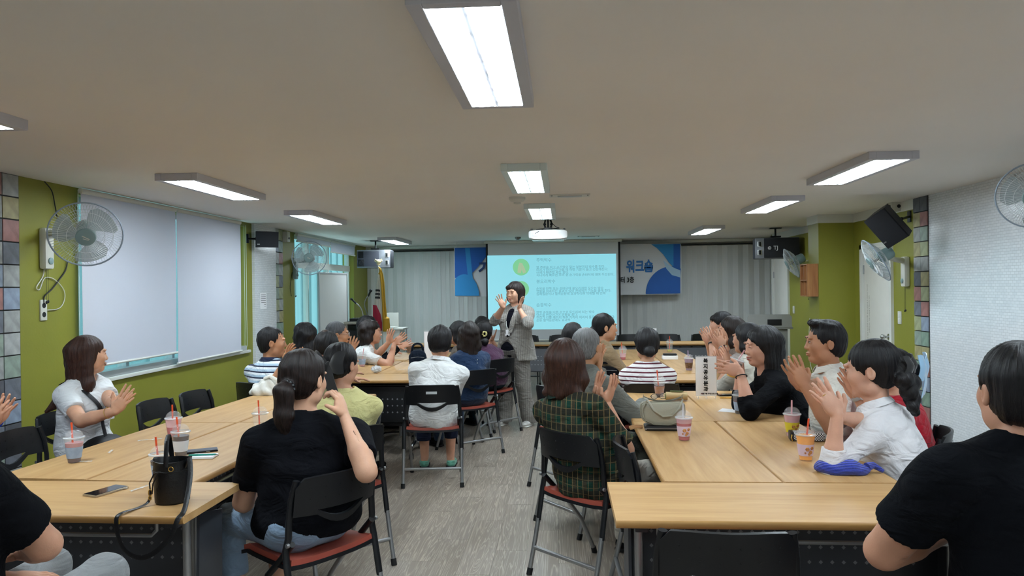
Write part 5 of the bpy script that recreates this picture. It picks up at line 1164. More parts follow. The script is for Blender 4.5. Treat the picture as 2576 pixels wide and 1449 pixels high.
def surface_nets(D, X, Y, Z):
    S = D < 0; n = D.shape
    c = S[:-1, :-1, :-1].astype(np.int8)
    for i, j, k in ((1, 0, 0), (0, 1, 0), (0, 0, 1), (1, 1, 0), (1, 0, 1), (0, 1, 1), (1, 1, 1)): c = c + S[i:n[0]-1+i, j:n[1]-1+j, k:n[2]-1+k]
    act = (c > 0) & (c < 8); I, J, K = np.nonzero(act); N = len(I)
    if N == 0: return np.zeros((0, 3)), np.zeros((0, 4), int)
    idx = np.full(act.shape, -1, np.int32); idx[I, J, K] = np.arange(N)
    acc = np.zeros((N, 3)); cnt = np.zeros(N)
    cr = {}
    for i in (0, 1):
        for j in (0, 1):
            for k in (0, 1): cr[i, j, k] = D[I+i, J+j, K+k]
    for d in range(3):
        for u in (0, 1):
            for v in (0, 1):
                o0 = [u, v]; o0.insert(d, 0); o1 = [u, v]; o1.insert(d, 1); a, b = cr[tuple(o0)], cr[tuple(o1)]
                m_ = (a < 0) != (b < 0); t = np.where(m_, a/np.where(m_, a-b, 1), 0); pos = [o0[0]+0*t, o0[1]+0*t, o0[2]+0*t]; pos[d] = t
                for e in range(3): acc[:, e] += np.where(m_, pos[e], 0)
                cnt += m_
    acc /= cnt[:, None]
    vx = X[I]+acc[:, 0]*(X[I+1]-X[I]); vy = Y[J]+acc[:, 1]*(Y[J+1]-Y[J]); vz = Z[K]+acc[:, 2]*(Z[K+1]-Z[K])
    V = np.stack([vx, vy, vz], 1); fs = []
    for d in range(3):
        sl0 = [slice(None)]*3; sl1 = [slice(None)]*3; sl0[d] = slice(0, -1); sl1[d] = slice(1, None)
        a, b = S[tuple(sl0)], S[tuple(sl1)]; e = np.nonzero(a != b); P_ = [np.array(q) for q in e]
        o = [q for q in range(3) if q != d]; ok = (P_[o[0]] > 0) & (P_[o[1]] > 0); P_ = [q[ok] for q in P_]
        ins = a[tuple(P_)]
        def at(du, dv): q = [r.copy() for r in P_]; q[o[0]] -= du; q[o[1]] -= dv; return idx[tuple(q)]
        Q = np.stack([at(0, 0), at(1, 0), at(1, 1), at(0, 1)], 1)
        flip = ins if d != 1 else ~ins
        Q[~flip] = Q[~flip][:, ::-1]; fs.append(Q)
    return V, np.concatenate(fs)
def cluster(V, Fq, balls, cell):
    keep = np.zeros(len(V), bool)
    for c, r in balls: keep |= ((V-np.asarray(c))**2).sum(1) < r*r
    key = np.floor(V/cell).astype(np.int64); key -= key.min(0); k1 = (key[:, 0]*4096+key[:, 1])*4096+key[:, 2]
    k1 = np.where(keep, -1-np.arange(len(V)), k1); _, inv = np.unique(k1, return_inverse=True); inv = inv.ravel(); n = inv.max()+1
    cnt = np.bincount(inv, minlength=n); V2 = np.stack([np.bincount(inv, V[:, d], n)/cnt for d in range(3)], 1); Q = inv[Fq]
    # drop repeated corners: triangles are stored with -1 last
    out = Q.copy()
    eq = [Q[:, i] == Q[:, (i+1) % 4] for i in range(4)]; ne = sum(e.astype(int) for e in eq); diag = (Q[:, 0] == Q[:, 2]) | (Q[:, 1] == Q[:, 3])
    q4 = Q[(ne == 0) & ~diag]; tr = []
    for i in range(4):
        m_ = (ne == 1) & eq[i] & ~diag; T = Q[m_]; idx = [j for j in range(4) if j != i]; T = T[:, idx]; tr.append(np.concatenate([T, np.full((len(T), 1), -1, T.dtype)], 1))
    A = np.concatenate([q4]+tr); return V2, A
def np_mesh(name, V, Fq, m_):
    if len(Fq) and (Fq[:, 3] < 0).any():
        me = bpy.data.meshes.new(name); tot = np.where(Fq[:, 3] < 0, 3, 4).astype(np.int32); lv = Fq[Fq >= 0].astype(np.int32)
        me.vertices.add(len(V)); me.vertices.foreach_set('co', V.astype(np.float32).ravel()); me.loops.add(len(lv)); me.loops.foreach_set('vertex_index', lv); me.polygons.add(len(Fq))
        me.polygons.foreach_set('loop_start', np.concatenate([[0], np.cumsum(tot)[:-1]]).astype(np.int32)); me.polygons.foreach_set('loop_total', tot); me.polygons.foreach_set('use_smooth', np.ones(len(Fq), bool))
        me.update(calc_edges=True); me.validate(); me.materials.append(m_); return me
    me = bpy.data.meshes.new(name); nf = len(Fq)
    me.vertices.add(len(V)); me.vertices.foreach_set('co', V.astype(np.float32).ravel()); me.loops.add(nf*4); me.loops.foreach_set('vertex_index', Fq.astype(np.int32).ravel())
    me.polygons.add(nf); me.polygons.foreach_set('loop_start', np.arange(0, nf*4, 4, dtype=np.int32)); me.polygons.foreach_set('loop_total', np.full(nf, 4, np.int32))
    me.polygons.foreach_set('use_smooth', np.ones(nf, bool)); me.update(calc_edges=True); me.materials.append(m_); return me

def skin_mat(tone):
    n = 'skin_'+tone
    if n in MATS: return MATS[n]
    m_ = mat(n, tone, .5, noise=.10, nscale=14, bump=.12, bscale=180, sss=.12, spec=.35); return m_
def hair_mat(c, c2, rough=.46):
    n = 'hair_'+c
    if n in MATS: return MATS[n]
    m_ = mat(n, c, rough, spec=.38); L = m_.node_tree.links; b = bsdf(m_); at_ = node(m_, 'ShaderNodeAttribute'); at_.attribute_name = 'hco'
    n1 = node(m_, 'ShaderNodeTexNoise'); n1.inputs['Scale'].default_value = 34; n1.inputs['Detail'].default_value = 4; L.new(at_.outputs['Vector'], n1.inputs['Vector'])
    rp = node(m_, 'ShaderNodeValToRGB'); e = rp.color_ramp.elements; e[0].position = .35; e[1].position = .72; e[0].color = (*srgb(c), 1); e[1].color = (*srgb(c2), 1)
    L.new(n1.outputs['Fac'], rp.inputs[0]); L.new(rp.outputs[0], b.inputs['Base Color'])
    bp = node(m_, 'ShaderNodeBump'); bp.inputs['Strength'].default_value = .8; bp.inputs['Distance'].default_value = .005; L.new(n1.outputs['Fac'], bp.inputs['Height']); L.new(bp.outputs[0], b.inputs['Normal']); return m_
def fabric(name, c, rough=.85, pat=None, **kw):
    n = 'fabric_'+name
    if n in MATS: return MATS[n]
    dark = max(int(c[i:i+2], 16) for i in (0, 2, 4)) < 0x40
    if dark: kw.setdefault('sheen', 0.0); kw.setdefault('noise', .15); rough = max(rough, .92)
    m_ = mat(n, c, rough, bump=kw.get('bump', .25), bscale=kw.get('bscale', 260), sheen=kw.get('sheen', .15), noise=kw.get('noise', .06), nscale=6, spec=.25 if not dark else .12)
    L = m_.node_tree.links; b = bsdf(m_); tc = node(m_, 'ShaderNodeTexCoord'); mpf = node(m_, 'ShaderNodeMapping'); mpf.inputs['Scale'].default_value = (7, 7, 13); mpf.inputs['Rotation'].default_value = (.5, .4, 0); L.new(tc.outputs['Object'], mpf.inputs[0])
    nf = node(m_, 'ShaderNodeTexNoise'); nf.inputs['Scale'].default_value = 1.0; nf.inputs['Detail'].default_value = 2.5; nf.inputs['Distortion'].default_value = 1.6; L.new(mpf.outputs[0], nf.inputs['Vector'])
    bf = node(m_, 'ShaderNodeBump'); bf.inputs['Strength'].default_value = .75; bf.inputs['Distance'].default_value = .035 if not dark else .024; L.new(nf.outputs['Fac'], bf.inputs['Height'])
    old = b.inputs['Normal'].links[0].from_node; L.new(bf.outputs[0], old.inputs['Normal'])
    if pat:
        L = m_.node_tree.links; b = bsdf(m_); tc = node(m_, 'ShaderNodeTexCoord'); sx = node(m_, 'ShaderNodeSeparateXYZ'); L.new(tc.outputs['Object'], sx.inputs[0])
        def band(sock, freq, ph=0, width=.5, soft=.02):
            a = node(m_, 'ShaderNodeMath', operation='MULTIPLY'); a.inputs[1].default_value = freq; L.new(sock, a.inputs[0]); a2 = node(m_, 'ShaderNodeMath', operation='ADD'); a2.inputs[1].default_value = ph; L.new(a.outputs[0], a2.inputs[0])
            f = node(m_, 'ShaderNodeMath', operation='FRACT'); L.new(a2.outputs[0], f.inputs[0]); r = node(m_, 'ShaderNodeMapRange', interpolation_type='SMOOTHSTEP'); r.inputs[1].default_value = width-soft; r.inputs[2].default_value = width+soft; L.new(f.outputs[0], r.inputs[0]); return r.outputs[0]
        def mix(fac, a, c2):
            x = node(m_, 'ShaderNodeMix', data_type='RGBA'); (L.new(fac, x.inputs[0]) if hasattr(fac, 'links') else setattr(x.inputs[0], 'default_value', fac))
            for sk, v in ((x.inputs[6], a), (x.inputs[7], c2)):
                if isinstance(v, str): sk.default_value = (*srgb(v), 1)
                else: L.new(v, sk)
            return x.outputs[2]
        xy = node(m_, 'ShaderNodeMath', operation='ADD'); L.new(sx.outputs[0], xy.inputs[0]); y5 = node(m_, 'ShaderNodeMath', operation='MULTIPLY'); y5.inputs[1].default_value = .8; L.new(sx.outputs[1], y5.inputs[0]); L.new(y5.outputs[0], xy.inputs[1])
        if pat[0] == 'stripe': out = mix(band(sx.outputs[2], pat[3], 0, pat[4]), pat[1], pat[2])
        elif pat[0] == 'stripe3': out = mix(band(sx.outputs[2], pat[4], 0, .62), mix(band(sx.outputs[2], pat[4], 0, .25), pat[1], pat[2]), pat[3])
        elif pat[0] == 'plaid':
            base = mix(band(xy.outputs[0], 14, .2, .55, .06), '1C3A30', '3C382C'); base = mix(band(sx.outputs[2], 12, 0, .55, .06), base, '2A2A24')
            x1 = band(xy.outputs[0], 28, .1, .9, .02); x2 = band(sx.outputs[2], 25, .1, .9, .02); o1 = mix(x1, base, '7A6A48'); 
            h = node(m_, 'ShaderNodeMath', operation='MULTIPLY'); h.inputs[1].default_value = .6; L.new(x2, h.inputs[0]); out = mix(h.outputs[0], o1, '6E6044')
        elif pat[0] == 'pin': out = mix(band(xy.outputs[0], pat[3], 0, pat[4], .04), pat[1], pat[2])
        L.new(out, b.inputs['Base Color'])
    return m_
def rotm(yaw_, pitch, roll_):
    """clockwise yaw (to the right), pitch down, roll to the right, degrees; columns: right, forward, up"""
    return np.array((Matrix.Rotation(-R(yaw_), 3, 'Z') @ Matrix.Rotation(-R(pitch), 3, 'X') @ Matrix.Rotation(R(roll_), 3, 'Y')))

def hand(Fd, w, d, n, right, sz=1., curl=.25, spread=1.):
    w = np.asarray(w, float); a = nrm3(d); n = np.asarray(n, float); n = nrm3(n-a*(n@a)); s = np.cross(a, n) if right else np.cross(n, a)
    M = np.stack([a, s, n], 1); q = lambda x, y, z: w+(a*x+s*y+n*z)*sz
    Fd.ell(q(.048, 0, 0), (.050*sz, .040*sz, .0155*sz), M, k=.012); Fd.ell(q(.03, .0, .002), (.035*sz, .032*sz, .017*sz), M, k=.012); Fd.ell(q(.035, .026, .008), (.03*sz, .014*sz, .013*sz), M, k=.01)
    for (sy, L_, sp, ri) in ((.029, .070, 7, .0086), (.0095, .078, 1, .0088), (-.0105, .072, -5, .0084), (-.0295, .056, -12, .0074)):
        b = q(.083-abs(sy)*.12, sy, 0); ang = R(sp*spread); dirv = a*math.cos(ang)+s*math.sin(ang); pt = b; cur = 0; r = ri*sz
        for j, fr_ in enumerate((.44, .31, .25)):
            cur += curl*(.35, .75, .55)[j]*(1 if sy > -.02 else 1.15); dv = dirv*math.cos(cur)+n*math.sin(cur); nx = pt+dv*L_*fr_*sz
            Fd.cone(pt, nx, r, r*.92, k=.004 if j else .006); pt = nx; r *= .92
    b = q(.018, .030, .004); dv = nrm3(s*.72+a*.62+n*.30); p1 = b+dv*.036*sz; dv2 = nrm3(s*.35+a*.9+n*(.2+curl*.5)); p2 = p1+dv2*.028*sz
    Fd.cone(b, p1, .0125*sz, .0105*sz, k=.012); Fd.cone(p1, p2, .0100*sz, .0082*sz, k=.004)
def ik(s, w, l1, l2, pole):
    s, w = np.asarray(s, float), np.asarray(w, float); v = w-s; L_ = np.linalg.norm(v)
    if L_ > (l1+l2)*.995: w = s+v/L_*(l1+l2)*.995; v = w-s; L_ = np.linalg.norm(v)
    if L_ < abs(l1-l2)+.04: L_ = abs(l1-l2)+.04
    x = (l1*l1-l2*l2+L_*L_)/(2*L_); h = math.sqrt(max(1e-6, l1*l1-x*x)); u = nrm3(v); p = np.asarray(pole, float); p = nrm3(p-u*(p@u)); return s+u*x+p*h, w
HAIRK = dict(black=('08070A', '1A171A'), dbrown=('130D0C', '2A1C18'), brown=('24130F', '4A2C20'), grey=('5A5A5C', '9A9A9A'), saltpepper=('26262A', '6E6E70'), blue=('0F1014', '2C2E38'))
N_P = [0]
def person(label, head, face, *, lean=(.05, 0), hyaw=0, hpitch=0, hroll=0, male=False, g=1., sw=None, skin='C8957A', hair='short', hc='black', arms=('table', 'table'), top=('plain', '202226'), sleeve='short', topkw=None,
           bottom='2A2C33', seat=.46, q=1., chairlab=None, stand=None, hem=None, collar=None, extras=None, hairkw=None, legs=True, tuck=False, chairoff=.04, facial='neutral', sticker=False, lower='long', scale=1., bust=None, neckcut=.066, twist=0):
    """head: (px, py, Y) of the head centre at eye level"""
    hw = P(*head); f = Vector((math.sin(R(face)), math.cos(R(face)), 0)); rt = Vector((f.y, -f.x, 0))
    base = Vector((hw.x, hw.y, 0))-f*lean[0]-rt*lean[1]
    N_P[0] += 1; sd = N_P[0]; t = thing('person', label, 'person', base, -R(face))
    M3 = np.array(((rt.x, rt.y, 0), (f.x, f.y, 0), (0, 0, 1))); bw = np.array(base)
    def L(p): return M3 @ (np.array(p, float)-bw)
    Ld = lambda v: M3 @ np.array(v, float)
    H = L(hw); Rh = rotm(hyaw, hpitch, hroll); fw = Rh[:, 1]
    Nb = H+V3(0, 0, -(topkw or {}).get('nkd', .162))*scale + np.array((0, -.03, 0)) - .25*np.array((fw[0], fw[1]-1, 0))*.05
    hz = .555 if stand is None else stand; Pc = V3(0, 0, hz)
    sw = (sw or (.19 if male else .165))*scale
    Tw = rotm(twist, 0, 0)
    ld = nrm3(Nb-Pc); up = ld; rx = nrm3(Tw[:, 0]-up*(Tw[:, 0]@up)); fy = np.cross(up, rx); TM_ = np.stack([rx, fy, up], 1)
    Cc = Pc+(Nb-Pc)*.66; Wc = Pc+(Nb-Pc)*.30-fy*.01
    Sh = {s: Nb+rx*s*sw*.94-up*.068*scale-fy*.005 for s in (-1, 1)}
    bust = (not male) if bust is None else bust
    def torso(Fd, e, low=True):
        Fd.ell(Pc+V3(0, 0, .0), (.165*g+e, .125*g+e, .12+e), TM_, k=.06)
        Fd.ell(Wc, (.138*g+e*1.7, .105*g+e*1.7, .17+e), TM_, k=.08)
        Fd.ell(Cc, (.150*g+e, .108*g+e, .17+e), TM_, k=.08)
        Fd.cone(Nb-rx*sw*.62-up*.085, Nb+rx*sw*.62-up*.085, .06+e*.8, .06+e*.8, k=.05)
        for s in (-1, 1):
            Fd.cone(Nb+up*.02, Sh[s]-rx*s*.01, .038+e*.6, .048+e*.8, k=.04)
            if bust: Fd.ell(Cc+rx*s*.068*g+fy*.085*g-up*.01, (.062+e, .055+e, .06+e), None, k=.05)
        if male is False and g > 1.12: pass
    # ---- arms
    asc = scale*(topkw or {}).get('asc', 1.); l1, l2 = .280*asc, .240*asc; A = {}
    for s, spec in ((-1, arms[0]), (1, arms[1])):
        pole = V3(s*.55, -.25, -1); curl = .3; spr = .6; hs = .93 if not male else 1.0; hd = None
        if isinstance(spec, str):
            w_, d, n = {'table': (V3(s*.10, .36, .775), V3(-s*.45, .9, -.05), V3(0, 0, -1)), 'lap': (V3(s*.10, .24, .64), V3(-s*.5, .8, -.1), V3(0, 0, -1)), 'down': (V3(s*.25, .02, .50), V3(0, .1, -1), V3(-s, 0, 0)),
                       'fold': (V3(-s*.02, .30, .80), V3(-s*1., .25, .0), V3(0, -.2, -1))}[spec]
            w_ = np.array((w_[0], w_[1]+max(0, (Nb[1]-.0)*.6), w_[2]))
        else:
            w_ = L(P(*spec['px'])) if 'px' in spec else (np.array(spec['w'], float) if 'w' in spec else L(spec['world'])); d = Ld(spec['d']) if spec.get('wd', True) else np.array(spec['d'], float); n = Ld(spec['n']) if spec.get('wd', True) else np.array(spec['n'], float)
            curl = spec.get('curl', .25); spr = spec.get('spread', 1.); 
            if 'pole' in spec: pole = np.array(spec['pole'], float)
            if 'el' in spec: pole = L(P(*spec['el']))-Sh[s]
            hs = spec.get('hs', hs)
        E, w2 = ik(Sh[s], w_, l1, l2, pole); A[s] = (E, w2, nrm3(d), np.asarray(n, float), curl, spr, hs)
    B = Field(); torso(B, -.008)
    rn = (.052 if male else .043)*scale
    B.cone(Nb-V3(0, 0, .02), H+Rh@V3(0, -.018, -.055), rn*1.08, rn, k=.03)
    ag = .5+.5*g; fine = []
    for s in (-1, 1):
        E, w2, d, n, curl, spr, hs = A[s]; m_ = 1.12 if male else 1.
        B.cone(Sh[s], E, .050*ag*m_, .040*ag*m_, k=.03); B.cone(E, E+(w2-E)*.35, .040*ag*m_, .039*ag*m_, k=.01); B.cone(E+(w2-E)*.35, w2, .039*ag*m_, .0255*m_, k=.01, flat=(n, .85)); hand(B, w2, d, n, s == 1, hs*.98*scale, curl, spr)
        fine.append((w2+d*.085, .105))
    fine.append((H, .135*scale))
    # head
    hp = lambda x, y, z: H+Rh@V3(x, y, z)*scale
    def he(c, r, k=.02, op='u'): B.ell(hp(*c), np.array(r)*scale, Rh, k, op)
    he((0, -.012, .032), (.074, .091, .084), .01); he((0, .018, -.025), (.063, .068, .082), .03); he((0, .056, -.090), (.026, .026, .02), .035)
    for s in (-1, 1):
        he((s*.036, .052, -.022), (.028, .028, .03), .03); he((s*.047, .012, -.068), (.018, .032, .022), .03)
        he((s*.031, .083, .027), (.022, .01, .008), .012); he((s*.030, .098, .005), (.017, .014, .011), .012, 's'); he((s*.031, .077, .004), (.014, .011, .0105), .006)
        he((s*.012, .088, -.031), (.009, .010, .007), .008)
        he((s*.077, -.012, -.006), (.008, .017, .028), .006); he((s*.084, -.008, -.005), (.005, .009, .016), .004, 's')
    B.cone(hp(0, .083, .012), hp(0, .095, -.024), .0070*scale, .0095*scale, k=.014); he((0, .094, -.027), (.011, .011, .009), .008)
    if facial == 'smile':
        he((0, .086, -.054), (.026, .009, .005), .006); he((0, .083, -.070), (.020, .010, .006), .007); he((0, .092, -.0615), (.020, .012, .0045), .003, 's')
    else:
        he((0, .087, -.056), (.022, .010, .0055), .006); he((0, .085, -.066), (.019, .010, .0065), .006); he((0, .097, -.0612), (.022, .006, .001), .003, 's')
    hcell = {2: .0036, 1: .0048, 0: .0070}[int(q)]; ccell = {2: .0088, 1: .0122, 0: .016}[int(q)]
    # legs
    kn = {}; an = {}
    if stand is None:
        for s in (-1, 1): kn[s] = V3(s*.12, .43, (topkw or {}).get('kz', .50)); an[s] = V3(s*.11, .40, .09)
        if tuck:
            for s in (-1, 1): an[s] = V3(s*.12, .12, .09)
    else:
        for s in (-1, 1): kn[s] = V3(s*.105, .02, .47); an[s] = V3(s*.135, -.02+.05*s, .085)
    hipz = hz-.03
    if lower == 'crop':
        for s in (-1, 1):
            hip = V3(s*.088, .0, hipz); B.cone(hip, kn[s], .070, .052, k=.03); B.cone(kn[s], kn[s]+(an[s]-kn[s])*.4, .05, .05, k=.01); B.cone(kn[s]+(an[s]-kn[s])*.4, an[s], .05, .034, k=.01)
            B.ell(an[s]+V3(s*.008, .05, -.045), (.036, .10, .03), None, k=.03)
    fine_cell = hcell
    V, Fq = B.mesh(.017 if q < 2 else .014, fine, fine_cell, cuts=(((0, 0, .005), (0, 0, -1)),))
    V, Fq = cluster(V, Fq, fine, .0125 if q else .016); link('body', np_mesh('body', V, Fq, skin_mat(skin)), t)
    # ---- top
    am = ag*(1.13 if male else 1.); e = .014; tk = dict(topkw or {}); hemz = (hz-.055 if hem is None else hem)
    C = Field(); torso(C, e)
    if hem is not None and stand is None: C.ell(Pc-V3(0, .01, .03), (.185*g, .145*g, .15), TM_, k=.05)
    if stand is None: C.cone(V3(-.07, .05, hz-.02), V3(.07, .05, hz-.02), .10*g, .10*g, k=.05)
    for s in (-1, 1):
        E, w2 = A[s][0], A[s][1]; fr_ = tk.get('sl', .62); u = nrm3(E-Sh[s]); rr = tk.get('sr', 1.)
        if sleeve == 'short': C.cone(Sh[s]-u*.01, E, (.054*am+e*.45)*rr, (.051*am+e*.5)*rr*1.05, k=.03, cuts=((Sh[s]+(E-Sh[s])*fr_, u),))
        elif sleeve in ('long', 'threequarter'):
            v = nrm3(w2-E); C.cone(Sh[s], E, .057*am, .050*am*rr, k=.03); ff = .92 if sleeve == 'long' else .35; C.cone(E, w2, .050*am*rr, .039*am*rr, k=.02, cuts=((E+(w2-E)*ff, v),))
        elif sleeve == 'none': C.cone(Sh[s]-u*.02, Sh[s]+u*.045, .056*ag, .058*ag, k=.02, cuts=((Sh[s]+u*.035, u),))
    if tk.get('flare'):
        for s in (-1, 1): C.cone(Wc+rx*s*.04, V3(s*.085, .0, hemz-.02), .11*g, .155*g, k=.06)
    nk = tk.get('nk', neckcut); C.cone(Nb+up*.045+fy*.012, Nb+up*.25, nk, nk+.02, k=.012, op='s')
    if tk.get('vneck'): C.cone(Nb+up*.05+fy*.06, Nb-up*.03+fy*.13, .05, .02, k=.01, op='s')
    if tk.get('open'):
        C.cone(Nb+fy*.12-up*.04, Nb+fy*.175-up*.30, .045, .035, k=.008, op='s'); C.cone(Nb+fy*.19-up*.36+rx*.02, V3(Pc[0], .24, hemz-.06)+rx*.05, .045, .25, k=.008, op='s')
    V, Fq = C.mesh(ccell, wrinkle=tk.get('wr', .0045), wfreq=tk.get('wf', 34), seed=sd, cuts=(((0, 0, hemz), (0, 0, -1)),))
    tname = tk.get('name', 'shirt'); mt = top if not isinstance(top, tuple) else fabric(top[0]+'_'+top[1], top[1], pat=top[2] if len(top) > 2 else None, **(top[3] if len(top) > 3 else {}))
    link(tname, np_mesh(tname, V, Fq, mt), t)
    if tk.get('inner'):
        I_ = Field(); torso(I_, .004); V, Fq = I_.mesh(ccell, wrinkle=.002, seed=sd+5, cuts=(((0, 0, hemz-.06), (0, 0, -1)), (Nb+up*.0, up))); link('inner_top', np_mesh('inner_top', V, Fq, fabric('inner_'+tk['inner'], tk['inner'])), t)
    if collar:
        cm_ = fabric('collar_'+collar, collar); q_ = MB(); r0 = nk+.004
        for r_ in range(1):
            rows = []
            for dz, dr in ((.0, .0), (.022, -.002), (.030, .006), (.012, .020), (-.004, .028)):
                rows.append([Vector(Nb+up*(.028+dz-.02*max(0, math.cos(a))) + rx*math.sin(a)*(r0+dr)*1.0 + fy*(math.cos(a)*(r0+dr)*.95+.008)) for a in np.linspace(.35, 2*PI-.35, 20)])
            q_.sheet(rows, .003)
        q_.obj('collar', cm_, t)
    # ---- trousers, shoes
    if legs:
        T_ = Field(); T_.ell(Pc-V3(0, 0, .01), (.165*g+.006, .125*g+.006, .11), None, k=.05); wide = tk.get('wide', 0)
        for s in (-1, 1):
            hip = V3(s*.088, .0, hipz); kk = kn[s]; aa = an[s]
            T_.cone(hip, kk, .085*(.6+.4*g)+wide*.3, .066+wide*.5, k=.04)
            if lower == 'long': T_.cone(kk, aa+V3(0, 0, -.0 if not wide else -.03), .066+wide*.5, .052+wide, k=.02)
            elif lower == 'crop': T_.cone(kk, aa, .066, .056, k=.02, cuts=((kk+(aa-kk)*.62, nrm3(aa-kk)),))
        V, Fq = T_.mesh(ccell+.005, wrinkle=.004, seed=sd+50, cuts=(((0, 0, .035), (0, 0, -1)),)); mb_ = bottom if not isinstance(bottom, str) else fabric('trouser_'+bottom, bottom)
        link('trousers', np_mesh('trousers', V, Fq, mb_), t)
        shc = tk.get('shoe', '1B1B1E')
        for s in (-1, 1):
            S_ = Field(); a0 = an[s]; S_.ell(a0+V3(s*.004, -.01, -.045), (.038, .045, .045), None, k=.02); S_.ell(a0+V3(s*.01, .085, -.052), (.044, .085, .034), None, k=.04); V, Fq = S_.mesh(.011, cuts=((a0+V3(0, 0, -.072), (0, 0, -1)), (a0+V3(0, 0, -.018), (0, 0, 1))))
            so = link('shoe', np_mesh('shoe', V, Fq, fabric('shoe_'+shc, shc, .5)), t)
            S_ = Field(); S_.cone(a0+V3(0, -.02, -.075), a0+V3(s*.01, .12, -.075), .042, .046, k=.01, flat=((0, 0, 1), .9)); V, Fq = S_.mesh(.012, cuts=((a0+V3(0, 0, -.066), (0, 0, 1)), (a0+V3(0, 0, -.085), (0, 0, -1)))); link('sole', np_mesh('sole', V, Fq, fabric('sole_'+tk.get('sole', '2A2A2C'), tk.get('sole', '2A2A2C'), .6)), so)
    # ---- hair
    hk = dict(hairkw or {}); G = Field(); th = hk.get('th', .014)*scale
    def hh(c, r, k=.02, op='u', cuts=()): G.ell(hp(*c), np.array(r)*scale, Rh, k, op, cuts)
    def hcn(a, b, ra, rb, k=.02, flat=None): G.cone(hp(*a), hp(*b), ra*scale, rb*scale, k=k, flat=None if flat is None else (Rh@V3(*flat[0]), flat[1]))
    fwd = Rh[:, 1]; upv = Rh[:, 2]
    if hair in ('tied', 'pony', 'bun', 'updo'): th *= .75
    if hair == 'short' and 'th' not in hk: th *= .6
    hh((0, -.020, .033), (.074+th, .088+th, .083+th), .01)
    if hair in ('short', 'shortf'):
        hh((0, -.045, -.02), (.066+th*.6, .055+th*.6, .065+th*.5), .03)
        G.ell(hp(0, .075, -.045), np.array((.080, .080, .104))*scale, Rh, .012, 's'); G.ell(hp(0, .03, -.09), np.array((.11, .075, .075))*scale, Rh, .012, 's')
        for s in (-1, 1): hh((s*.085, .0, -.02), (.02, .028, .042), .008, 's')
        hh((0, -.05, -.125), (.10, .09, .045), .02, 's')
        if hk.get('quiff'): hh((.0, .05, .105), (.05, .035, .02), .03)
    elif hair in ('bob', 'longbob', 'long', 'curly', 'verylong'):
        Ld_ = hk.get('Ld') or dict(bob=-.10, longbob=-.17, long=-.23, curly=-.16, verylong=-.30)[hair]; wd = hk.get('wd', .0)
        body_n = 4
        for s in (-1, 1):
            hcn((s*.062, -.01, .03), (s*(.066+wd), -.018, Ld_*.6), .034, .036, .03); hcn((s*(.066+wd), -.018, Ld_*.6), (s*(.058+wd*1.5), -.030, Ld_), .036, .024, .03)
            hcn((s*.03, -.07, .02), (s*.038, -.068, Ld_), .05, .034 if hair != 'curly' else .05, .04)
        hcn((0, -.07, .02), (0, -.07, Ld_-.005), .06, .040, .04)
        if hk.get('flip'):
            for s in (-1, 0, 1): hcn((s*.05, -.065+.02*abs(s), Ld_+.015), (s*.085, -.095+.03*abs(s), Ld_-.012), .032, .018, .02)
        if hk.get('sweep'):
            hcn((.0, -.07, -.18), (.0, -.14, -.27), .06, .045, .03); hcn((.0, -.14, -.27), (.0, -.23, -.33), .045, .012, .03)
        if hair == 'curly':
            gr = random.Random(sd)
            for i in range(16):
                a = gr.uniform(1.9, 4.4); z = gr.uniform(Ld_, -.03); hh((.085*math.sin(a), .075*math.cos(a)-.01, z), (.03, .03, .028), .012)
        G.ell(hp(0, .080, -.035), np.array((.062, .066, .090))*scale, Rh, .014, 's'); G.ell(hp(0, .085, -.16), np.array((.075, .075, .11))*scale, Rh, .02, 's')
    elif hair in ('tied', 'pony', 'bun', 'updo', 'bow'):
        hh((0, -.045, -.02), (.062+th*.5, .052+th*.5, .06), .03)
        G.ell(hp(0, .080, -.040), np.array((.066, .070, .088))*scale, Rh, .012, 's'); G.ell(hp(0, .04, -.10), np.array((.105, .08, .075))*scale, Rh, .012, 's')
        for s in (-1, 1): hh((s*.087, -.004, -.012), (.018, .024, .034), .008, 's')
        hh((0, -.055, -.135), (.10, .09, .045), .02, 's')
        if hair == 'pony':
            hcn((0, -.105, -.02), (0, -.135, -.05), .026, .036, .015); hcn((0, -.135, -.05), (.0, -.130, -.14), .040, .040, .02, ((0, 1, 0), .75)); hcn((0, -.130, -.14), (.0, -.110, -.235), .040, .012, .02, ((0, 1, 0), .75))
        if hair == 'bun': hh((0, -.112, hk.get('bz', .01)), (.042, .034, .040), .012)
        if hair == 'updo':
            for (x, y, z, r_) in ((0, -.115, .0, .045), (.03, -.11, -.03, .036), (-.03, -.12, -.04, .040), (.02, -.135, -.06, .038), (-.01, -.13, -.09, .036), (.015, -.135, -.12, .030), (-.005, -.135, -.15, .022), (.01, -.14, -.175, .014)): hh((x, y, z), (r_, r_, r_), .012)
    if hk.get('bangs'): hh((0, .062, .050), (.058, .035, .032), .02); 
    if hk.get('fringe_side'): hh((.03, .055, .06), (.045, .04, .03), .02)
    Rf = Rh.astype(F32); Hf = H.astype(F32); ga = F32(hk.get('ga', .0016)); gs = sd*1.7
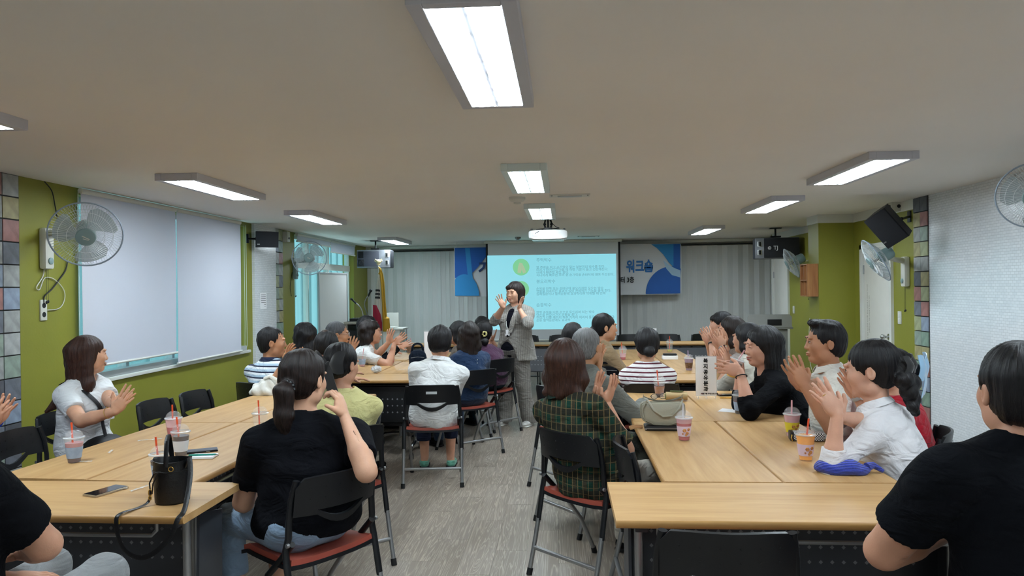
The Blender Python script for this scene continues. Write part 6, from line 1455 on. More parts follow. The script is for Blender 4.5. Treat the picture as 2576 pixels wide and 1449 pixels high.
    def groove(x, y, z):
        dx, dy, dz = x-Hf[0], y-Hf[1], z-Hf[2]
        qx = dx*Rf[0, 0]+dy*Rf[1, 0]+dz*Rf[2, 0]; qy = dx*Rf[0, 1]+dy*Rf[1, 1]+dz*Rf[2, 1]+F32(.02); qz = dx*Rf[0, 2]+dy*Rf[1, 2]+dz*Rf[2, 2]
        az = np.arctan2(qx, qy); r_ = np.minimum(1, (qx*qx+qy*qy)*F32(400))
        return ga*r_*(np.sin(az*F32(23)+qz*F32(9)+F32(gs))+F32(.8)*np.sin(az*F32(41)-qz*F32(14)+F32(1.3*gs))+F32(.8)*np.sin(az*F32(9)+qz*F32(22)))
    V, Fq = G.mesh({2: .0051, 1: .0070, 0: .0098}[int(q)], disp=groove, wrinkle=hk.get('wr', .0022 if hair != 'curly' else .006), wfreq=hk.get('wf', 70), seed=sd)
    cols = HAIRK[hc]; hm = np_mesh('hair', V, Fq, hair_mat(*cols)); ql = (V-H)@Rh; az = np.arctan2(ql[:, 0], ql[:, 1]+.02)
    rr = np.hypot(ql[:, 0], ql[:, 1]+.02); hco = np.stack([np.sin(az), np.cos(az), ql[:, 2]*.9+rr*1.2], 1).astype(np.float32)
    at_ = hm.attributes.new('hco', 'FLOAT_VECTOR', 'POINT'); at_.data.foreach_set('vector', hco.ravel()); ho = link('hair', hm, t)
    # ---- face details
    if hk.get('face', True):
        lipm = mat('lips_'+('male' if male else 'female'), '9C6252' if male else 'B0514E', .45); ink = mat('eye_dark', '120E0D', .25)
        for s in (-1, 1):
            mk = MB(); pts = [hp(s*x, y, z) for x, y, z in ((.014, .0935, .0255), (.024, .0925, .030), (.036, .087, .0305), (.047, .076, .0255))]; mk.tube([Vector(p) for p in pts], [.0018, .0026, .0024, .0012], 6); mk.obj('eyebrow', hair_mat(*cols), t)
            if facial == 'smile':
                mk = MB(); mk.tube([Vector(hp(s*x, y, z)) for x, y, z in ((.018, .0885, .003), (.025, .0900, .006), (.033, .0885, .006), (.042, .083, .002))], [.001, .0018, .0018, .001], 6); mk.obj('eyelid_line', ink, t)
            else:
                mk = MB(); mk.ball((0, 0, 0), 1, 7); M4 = Matrix.Translation(Vector(hp(s*.0305, .0815, .004))) @ Matrix(Rh.tolist()).to_4x4() @ Matrix.Diagonal((.0125*scale, .0075*scale, .0052*scale, 1)); mk.v = [tuple(M4 @ Vector(v)) for v in mk.v]; ey = mk.obj('eye', mat('eye_white', 'D9D4CE', .2), t)
                mk = MB(); mk.ball((0, 0, 0), 1, 7); M4 = Matrix.Translation(Vector(hp(s*.0305, .0868, .004))) @ Matrix(Rh.tolist()).to_4x4() @ Matrix.Diagonal((.0052*scale, .003*scale, .005*scale, 1)); mk.v = [tuple(M4 @ Vector(v)) for v in mk.v]; mk.obj('iris', ink, ey)
                mk = MB(); mk.tube([Vector(hp(s*x, y, z)) for x, y, z in ((.017, .0865, .006), (.025, .0895, .0098), (.034, .0885, .0098), (.044, .082, .006))], [.0008, .0014, .0014, .0008], 5); mk.obj('eyelid_line', ink, t)
        mk = MB(); mk.tube([Vector(hp(x, .0935-.9*x*x*10, -.0565+.02*abs(x)) ) for x in np.linspace(-.021, .021, 7)], [.001, .003, .0038, .003, .0038, .003, .001], 6); mk.tube([Vector(hp(x, .0925-.9*x*x*10, -.0665+4*x*x)) for x in np.linspace(-.019, .019, 7)], [.001, .0032, .004, .004, .004, .0032, .001], 6); mk.obj('lips', lipm, t)
        if facial == 'smile': mk = MB(); mk.tube([Vector(hp(x, .0895-8*x*x, -.0615+.0)) for x in np.linspace(-.014, .014, 5)], .0028, 6); mk.obj('teeth', mat('teeth', 'DCD8CF', .3), t)
    if chairlab:
        cp = base+f*chairoff; chair(cp.x, cp.y, face, chairlab, sticker)
    ctx = dict(t=t, H=H, Rh=Rh, hp=hp, Nb=Nb, up=up, rx=rx, fy=fy, Sh=Sh, A=A, L=L, scale=scale, Cc=Cc)
    if extras: extras(ctx)
    return ctx
def bits(ctx, name, m_, fn):
    mk = MB(); fn(mk); return mk.obj(name, m_, ctx['t'])
def watch(ctx, s, strap, face_c, smart=False):
    E, w2, d, n = ctx['A'][s][:4]; ax_ = nrm3(w2-E); c = w2-ax_*.022; u = nrm3(np.cross(ax_, n)); v = np.cross(u, ax_)
    mk = MB(); mk.tube([Vector(c+(u*math.cos(a)*.031+v*math.sin(a)*.029)) for a in np.linspace(0, 2*PI, 21)[:-1]], .0085, 6, closed=True, flat=.3, up=tuple(ax_)); o = mk.obj('watch_strap', mat('watch_strap_'+strap, strap, .4, metal=.6 if strap == 'B8BABC' else 0), ctx['t'])
    mk = MB(); oc = Vector(c-np.array(v)*.031); mk.cyl(oc, oc-Vector(v)*.007, .016, 14); mk.obj('watch_face', mat('watch_face_'+face_c, face_c, .2), o)
def bangle(ctx, s, m_, off=.03, r=.034, th=.002):
    E, w2, d, n = ctx['A'][s][:4]; ax_ = nrm3(w2-E); c = w2-ax_*off; u = nrm3(np.cross(ax_, n)); v = np.cross(u, ax_); mk = MB(); mk.tube([Vector(c+(u*math.cos(a)*r+v*math.sin(a)*r)) for a in np.linspace(0, 2*PI, 25)[:-1]], th, 6, closed=True); mk.obj('bracelet', m_, ctx['t'])
def clap(px, py, Y, fdir, side, gap=.018, curl=.18, spread=1.2, off=.0, pole=None, hs=None, el=None):
    """world-space clap: both hands near one point; fdir = finger direction, side = unit vector from left hand to right hand"""
    c = P(px, py, Y); fd = Vector(fdir).normalized(); sd_ = Vector(side).normalized(); sd_ = (sd_-fd*sd_.dot(fd)).normalized()
    out = []
    for s in (-1, 1):
        w_ = c-fd*.09+sd_*s*(gap+.012)+fd*(off*s); dct = dict(world=tuple(w_), d=tuple((fd+sd_*s*.10).normalized()), n=tuple(-sd_*s), curl=curl, spread=spread)
        if pole: dct['pole'] = (s*pole[0], pole[1], pole[2])
        if hs: dct['hs'] = hs
        if el: dct['el'] = el[0 if s < 0 else 1]
        out.append(dct)
    return tuple(out)
# ================================================================ THE PEOPLE IN THE ROOM
M_clipb = mat('pale_blue_clip', '9FC8E0', .2); M_bowb = mat('black_chiffon', '0B0B0E', .7, sheen=.4); M_bowl = mat('light_blue_satin', '9CC6E6', .35, sheen=.4); M_flow = mat('yellow_flower_clip', 'D9CE8C', .4)
def bow(ctx, c, sz, m_, name='hair_bow', tails=True, long=1.0):
    hp = ctx['hp']; mk = MB(); c = V3(*c)
    for s in (-1, 1):
        rows = []
        for i in range(7):
            u = i/6; w_ = .25+.9*math.sin(u*PI*.62)
            rows.append([Vector(hp(c[0]+s*(.01+u*.075*sz), c[1]-.022*math.sin(u*PI)-.006*math.cos(v*3), c[2]+v*.045*w_*sz+.012*u)) for v in np.linspace(-1, 1, 7)])
        mk.sheet(rows, .004)
        if tails:
            rows = []
            for i in range(6):
                u = i/5; rows.append([Vector(hp(c[0]+s*(.008+u*.04*sz)+v*.02*(1+u), c[1]-.01-.008*math.sin(u*4), c[2]-u*.11*sz*long)) for v in np.linspace(-1, 1, 5)])
            mk.sheet(rows, .003)
    mk.obj(name, m_, ctx['t']); mk = MB(); mk.ball(Vector(hp(*c)), .014*sz, 6); mk.obj('bow_knot', m_, ctx['t'])
WH = lambda w_, n='white': ('plain', w_)

# A woman in white at the green wall
def exA(c):
    watch(c, -1, '15151A', 'D8D8D8'); bangle(c, 1, M_gold, .05, .033, .0016)
    t = c['t']; Nb, rx, fy, up, Cc = c['Nb'], c['rx'], c['fy'], c['up'], c['Cc']
    mk = MB(); pts = [Nb+rx*.10+up*-.01-fy*.08, Nb+rx*.105+up*.012, Nb+rx*.09-up*.06+fy*.10, Cc+rx*.06+fy*.165+up*.0, Cc-up*.12+rx*.03+fy*.16, Cc-up*.24+rx*.0+fy*.17]
    mk.tube(cat_rom([Vector(p) for p in pts]), .019, 8, flat=.18, up=tuple(rx)); mk.obj('black_strap', mat('black_webbing', '131418', .7), t)
    F_ = frame(Vector(Cc+fy*.178+rx*.0-up*.03), Vector(rx), Vector(up), Vector(fy)); mk = MB(); mk.box((0, 0, 0), (.085, .11, .003)); mk.v = [tuple(F_ @ Vector(v)) for v in mk.v]; nb = mk.obj('name_badge', M_paper, t, False)
    mk = MB(); mk.box((0, .035, .002), (.085, .04, .002)); mk.box((0, -.03, .002), (.085, .004, .002)); mk.v = [tuple(F_ @ Vector(v)) for v in mk.v]; mk.obj('badge_stripe', L_['blue'], nb, False)
    text('참가자', .022, M_ink, nb, F_ @ Matrix.Translation((0, -.008, .0022)), ext=.0004, bold=.0006)
    text('RO', .055, M_ink, t, frame(Vector(Cc+fy*.172-rx*.095+up*.02), Vector(rx), Vector(up), Vector(fy)), ext=.001, bold=.0005)
    mk = MB(); mk.ball((0, .12, .60), .11, 8, (1.3, 1.1, .5)); mk.obj('black_bag_on_lap', mat('black_nylon', '111216', .6), t)
person('woman in a white tee with long brown hair clapping by the green wall', (224, 893, 4.45), 98, lean=(.04, 0), hyaw=-48, hair='verylong', hc='brown', hairkw=dict(wd=.012, sweep=True), arms=clap(318, 1000, 4.15, (.55, .1, .75), (.25, -1, 0), gap=.012, curl=.08), top=('plain', 'D8DADC'), g=1.0, q=2, chairlab='black chair under the woman in white with long brown hair', extras=exA, facial='smile', skin='D2A184', bottom='3A4250')
# B person cut by the left edge
person('person in a royal blue top at the left picture edge, only clapping hands visible', (-165, 965, 3.62), 92, hyaw=-40, hair='bob', hc='black', arms=clap(8, 1022, 3.5, (.5, .1, .9), (.3, -1, 0), gap=.02, curl=.25, spread=1.6), top=('plain', '1F3FB4'), sleeve='long', bottom='4A6478', q=2, chairlab='black chair under the person in royal blue')
# C foreground left
person('person in a black tee and grey trousers in the left foreground corner', (-140, 1030, 2.02), 14, lean=(.06, -.07), hyaw=20, male=True, hair='short', sw=.2, g=1.15, arms=('lap', dict(px=(60, 1390, 2.25), d=(-.9, .2, 0), n=(0, 0, -1), el=(185, 1370, 2.0))), top=('plain', '0D0E12'), topkw=dict(sl=.72, kz=.61), bottom='8A8C8E', q=2, chairlab='black chair under the person in the left foreground corner')
# D ponytail
def exD(c):
    hp = c['hp']; mk = MB()
    for i in range(12): a = i*PI/6; mk.ball(Vector(hp(.03*math.cos(a), -.118, -.035+.03*math.sin(a))), .010, 4)
    mk.obj('beaded_hair_tie', M_black, c['t'])
person('woman in a black tee with a low ponytail, hand at her chin', (765, 955, 3.2), -55, lean=(.05, .02), hyaw=68, hpitch=6, twist=28, hair='pony', hc='dbrown', g=1.28, sw=.205, arms=(dict(px=(650, 1190, 3.42), d=(-.8, .6, 0), n=(0, 0, -1), el=(625, 1190, 3.1)), dict(px=(866, 1045, 3.1), d=(-.35, .15, 1), n=(-.8, .1, -.3), curl=1.35, el=(905, 1150, 2.98))), top=('plain', '0E0F14'), topkw=dict(sl=.66, wr=.007), bottom='8298B0', q=2, scale=1.10, chairlab='black chair with red seat under the ponytail woman', chairoff=.0, extras=exD, legs=True, lower='crop', skin='D0A084')
# F yellow cardigan with bow
person('woman in a pale yellow cardigan with a large black bow in her hair', (860, 918, 4.15), -42, lean=(.03, .05), hyaw=62, hpitch=8, scale=1.04, twist=12, hair='tied', hc='black', g=1.12, sw=.18, arms=('table', 'table'), top=('knit', 'D6CE90', None, dict(bump=.5, bscale=160)), topkw=dict(sl=.75, wr=.007, nk=.07), bottom='23252C', q=2, chairlab='black chair under the woman in yellow', extras=lambda c: bow(c, (.0, -.118, .0), 1.2, M_bowb, long=1.3))
# E striped polo man
person('man in a blue, white and black striped polo clapping by the mosaic strip', (686, 862, 6.1), 22, lean=(.05, 0), hyaw=46, male=True, hair='short', hc='black', scale=1.1, g=1.08, sw=.18, arms=clap(742, 892, 5.95, (.35, .1, .9), (1, -.3, 0), gap=.05, curl=.35, spread=1.2), top=('stripes', '9DB0C4', ('stripe3', '15203A', 'A9BED0', 'DDE2E6', 22)), collar='1A2440', q=1, bottom='1B1E26', skin='BC8765', chairlab='black chair under the man in the striped polo')
# G balding man
def exG(c):
    hp = c['hp']; mk = MB(); mk.ball((0, 0, 0), 1, 8); M4 = Matrix.Translation(Vector(hp(.0, -.05, .098))) @ Matrix(c['Rh'].tolist()).to_4x4() @ Matrix.Diagonal((.036, .034, .030, 1)); mk.v = [tuple(M4 @ Vector(v)) for v in mk.v]; mk.obj('thinning_crown', mat('scalp_through_hair', '3A2A24', .6, noise=.5, nscale=90), c['t'])
person('man with thinning dark crown in a black tee at the far left table end', (824, 872, 5.95), 34, lean=(.06, 0), hyaw=6, hpitch=16, male=True, hair='short', hc='black', scale=1.04, g=1.05, arms=('table', dict(world=tuple(PZ(905, 930, .765)), d=(.5, .8, 0), n=(0, 0, -1), pole=(1, -.2, -1))), top=('plain', '0E0F13'), topkw=dict(shoe='141416'), bottom='3E434B', q=1, chairlab='black chair under the man with thinning hair', extras=exG)
# H curly hair with blue clip
def exH(c):
    hp = c['hp']; mk = MB(); mk.box((0, 0, 0), (.055, .012, .02), None, .004); F_ = frame(Vector(hp(.02, -.088, .075)), Vector(c['Rh'][:, 0]), Vector(-c['Rh'][:, 1]*.7+c['Rh'][:, 2]*.7)*-1, Vector(c['Rh'][:, 2])); mk.v = [tuple(F_ @ Vector(v)) for v in mk.v]; mk.obj('hair_clip', M_clipb, c['t'])
person('woman with curly black hair and a pale blue clip, far left wall', (770, 845, 6.8), 4, hair='curly', hc='black', scale=1.06, arms=('table', 'table'), top=('plain', '15171D'), sleeve='long', q=1, chairlab='black chair under the curly-haired woman', extras=exH)
# I older man with glasses
def exI(c):
    hp = c['hp']; mk = MB()
    for s in (-1, 1): mk.tube([Vector(hp(s*.032+.022*math.cos(a), .102-.3*abs(s*.032+.022*math.cos(a))**2*8, .002+.017*math.sin(a))) for a in np.linspace(0, 2*PI, 17)[:-1]], .0018, 5, closed=True); mk.tube([Vector(hp(s*.055, .085, .008)), Vector(hp(s*.078, .02, .012)), Vector(hp(s*.08, -.02, .004))], .002, 5)
    mk.tube([Vector(hp(-.01, .104, .006)), Vector(hp(.01, .104, .006))], .0018, 5); mk.obj('eyeglasses', M_steel, c['t'])
person('older man with grey-streaked hair and glasses, clapping at the far left', (851, 842, 7.5), 66, lean=(.24, 0), hyaw=10, male=True, hair='short', hc='saltpepper', scale=1.12, arms=clap(887, 868, 7.25, (.35, .0, .9), (.3, -1, 0), gap=.03, curl=.3), top=('plain', '6A6C66'), q=1, skin='B98766', chairlab='black chair under the older man with glasses', extras=exI)
# J white blouse
person('woman in a white short-sleeved blouse with a dark bob clapping at the far left table', (934, 836, 8.15), 74, lean=(.22, 0), hyaw=6, hair='bob', hc='dbrown', scale=1.12, hairkw=dict(wd=.012, wr=.004), arms=(dict(px=(978, 862, 7.9), d=(.2, -.2, 1), n=(.3, 1, 0), curl=.3, spread=1.5), dict(px=(993, 862, 8.0), d=(.8, .0, .6), n=(0, -1, .3), curl=.15)), top=('plain', 'D9D9D6'), q=1, chairlab='black chair under the woman in the white blouse at the far left')
person('woman in black with black hair half hidden behind the white blouse', (928, 822, 8.85), 76, lean=(.22, 0), hyaw=6, hair='longbob', hc='black', scale=1.1, arms=('table', dict(px=(1006, 872, 8.7), d=(1, .1, .35), n=(0, -1, .2), curl=.1)), top=('plain', '131418'), sleeve='long', q=0, chairlab='black chair under the woman in black at the far left', collar=None)
# L centre white blouse
person('short-haired woman in a white blouse seen from behind, on the chair with a sticker', (1107, 862, 6.02), -6, lean=(.12, .05), hyaw=4, hpitch=14, hair='short', hc='black', scale=1.06, hairkw=dict(th=.02, wr=.005, wf=60), arms=('fold', 'fold'), top=('plain', 'D9D9D8'), topkw=dict(sl=.8, sr=1.12, wr=.008, shoe='5E9C86'), g=1.08, sw=.175, collar='DCDCDC', hem=.43, q=1, bottom='23283A', lower='crop', chairlab='black chair with a silver sticker in the centre under the white blouse', sticker=True)
# M denim
def exM(c):
    mk = MB(); 
    for i in range(11): p = c['Nb']-c['up']*(.05+.03*i)-c['fy']*(.118 if i < 5 else .108)-c['fy']*.012; mk.ball(Vector(p), .0045, 4)
    mk.obj('back_buttons', M_trimw, c['t'])
person('woman in a denim blue blouse buttoned down the back with a brown bob', (1180, 843, 6.95), -38, lean=(.02, .02), hyaw=30, hair='longbob', hc='dbrown', scale=1.04, hairkw=dict(wd=.008, wr=.003), arms=('table', 'table'), top=('denim', '1F3554', None, dict(noise=.18)), topkw=dict(sl=.8, wr=.007), g=1.05, q=1, bottom='27384E', chairlab='black chair under the denim blouse', extras=exM)
person('person with black hair half hidden behind the denim blouse', (1150, 838, 7.65), -80, lean=(.10, 0), hair='bob', hc='black', arms=('table', 'table'), top=('plain', '5A4F44'), q=0, chairlab='black chair behind the denim blouse')
def exO(c):
    hp = c['hp']; mk = MB()
    for i in range(9): a = i*2.4; mk.ball(Vector(hp(.0+.018*math.cos(a), -.118, .0+.022*math.sin(a))), .010, 4)
    mk.obj('flower_clip', M_flow, c['t'])
person('woman in a purple top with a yellow flower clip in tied black hair', (1217, 838, 8.0), -50, lean=(.10, 0), hyaw=40, hair='bun', hc='black', scale=1.08, hairkw=dict(bz=-.08), arms=('table', 'table'), top=('plain', '4A2C44'), topkw=dict(sl=.72), g=1.12, q=1, bottom='1C3038', chairlab='black chair under the purple top', extras=exO)
person('woman in a pale pink top clapping, half hidden behind the purple top', (1211, 822, 8.75), -64, lean=(.0, .12), hyaw=30, hair='bob', hc='black', scale=1.0, arms=clap(1238, 836, 8.6, (.4, 0, 1), (1, 0, 0), gap=.02), top=('plain', 'C9A3A8'), q=0, chairlab='black chair under the pale pink top')
# Q presenter
def exQ(c):
    mk = MB(); mk.ball(Vector(c['Nb']+c['fy']*.165-c['up']*.335+c['rx']*.0), .014, 6); mk.obj('jacket_button', M_matte, c['t'])
    mk = MB(); mk.tube(cat_rom([Vector(c['Nb']+c['rx']*.07-c['up']*.02+c['fy']*.05), Vector(c['Nb']+c['rx']*.03-c['up']*.18+c['fy']*.15), Vector(c['Nb']+c['rx']*.0-c['up']*.28+c['fy']*.165)]), .003, 5); mk.obj('lanyard', M_trimw, c['t'])
    F_ = frame(Vector(c['Nb']+c['fy']*.168-c['up']*.30), Vector(c['rx']), Vector(c['up']), Vector(c['fy'])); mk = MB(); mk.box((0, 0, 0), (.055, .07, .003)); mk.v = [tuple(F_ @ Vector(v)) for v in mk.v]; mk.obj('name_badge', M_paper, c['t'], False)
    for s in (-1, 1):
        mk = MB(); r_ = []; 
        for k in range(6): u = k/5; b = c['Nb']+c['rx']*s*(.062-.045*u)+c['up']*(.02-.33*u)+c['fy']*(.05+.125*min(1, u*1.6)); r_.append([Vector(b), Vector(b+c['rx']*s*(.015+.05*math.sin(u*PI*.8))-c['fy']*.004+c['up']*.01)])
        mk.sheet(r_, .005); mk.obj('jacket_lapel', M_suit, c['t'])
    mk = MB(); F_ = frame(Vector(c['Nb']-c['rx']*.125-c['up']*.40+c['fy']*.118), Vector(c['rx']*.85+c['fy']*.5), Vector(c['up']), Vector(c['fy'])); mk.box((0, 0, 0), (.11, .035, .008), None, .003); mk.v = [tuple(F_ @ Vector(v)) for v in mk.v]; mk.obj('pocket_flap', M_suit, c['t'])
M_suit = fabric('suit', '8A867F', .8, ('pin', '7F7B75', 'A5A19B', 38, .86), bump=.15)
person('standing presenter in a grey pinstripe trouser suit with both hands raised beside her face', (1294, 737, 8.3), 208, lean=(-.03, .02), hyaw=4, hpitch=2, hroll=-4, hair='bob', hc='dbrown', hairkw=dict(wd=.0, fringe_side=True, th=.017), stand=.86, arms=(dict(px=(1306, 776, 8.12), d=(.3, -.2, 1), n=(.6, -.3, .3), curl=.2, spread=.9, pole=(-.9, .1, -1)), dict(px=(1266, 772, 8.0), d=(-.45, -.15, 1), n=(.4, -.9, .2), curl=.15, spread=1.7, pole=(.9, -.1, -1))), top=M_suit, sleeve='threequarter', topkw=dict(name='jacket', open=True, inner='10111A', wide=.035, flare=True, shoe='CFCDC8', sole='D8D6D0', wr=.005, nk=.062), hem=.74, bottom=M_suit, lower='long', g=1.12, sw=.185, q=2, facial='smile', skin='C99A80', scale=1.0, extras=exQ)
# R plaid shirt
def exR(c):
    mk = MB(); hp = c['hp']; mk.tube([Vector(hp(x, -.112+abs(x)*.5, .045)) for x in np.linspace(-.045, .045, 7)], .006, 6); mk.obj('hair_claw', M_black, c['t'])
person('woman in a dark green plaid shirt with a flipped brown bob, clapping', (1424, 915, 4.0), 44, lean=(-.08, -.10), hyaw=-26, hair='longbob', hc='brown', scale=1.09, hairkw=dict(wd=.012, flip=True, wr=.002, Ld=-.125), arms=clap(1523, 968, 4.0, (.3, .1, 1), (1, -.6, 0), gap=.022, curl=.15, spread=1.5), top=('plaid', '2A3A30', ('plaid',)), topkw=dict(sl=.85, wr=.008), g=1.15, sw=.185, collar='24332C', hem=.44, q=2, bottom='B8B2A6', chairlab='black chair with red seat under the plaid shirt', chairoff=.02, extras=exR)
# S grey-haired man
person('grey-haired man in a grey shirt leaning an arm on the right table', (1478, 872, 4.9), 52, lean=(.06, -.02), hyaw=-20, male=True, hair='short', hc='grey', scale=1.04, arms=(clap(1523, 895, 4.95, (.3, .1, 1), (1, -.6, 0))[0], dict(world=tuple(PZ(1618, 1015, .765)), d=(.9, .25, -.02), n=(0, 0, -1), curl=.2, pole=(1, -.3, -.8))), top=('plain', '6B6C66'), sleeve='long', collar='63645F', g=1.1, q=2, skin='B98867', bottom='55574F', chairlab='black chair under the grey-haired man', extras=lambda c: watch(c, 1, 'B8BABC', '8A8C8E'))
person('dark-haired person in a light top hidden behind the grey-haired man', (1443, 850, 5.75), 48, hyaw=-20, hair='short', hc='black', arms=('table', 'table'), top=('plain', 'B9CCCF'), q=0, chairlab='black chair ahead of the grey-haired man')
# U brown top
person('woman in a brown short-sleeved top in profile with low tied black hair', (1523, 824, 6.85), 66, lean=(.08, 0), hyaw=14, hair='bun', hc='black', scale=1.06, hairkw=dict(bz=-.03), arms=('table', 'table'), top=('plain', '8C7558'), topkw=dict(sl=.8, sr=1.1), q=1, skin='BE8C6C', bottom='16171C', chairlab='black chair under the brown top')
person('woman in a white top with maroon stripes and a low bun, back turned', (1627, 868, 6.02), -2, lean=(.04, 0), hyaw=0, hpitch=4, hair='bun', hc='black', scale=1.08, hairkw=dict(bz=-.05, th=.024), arms=('fold', 'fold'), top=('stripes2', 'E0DCDC', ('stripe', 'E2DEDD', '5A2430', 30, .68)), topkw=dict(nk=.072), sleeve='long', g=1.08, q=1, skin='B98A6C', chairlab='black chair under the maroon-striped top', chairoff=.0)
# right far group
person('woman with dark fringe in a green top, farthest of the clapping women on the right', (1812, 815, 7.55), -78, lean=(.20, 0), hyaw=0, hair='tied', hc='black', scale=1.05, hairkw=dict(bangs=True), arms=clap(1776, 838, 7.35, (-.35, 0, 1), (-.3, 1, 0), gap=.03, curl=.3, spread=1.4), top=('plain', '7C9A84'), q=1, facial='smile', chairlab='black chair under the woman in green', skin='D0A088', extras=lambda c: watch(c, -1, '101014', '202024'))
person('woman in a taupe top with a round smartwatch clapping on the right', (1837, 833, 6.95), -78, lean=(.20, 0), hyaw=-4, hair='longbob', hc='dbrown', scale=1.1, arms=clap(1803, 848, 6.75, (-.35, 0, 1), (-.3, 1, 0), gap=.03, curl=.3, spread=1.4), top=('plain', '6E5C50'), g=1.08, q=1, facial='smile', chairlab='black chair under the taupe top', skin='C8957A', extras=lambda c: watch(c, -1, '8A8C8C', '15171A'))
person('woman in a cream top with short black hair, back turned, on the right', (1876, 852, 6.1), -40, lean=(.12, 0), hyaw=-14, hair='bob', hc='black', scale=1.04, hairkw=dict(wd=.0), arms=clap(1815, 892, 6.2, (-.4, .3, 1), (-.6, 1, 0), gap=.03), top=('plain', 'B9B4A8'), sleeve='threequarter', q=1, chairlab='black chair under the cream top')
# W4 laughing
person('laughing woman in black with very long black hair holding a drink', (1916, 872, 4.95), -84, lean=(.22, 0), hyaw=-16, hpitch=4, hair='verylong', hc='black', scale=1.10, g=1.2, sw=.18, arms=(dict(px=(1862, 935, 4.72), d=(-1, .15, .28), n=(.1, .8, -.2), curl=.35, pole=(-.4, -.5, -1)), dict(px=(1862, 915, 4.98), d=(-1, -.15, .1), n=(0, -.5, -1), curl=.5, pole=(.4, -.5, -1))), top=('plain', '0E0F13'), sleeve='threequarter', topkw=dict(wr=.006), q=2, facial='smile', skin='CF9C84', chairlab='black chair under the laughing woman in black', extras=lambda c: bangle(c, -1, M_matte, .035, .034, .0035))
hc_ = P(1838, 948, 4.86); cup(0, 0, 'mixed yellow and brown drink cup tilted in the laughing woman hand', [('mango', .3), ('latte', .85)], None, M_strawp, loc=tuple(hc_), tilt=(R(6), R(20), 0))
# W5 man white polo
person('tanned man in a white polo shirt clapping at the right table', (2074, 862, 4.45), -80, lean=(.06, 0), hyaw=-6, hpitch=0, male=True, hair='short', hc='black', scale=1.08, g=1.05, sw=.19, hairkw=dict(quiff=True), arms=clap(1998, 932, 4.12, (-.38, .1, .95), (-.25, 1, 0), gap=.022, curl=.22, spread=1.3), top=('plain', 'D6D3CA'), collar='DAD7CE', topkw=dict(sl=.8, sr=1.1), q=2, skin='B98566', bottom='2A2C33', chairlab='black chair under the man in the white polo')
# W7 red top
person('person in a red top with a light blue satin bow behind the white blouse', (2238, 934, 4.0), -66, lean=(.06, 0), hyaw=6, hair='bun', hc='black', arms=clap(2122, 948, 3.7, (-.45, .15, 1), (-.3, 1, 0), gap=.022, curl=.2), top=('plain', 'B01228'), g=1.1, sleeve='short', q=1, chairlab='black chair under the red top', extras=lambda c: (bow(c, (.03, -.145, .02), 1.3, M_bowl, tails=True), watch(c, -1, 'B8BABC', 'D0D2D4')))
# W6 white sheer blouse
def exW6(c):
    t = c['t']; hp = c['hp']; bow(c, (.01, -.135, .005), .75, M_bowb, 'hair_scrunchie', tails=False)
    A_ = c['A'][-1]; mk = MB(); d, n = A_[2], A_[3]; s_ = np.cross(n, d); s_ = nrm3(s_); ctr = A_[1]+d*.098-s_*.010; mk.tube([Vector(ctr+(s_*math.cos(a)+nrm3(n)*math.sin(a))*.0102) for a in np.linspace(0, 2*PI, 17)[:-1]], .0016, 5, closed=True); mk.obj('gold_ring', M_gold, t)
person('woman in a sheer white blouse with curly pinned-up black hair, right foreground', (2190, 931, 3.62), -48, lean=(.16, -.03), hyaw=-12, hpitch=6, hair='updo', hc='black', scale=1.17, g=1.02, sw=.18, arms=clap(2066, 1000, 3.36, (-.5, .2, .85), (-.35, 1, 0), gap=.022, curl=.12, spread=1.5, pole=(.15, .1, -1)), top=('sheer', 'D9D6D8', None, dict(sheen=.4, noise=.04)), sleeve='threequarter', topkw=dict(wr=.007, asc=.84), collar='D8D6D8', q=2, skin='CF9F88', bottom='3A3A40', chairlab='black chair under the sheer white blouse', extras=exW6)
# W8 foreground man
person('large man in a black tee in the right foreground, back turned', (2560, 985, 2.12), -12, lean=(.04, -.02), hyaw=16, male=True, hair='short', hc='black', scale=1.14, g=1.45, sw=.235, arms=(dict(px=(2400, 1330, 2.32), d=(.9, .4, 0), n=(0, 0, -1), el=(2190, 1300, 2.0)), 'table'), top=('plain', '0F1116'), topkw=dict(sl=.62, nk=.08, wr=.006, nkd=.118), q=2, skin='BE8C72', bottom='23242A', chairlab='black chair under the large man in the right foreground')

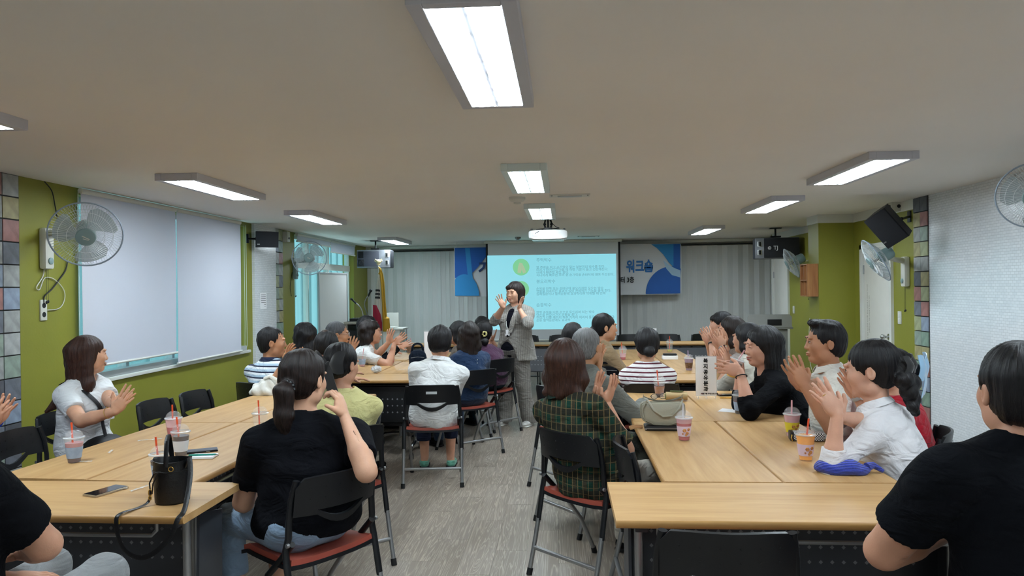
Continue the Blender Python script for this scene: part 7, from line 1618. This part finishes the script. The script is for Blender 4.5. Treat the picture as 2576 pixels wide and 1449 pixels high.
# ---- bags beside people
def soft_bag(name, label, loc, sz, rz, mname, colr, strap=True):
    t = thing(name, label, 'bag', loc, R(rz)); m_ = fabric(mname, colr, .6, bump=.3); bm = bmesh.new(); bmesh.ops.create_icosphere(bm, subdivisions=4, radius=1)
    for v in bm.verts:
        c = v.co.copy(); f = 1+.05*math.sin(c.x*7+c.z*5)+.04*math.sin(c.y*9-c.z*6)
        v.co = Vector((math.copysign(abs(c.x)**.7, c.x)*sz[0]/2*f, math.copysign(abs(c.y)**.75, c.y)*sz[1]/2*f, (math.copysign(abs(c.z)**.7, c.z)+1)*sz[2]/2))
    me = bpy.data.meshes.new('bag_body'); bm.to_mesh(me); bm.free(); me.materials.append(m_); me.polygons.foreach_set('use_smooth', [True]*len(me.polygons)); link('bag_body', me, t)
    q = MB(); q.tube(cat_rom([(-sz[0]*.35, 0, sz[2]*.9), (-sz[0]*.2, -.01, sz[2]*1.25), (sz[0]*.2, -.01, sz[2]*1.25), (sz[0]*.35, 0, sz[2]*.9)]), .010, 8, flat=.35); q.obj('bag_strap', m_, t)
    q = MB(); q.tube([(-sz[0]*.38, -sz[1]*.44, sz[2]*.68), (0, -sz[1]*.52, sz[2]*.72), (sz[0]*.38, -sz[1]*.44, sz[2]*.68)], .003, 6); q.obj('zip', M_steel, t)
p = PZ(1046, 940, TZ); soft_bag('backpack', 'dark navy backpack standing on the table left of the white blouse', (p.x, p.y+.10, TZ), (.17, .13, .22), 10, 'navy_bag', '1A2230')
p = P(1530, 925, 6.35); soft_bag('sling_bag', 'black sling bag beside the woman in the brown top', (p.x, 6.66, TZ), (.24, .12, .11), 0, 'black_bag', '101116')
cable('thin white cord hanging on the green column behind the man in white', [PX(2037, 800, XC-.008), PX(2035, 850, XC-.008), PX(2036, 900, XC-.008), PX(2042, 930, XC-.008)], M_trimw, .003)
_u = {}
for o in COL.objects:
    if o.type == 'MESH': _u.setdefault(o.data.name, [len(o.data.loops)-2*len(o.data.polygons), o.name, 0]); _u[o.data.name][2] += 1
_k = {}
for n_, (c_, nm_, r_) in _u.items(): b_ = nm_.split('.')[0]; _k[b_] = _k.get(b_, 0)+c_
print('TRIS', sum(_k.values()), sorted(_k.items(), key=lambda q: -q[1])[:14])
print('VERTS', sum(len(o.data.vertices) for o in COL.objects if o.type == 'MESH'))
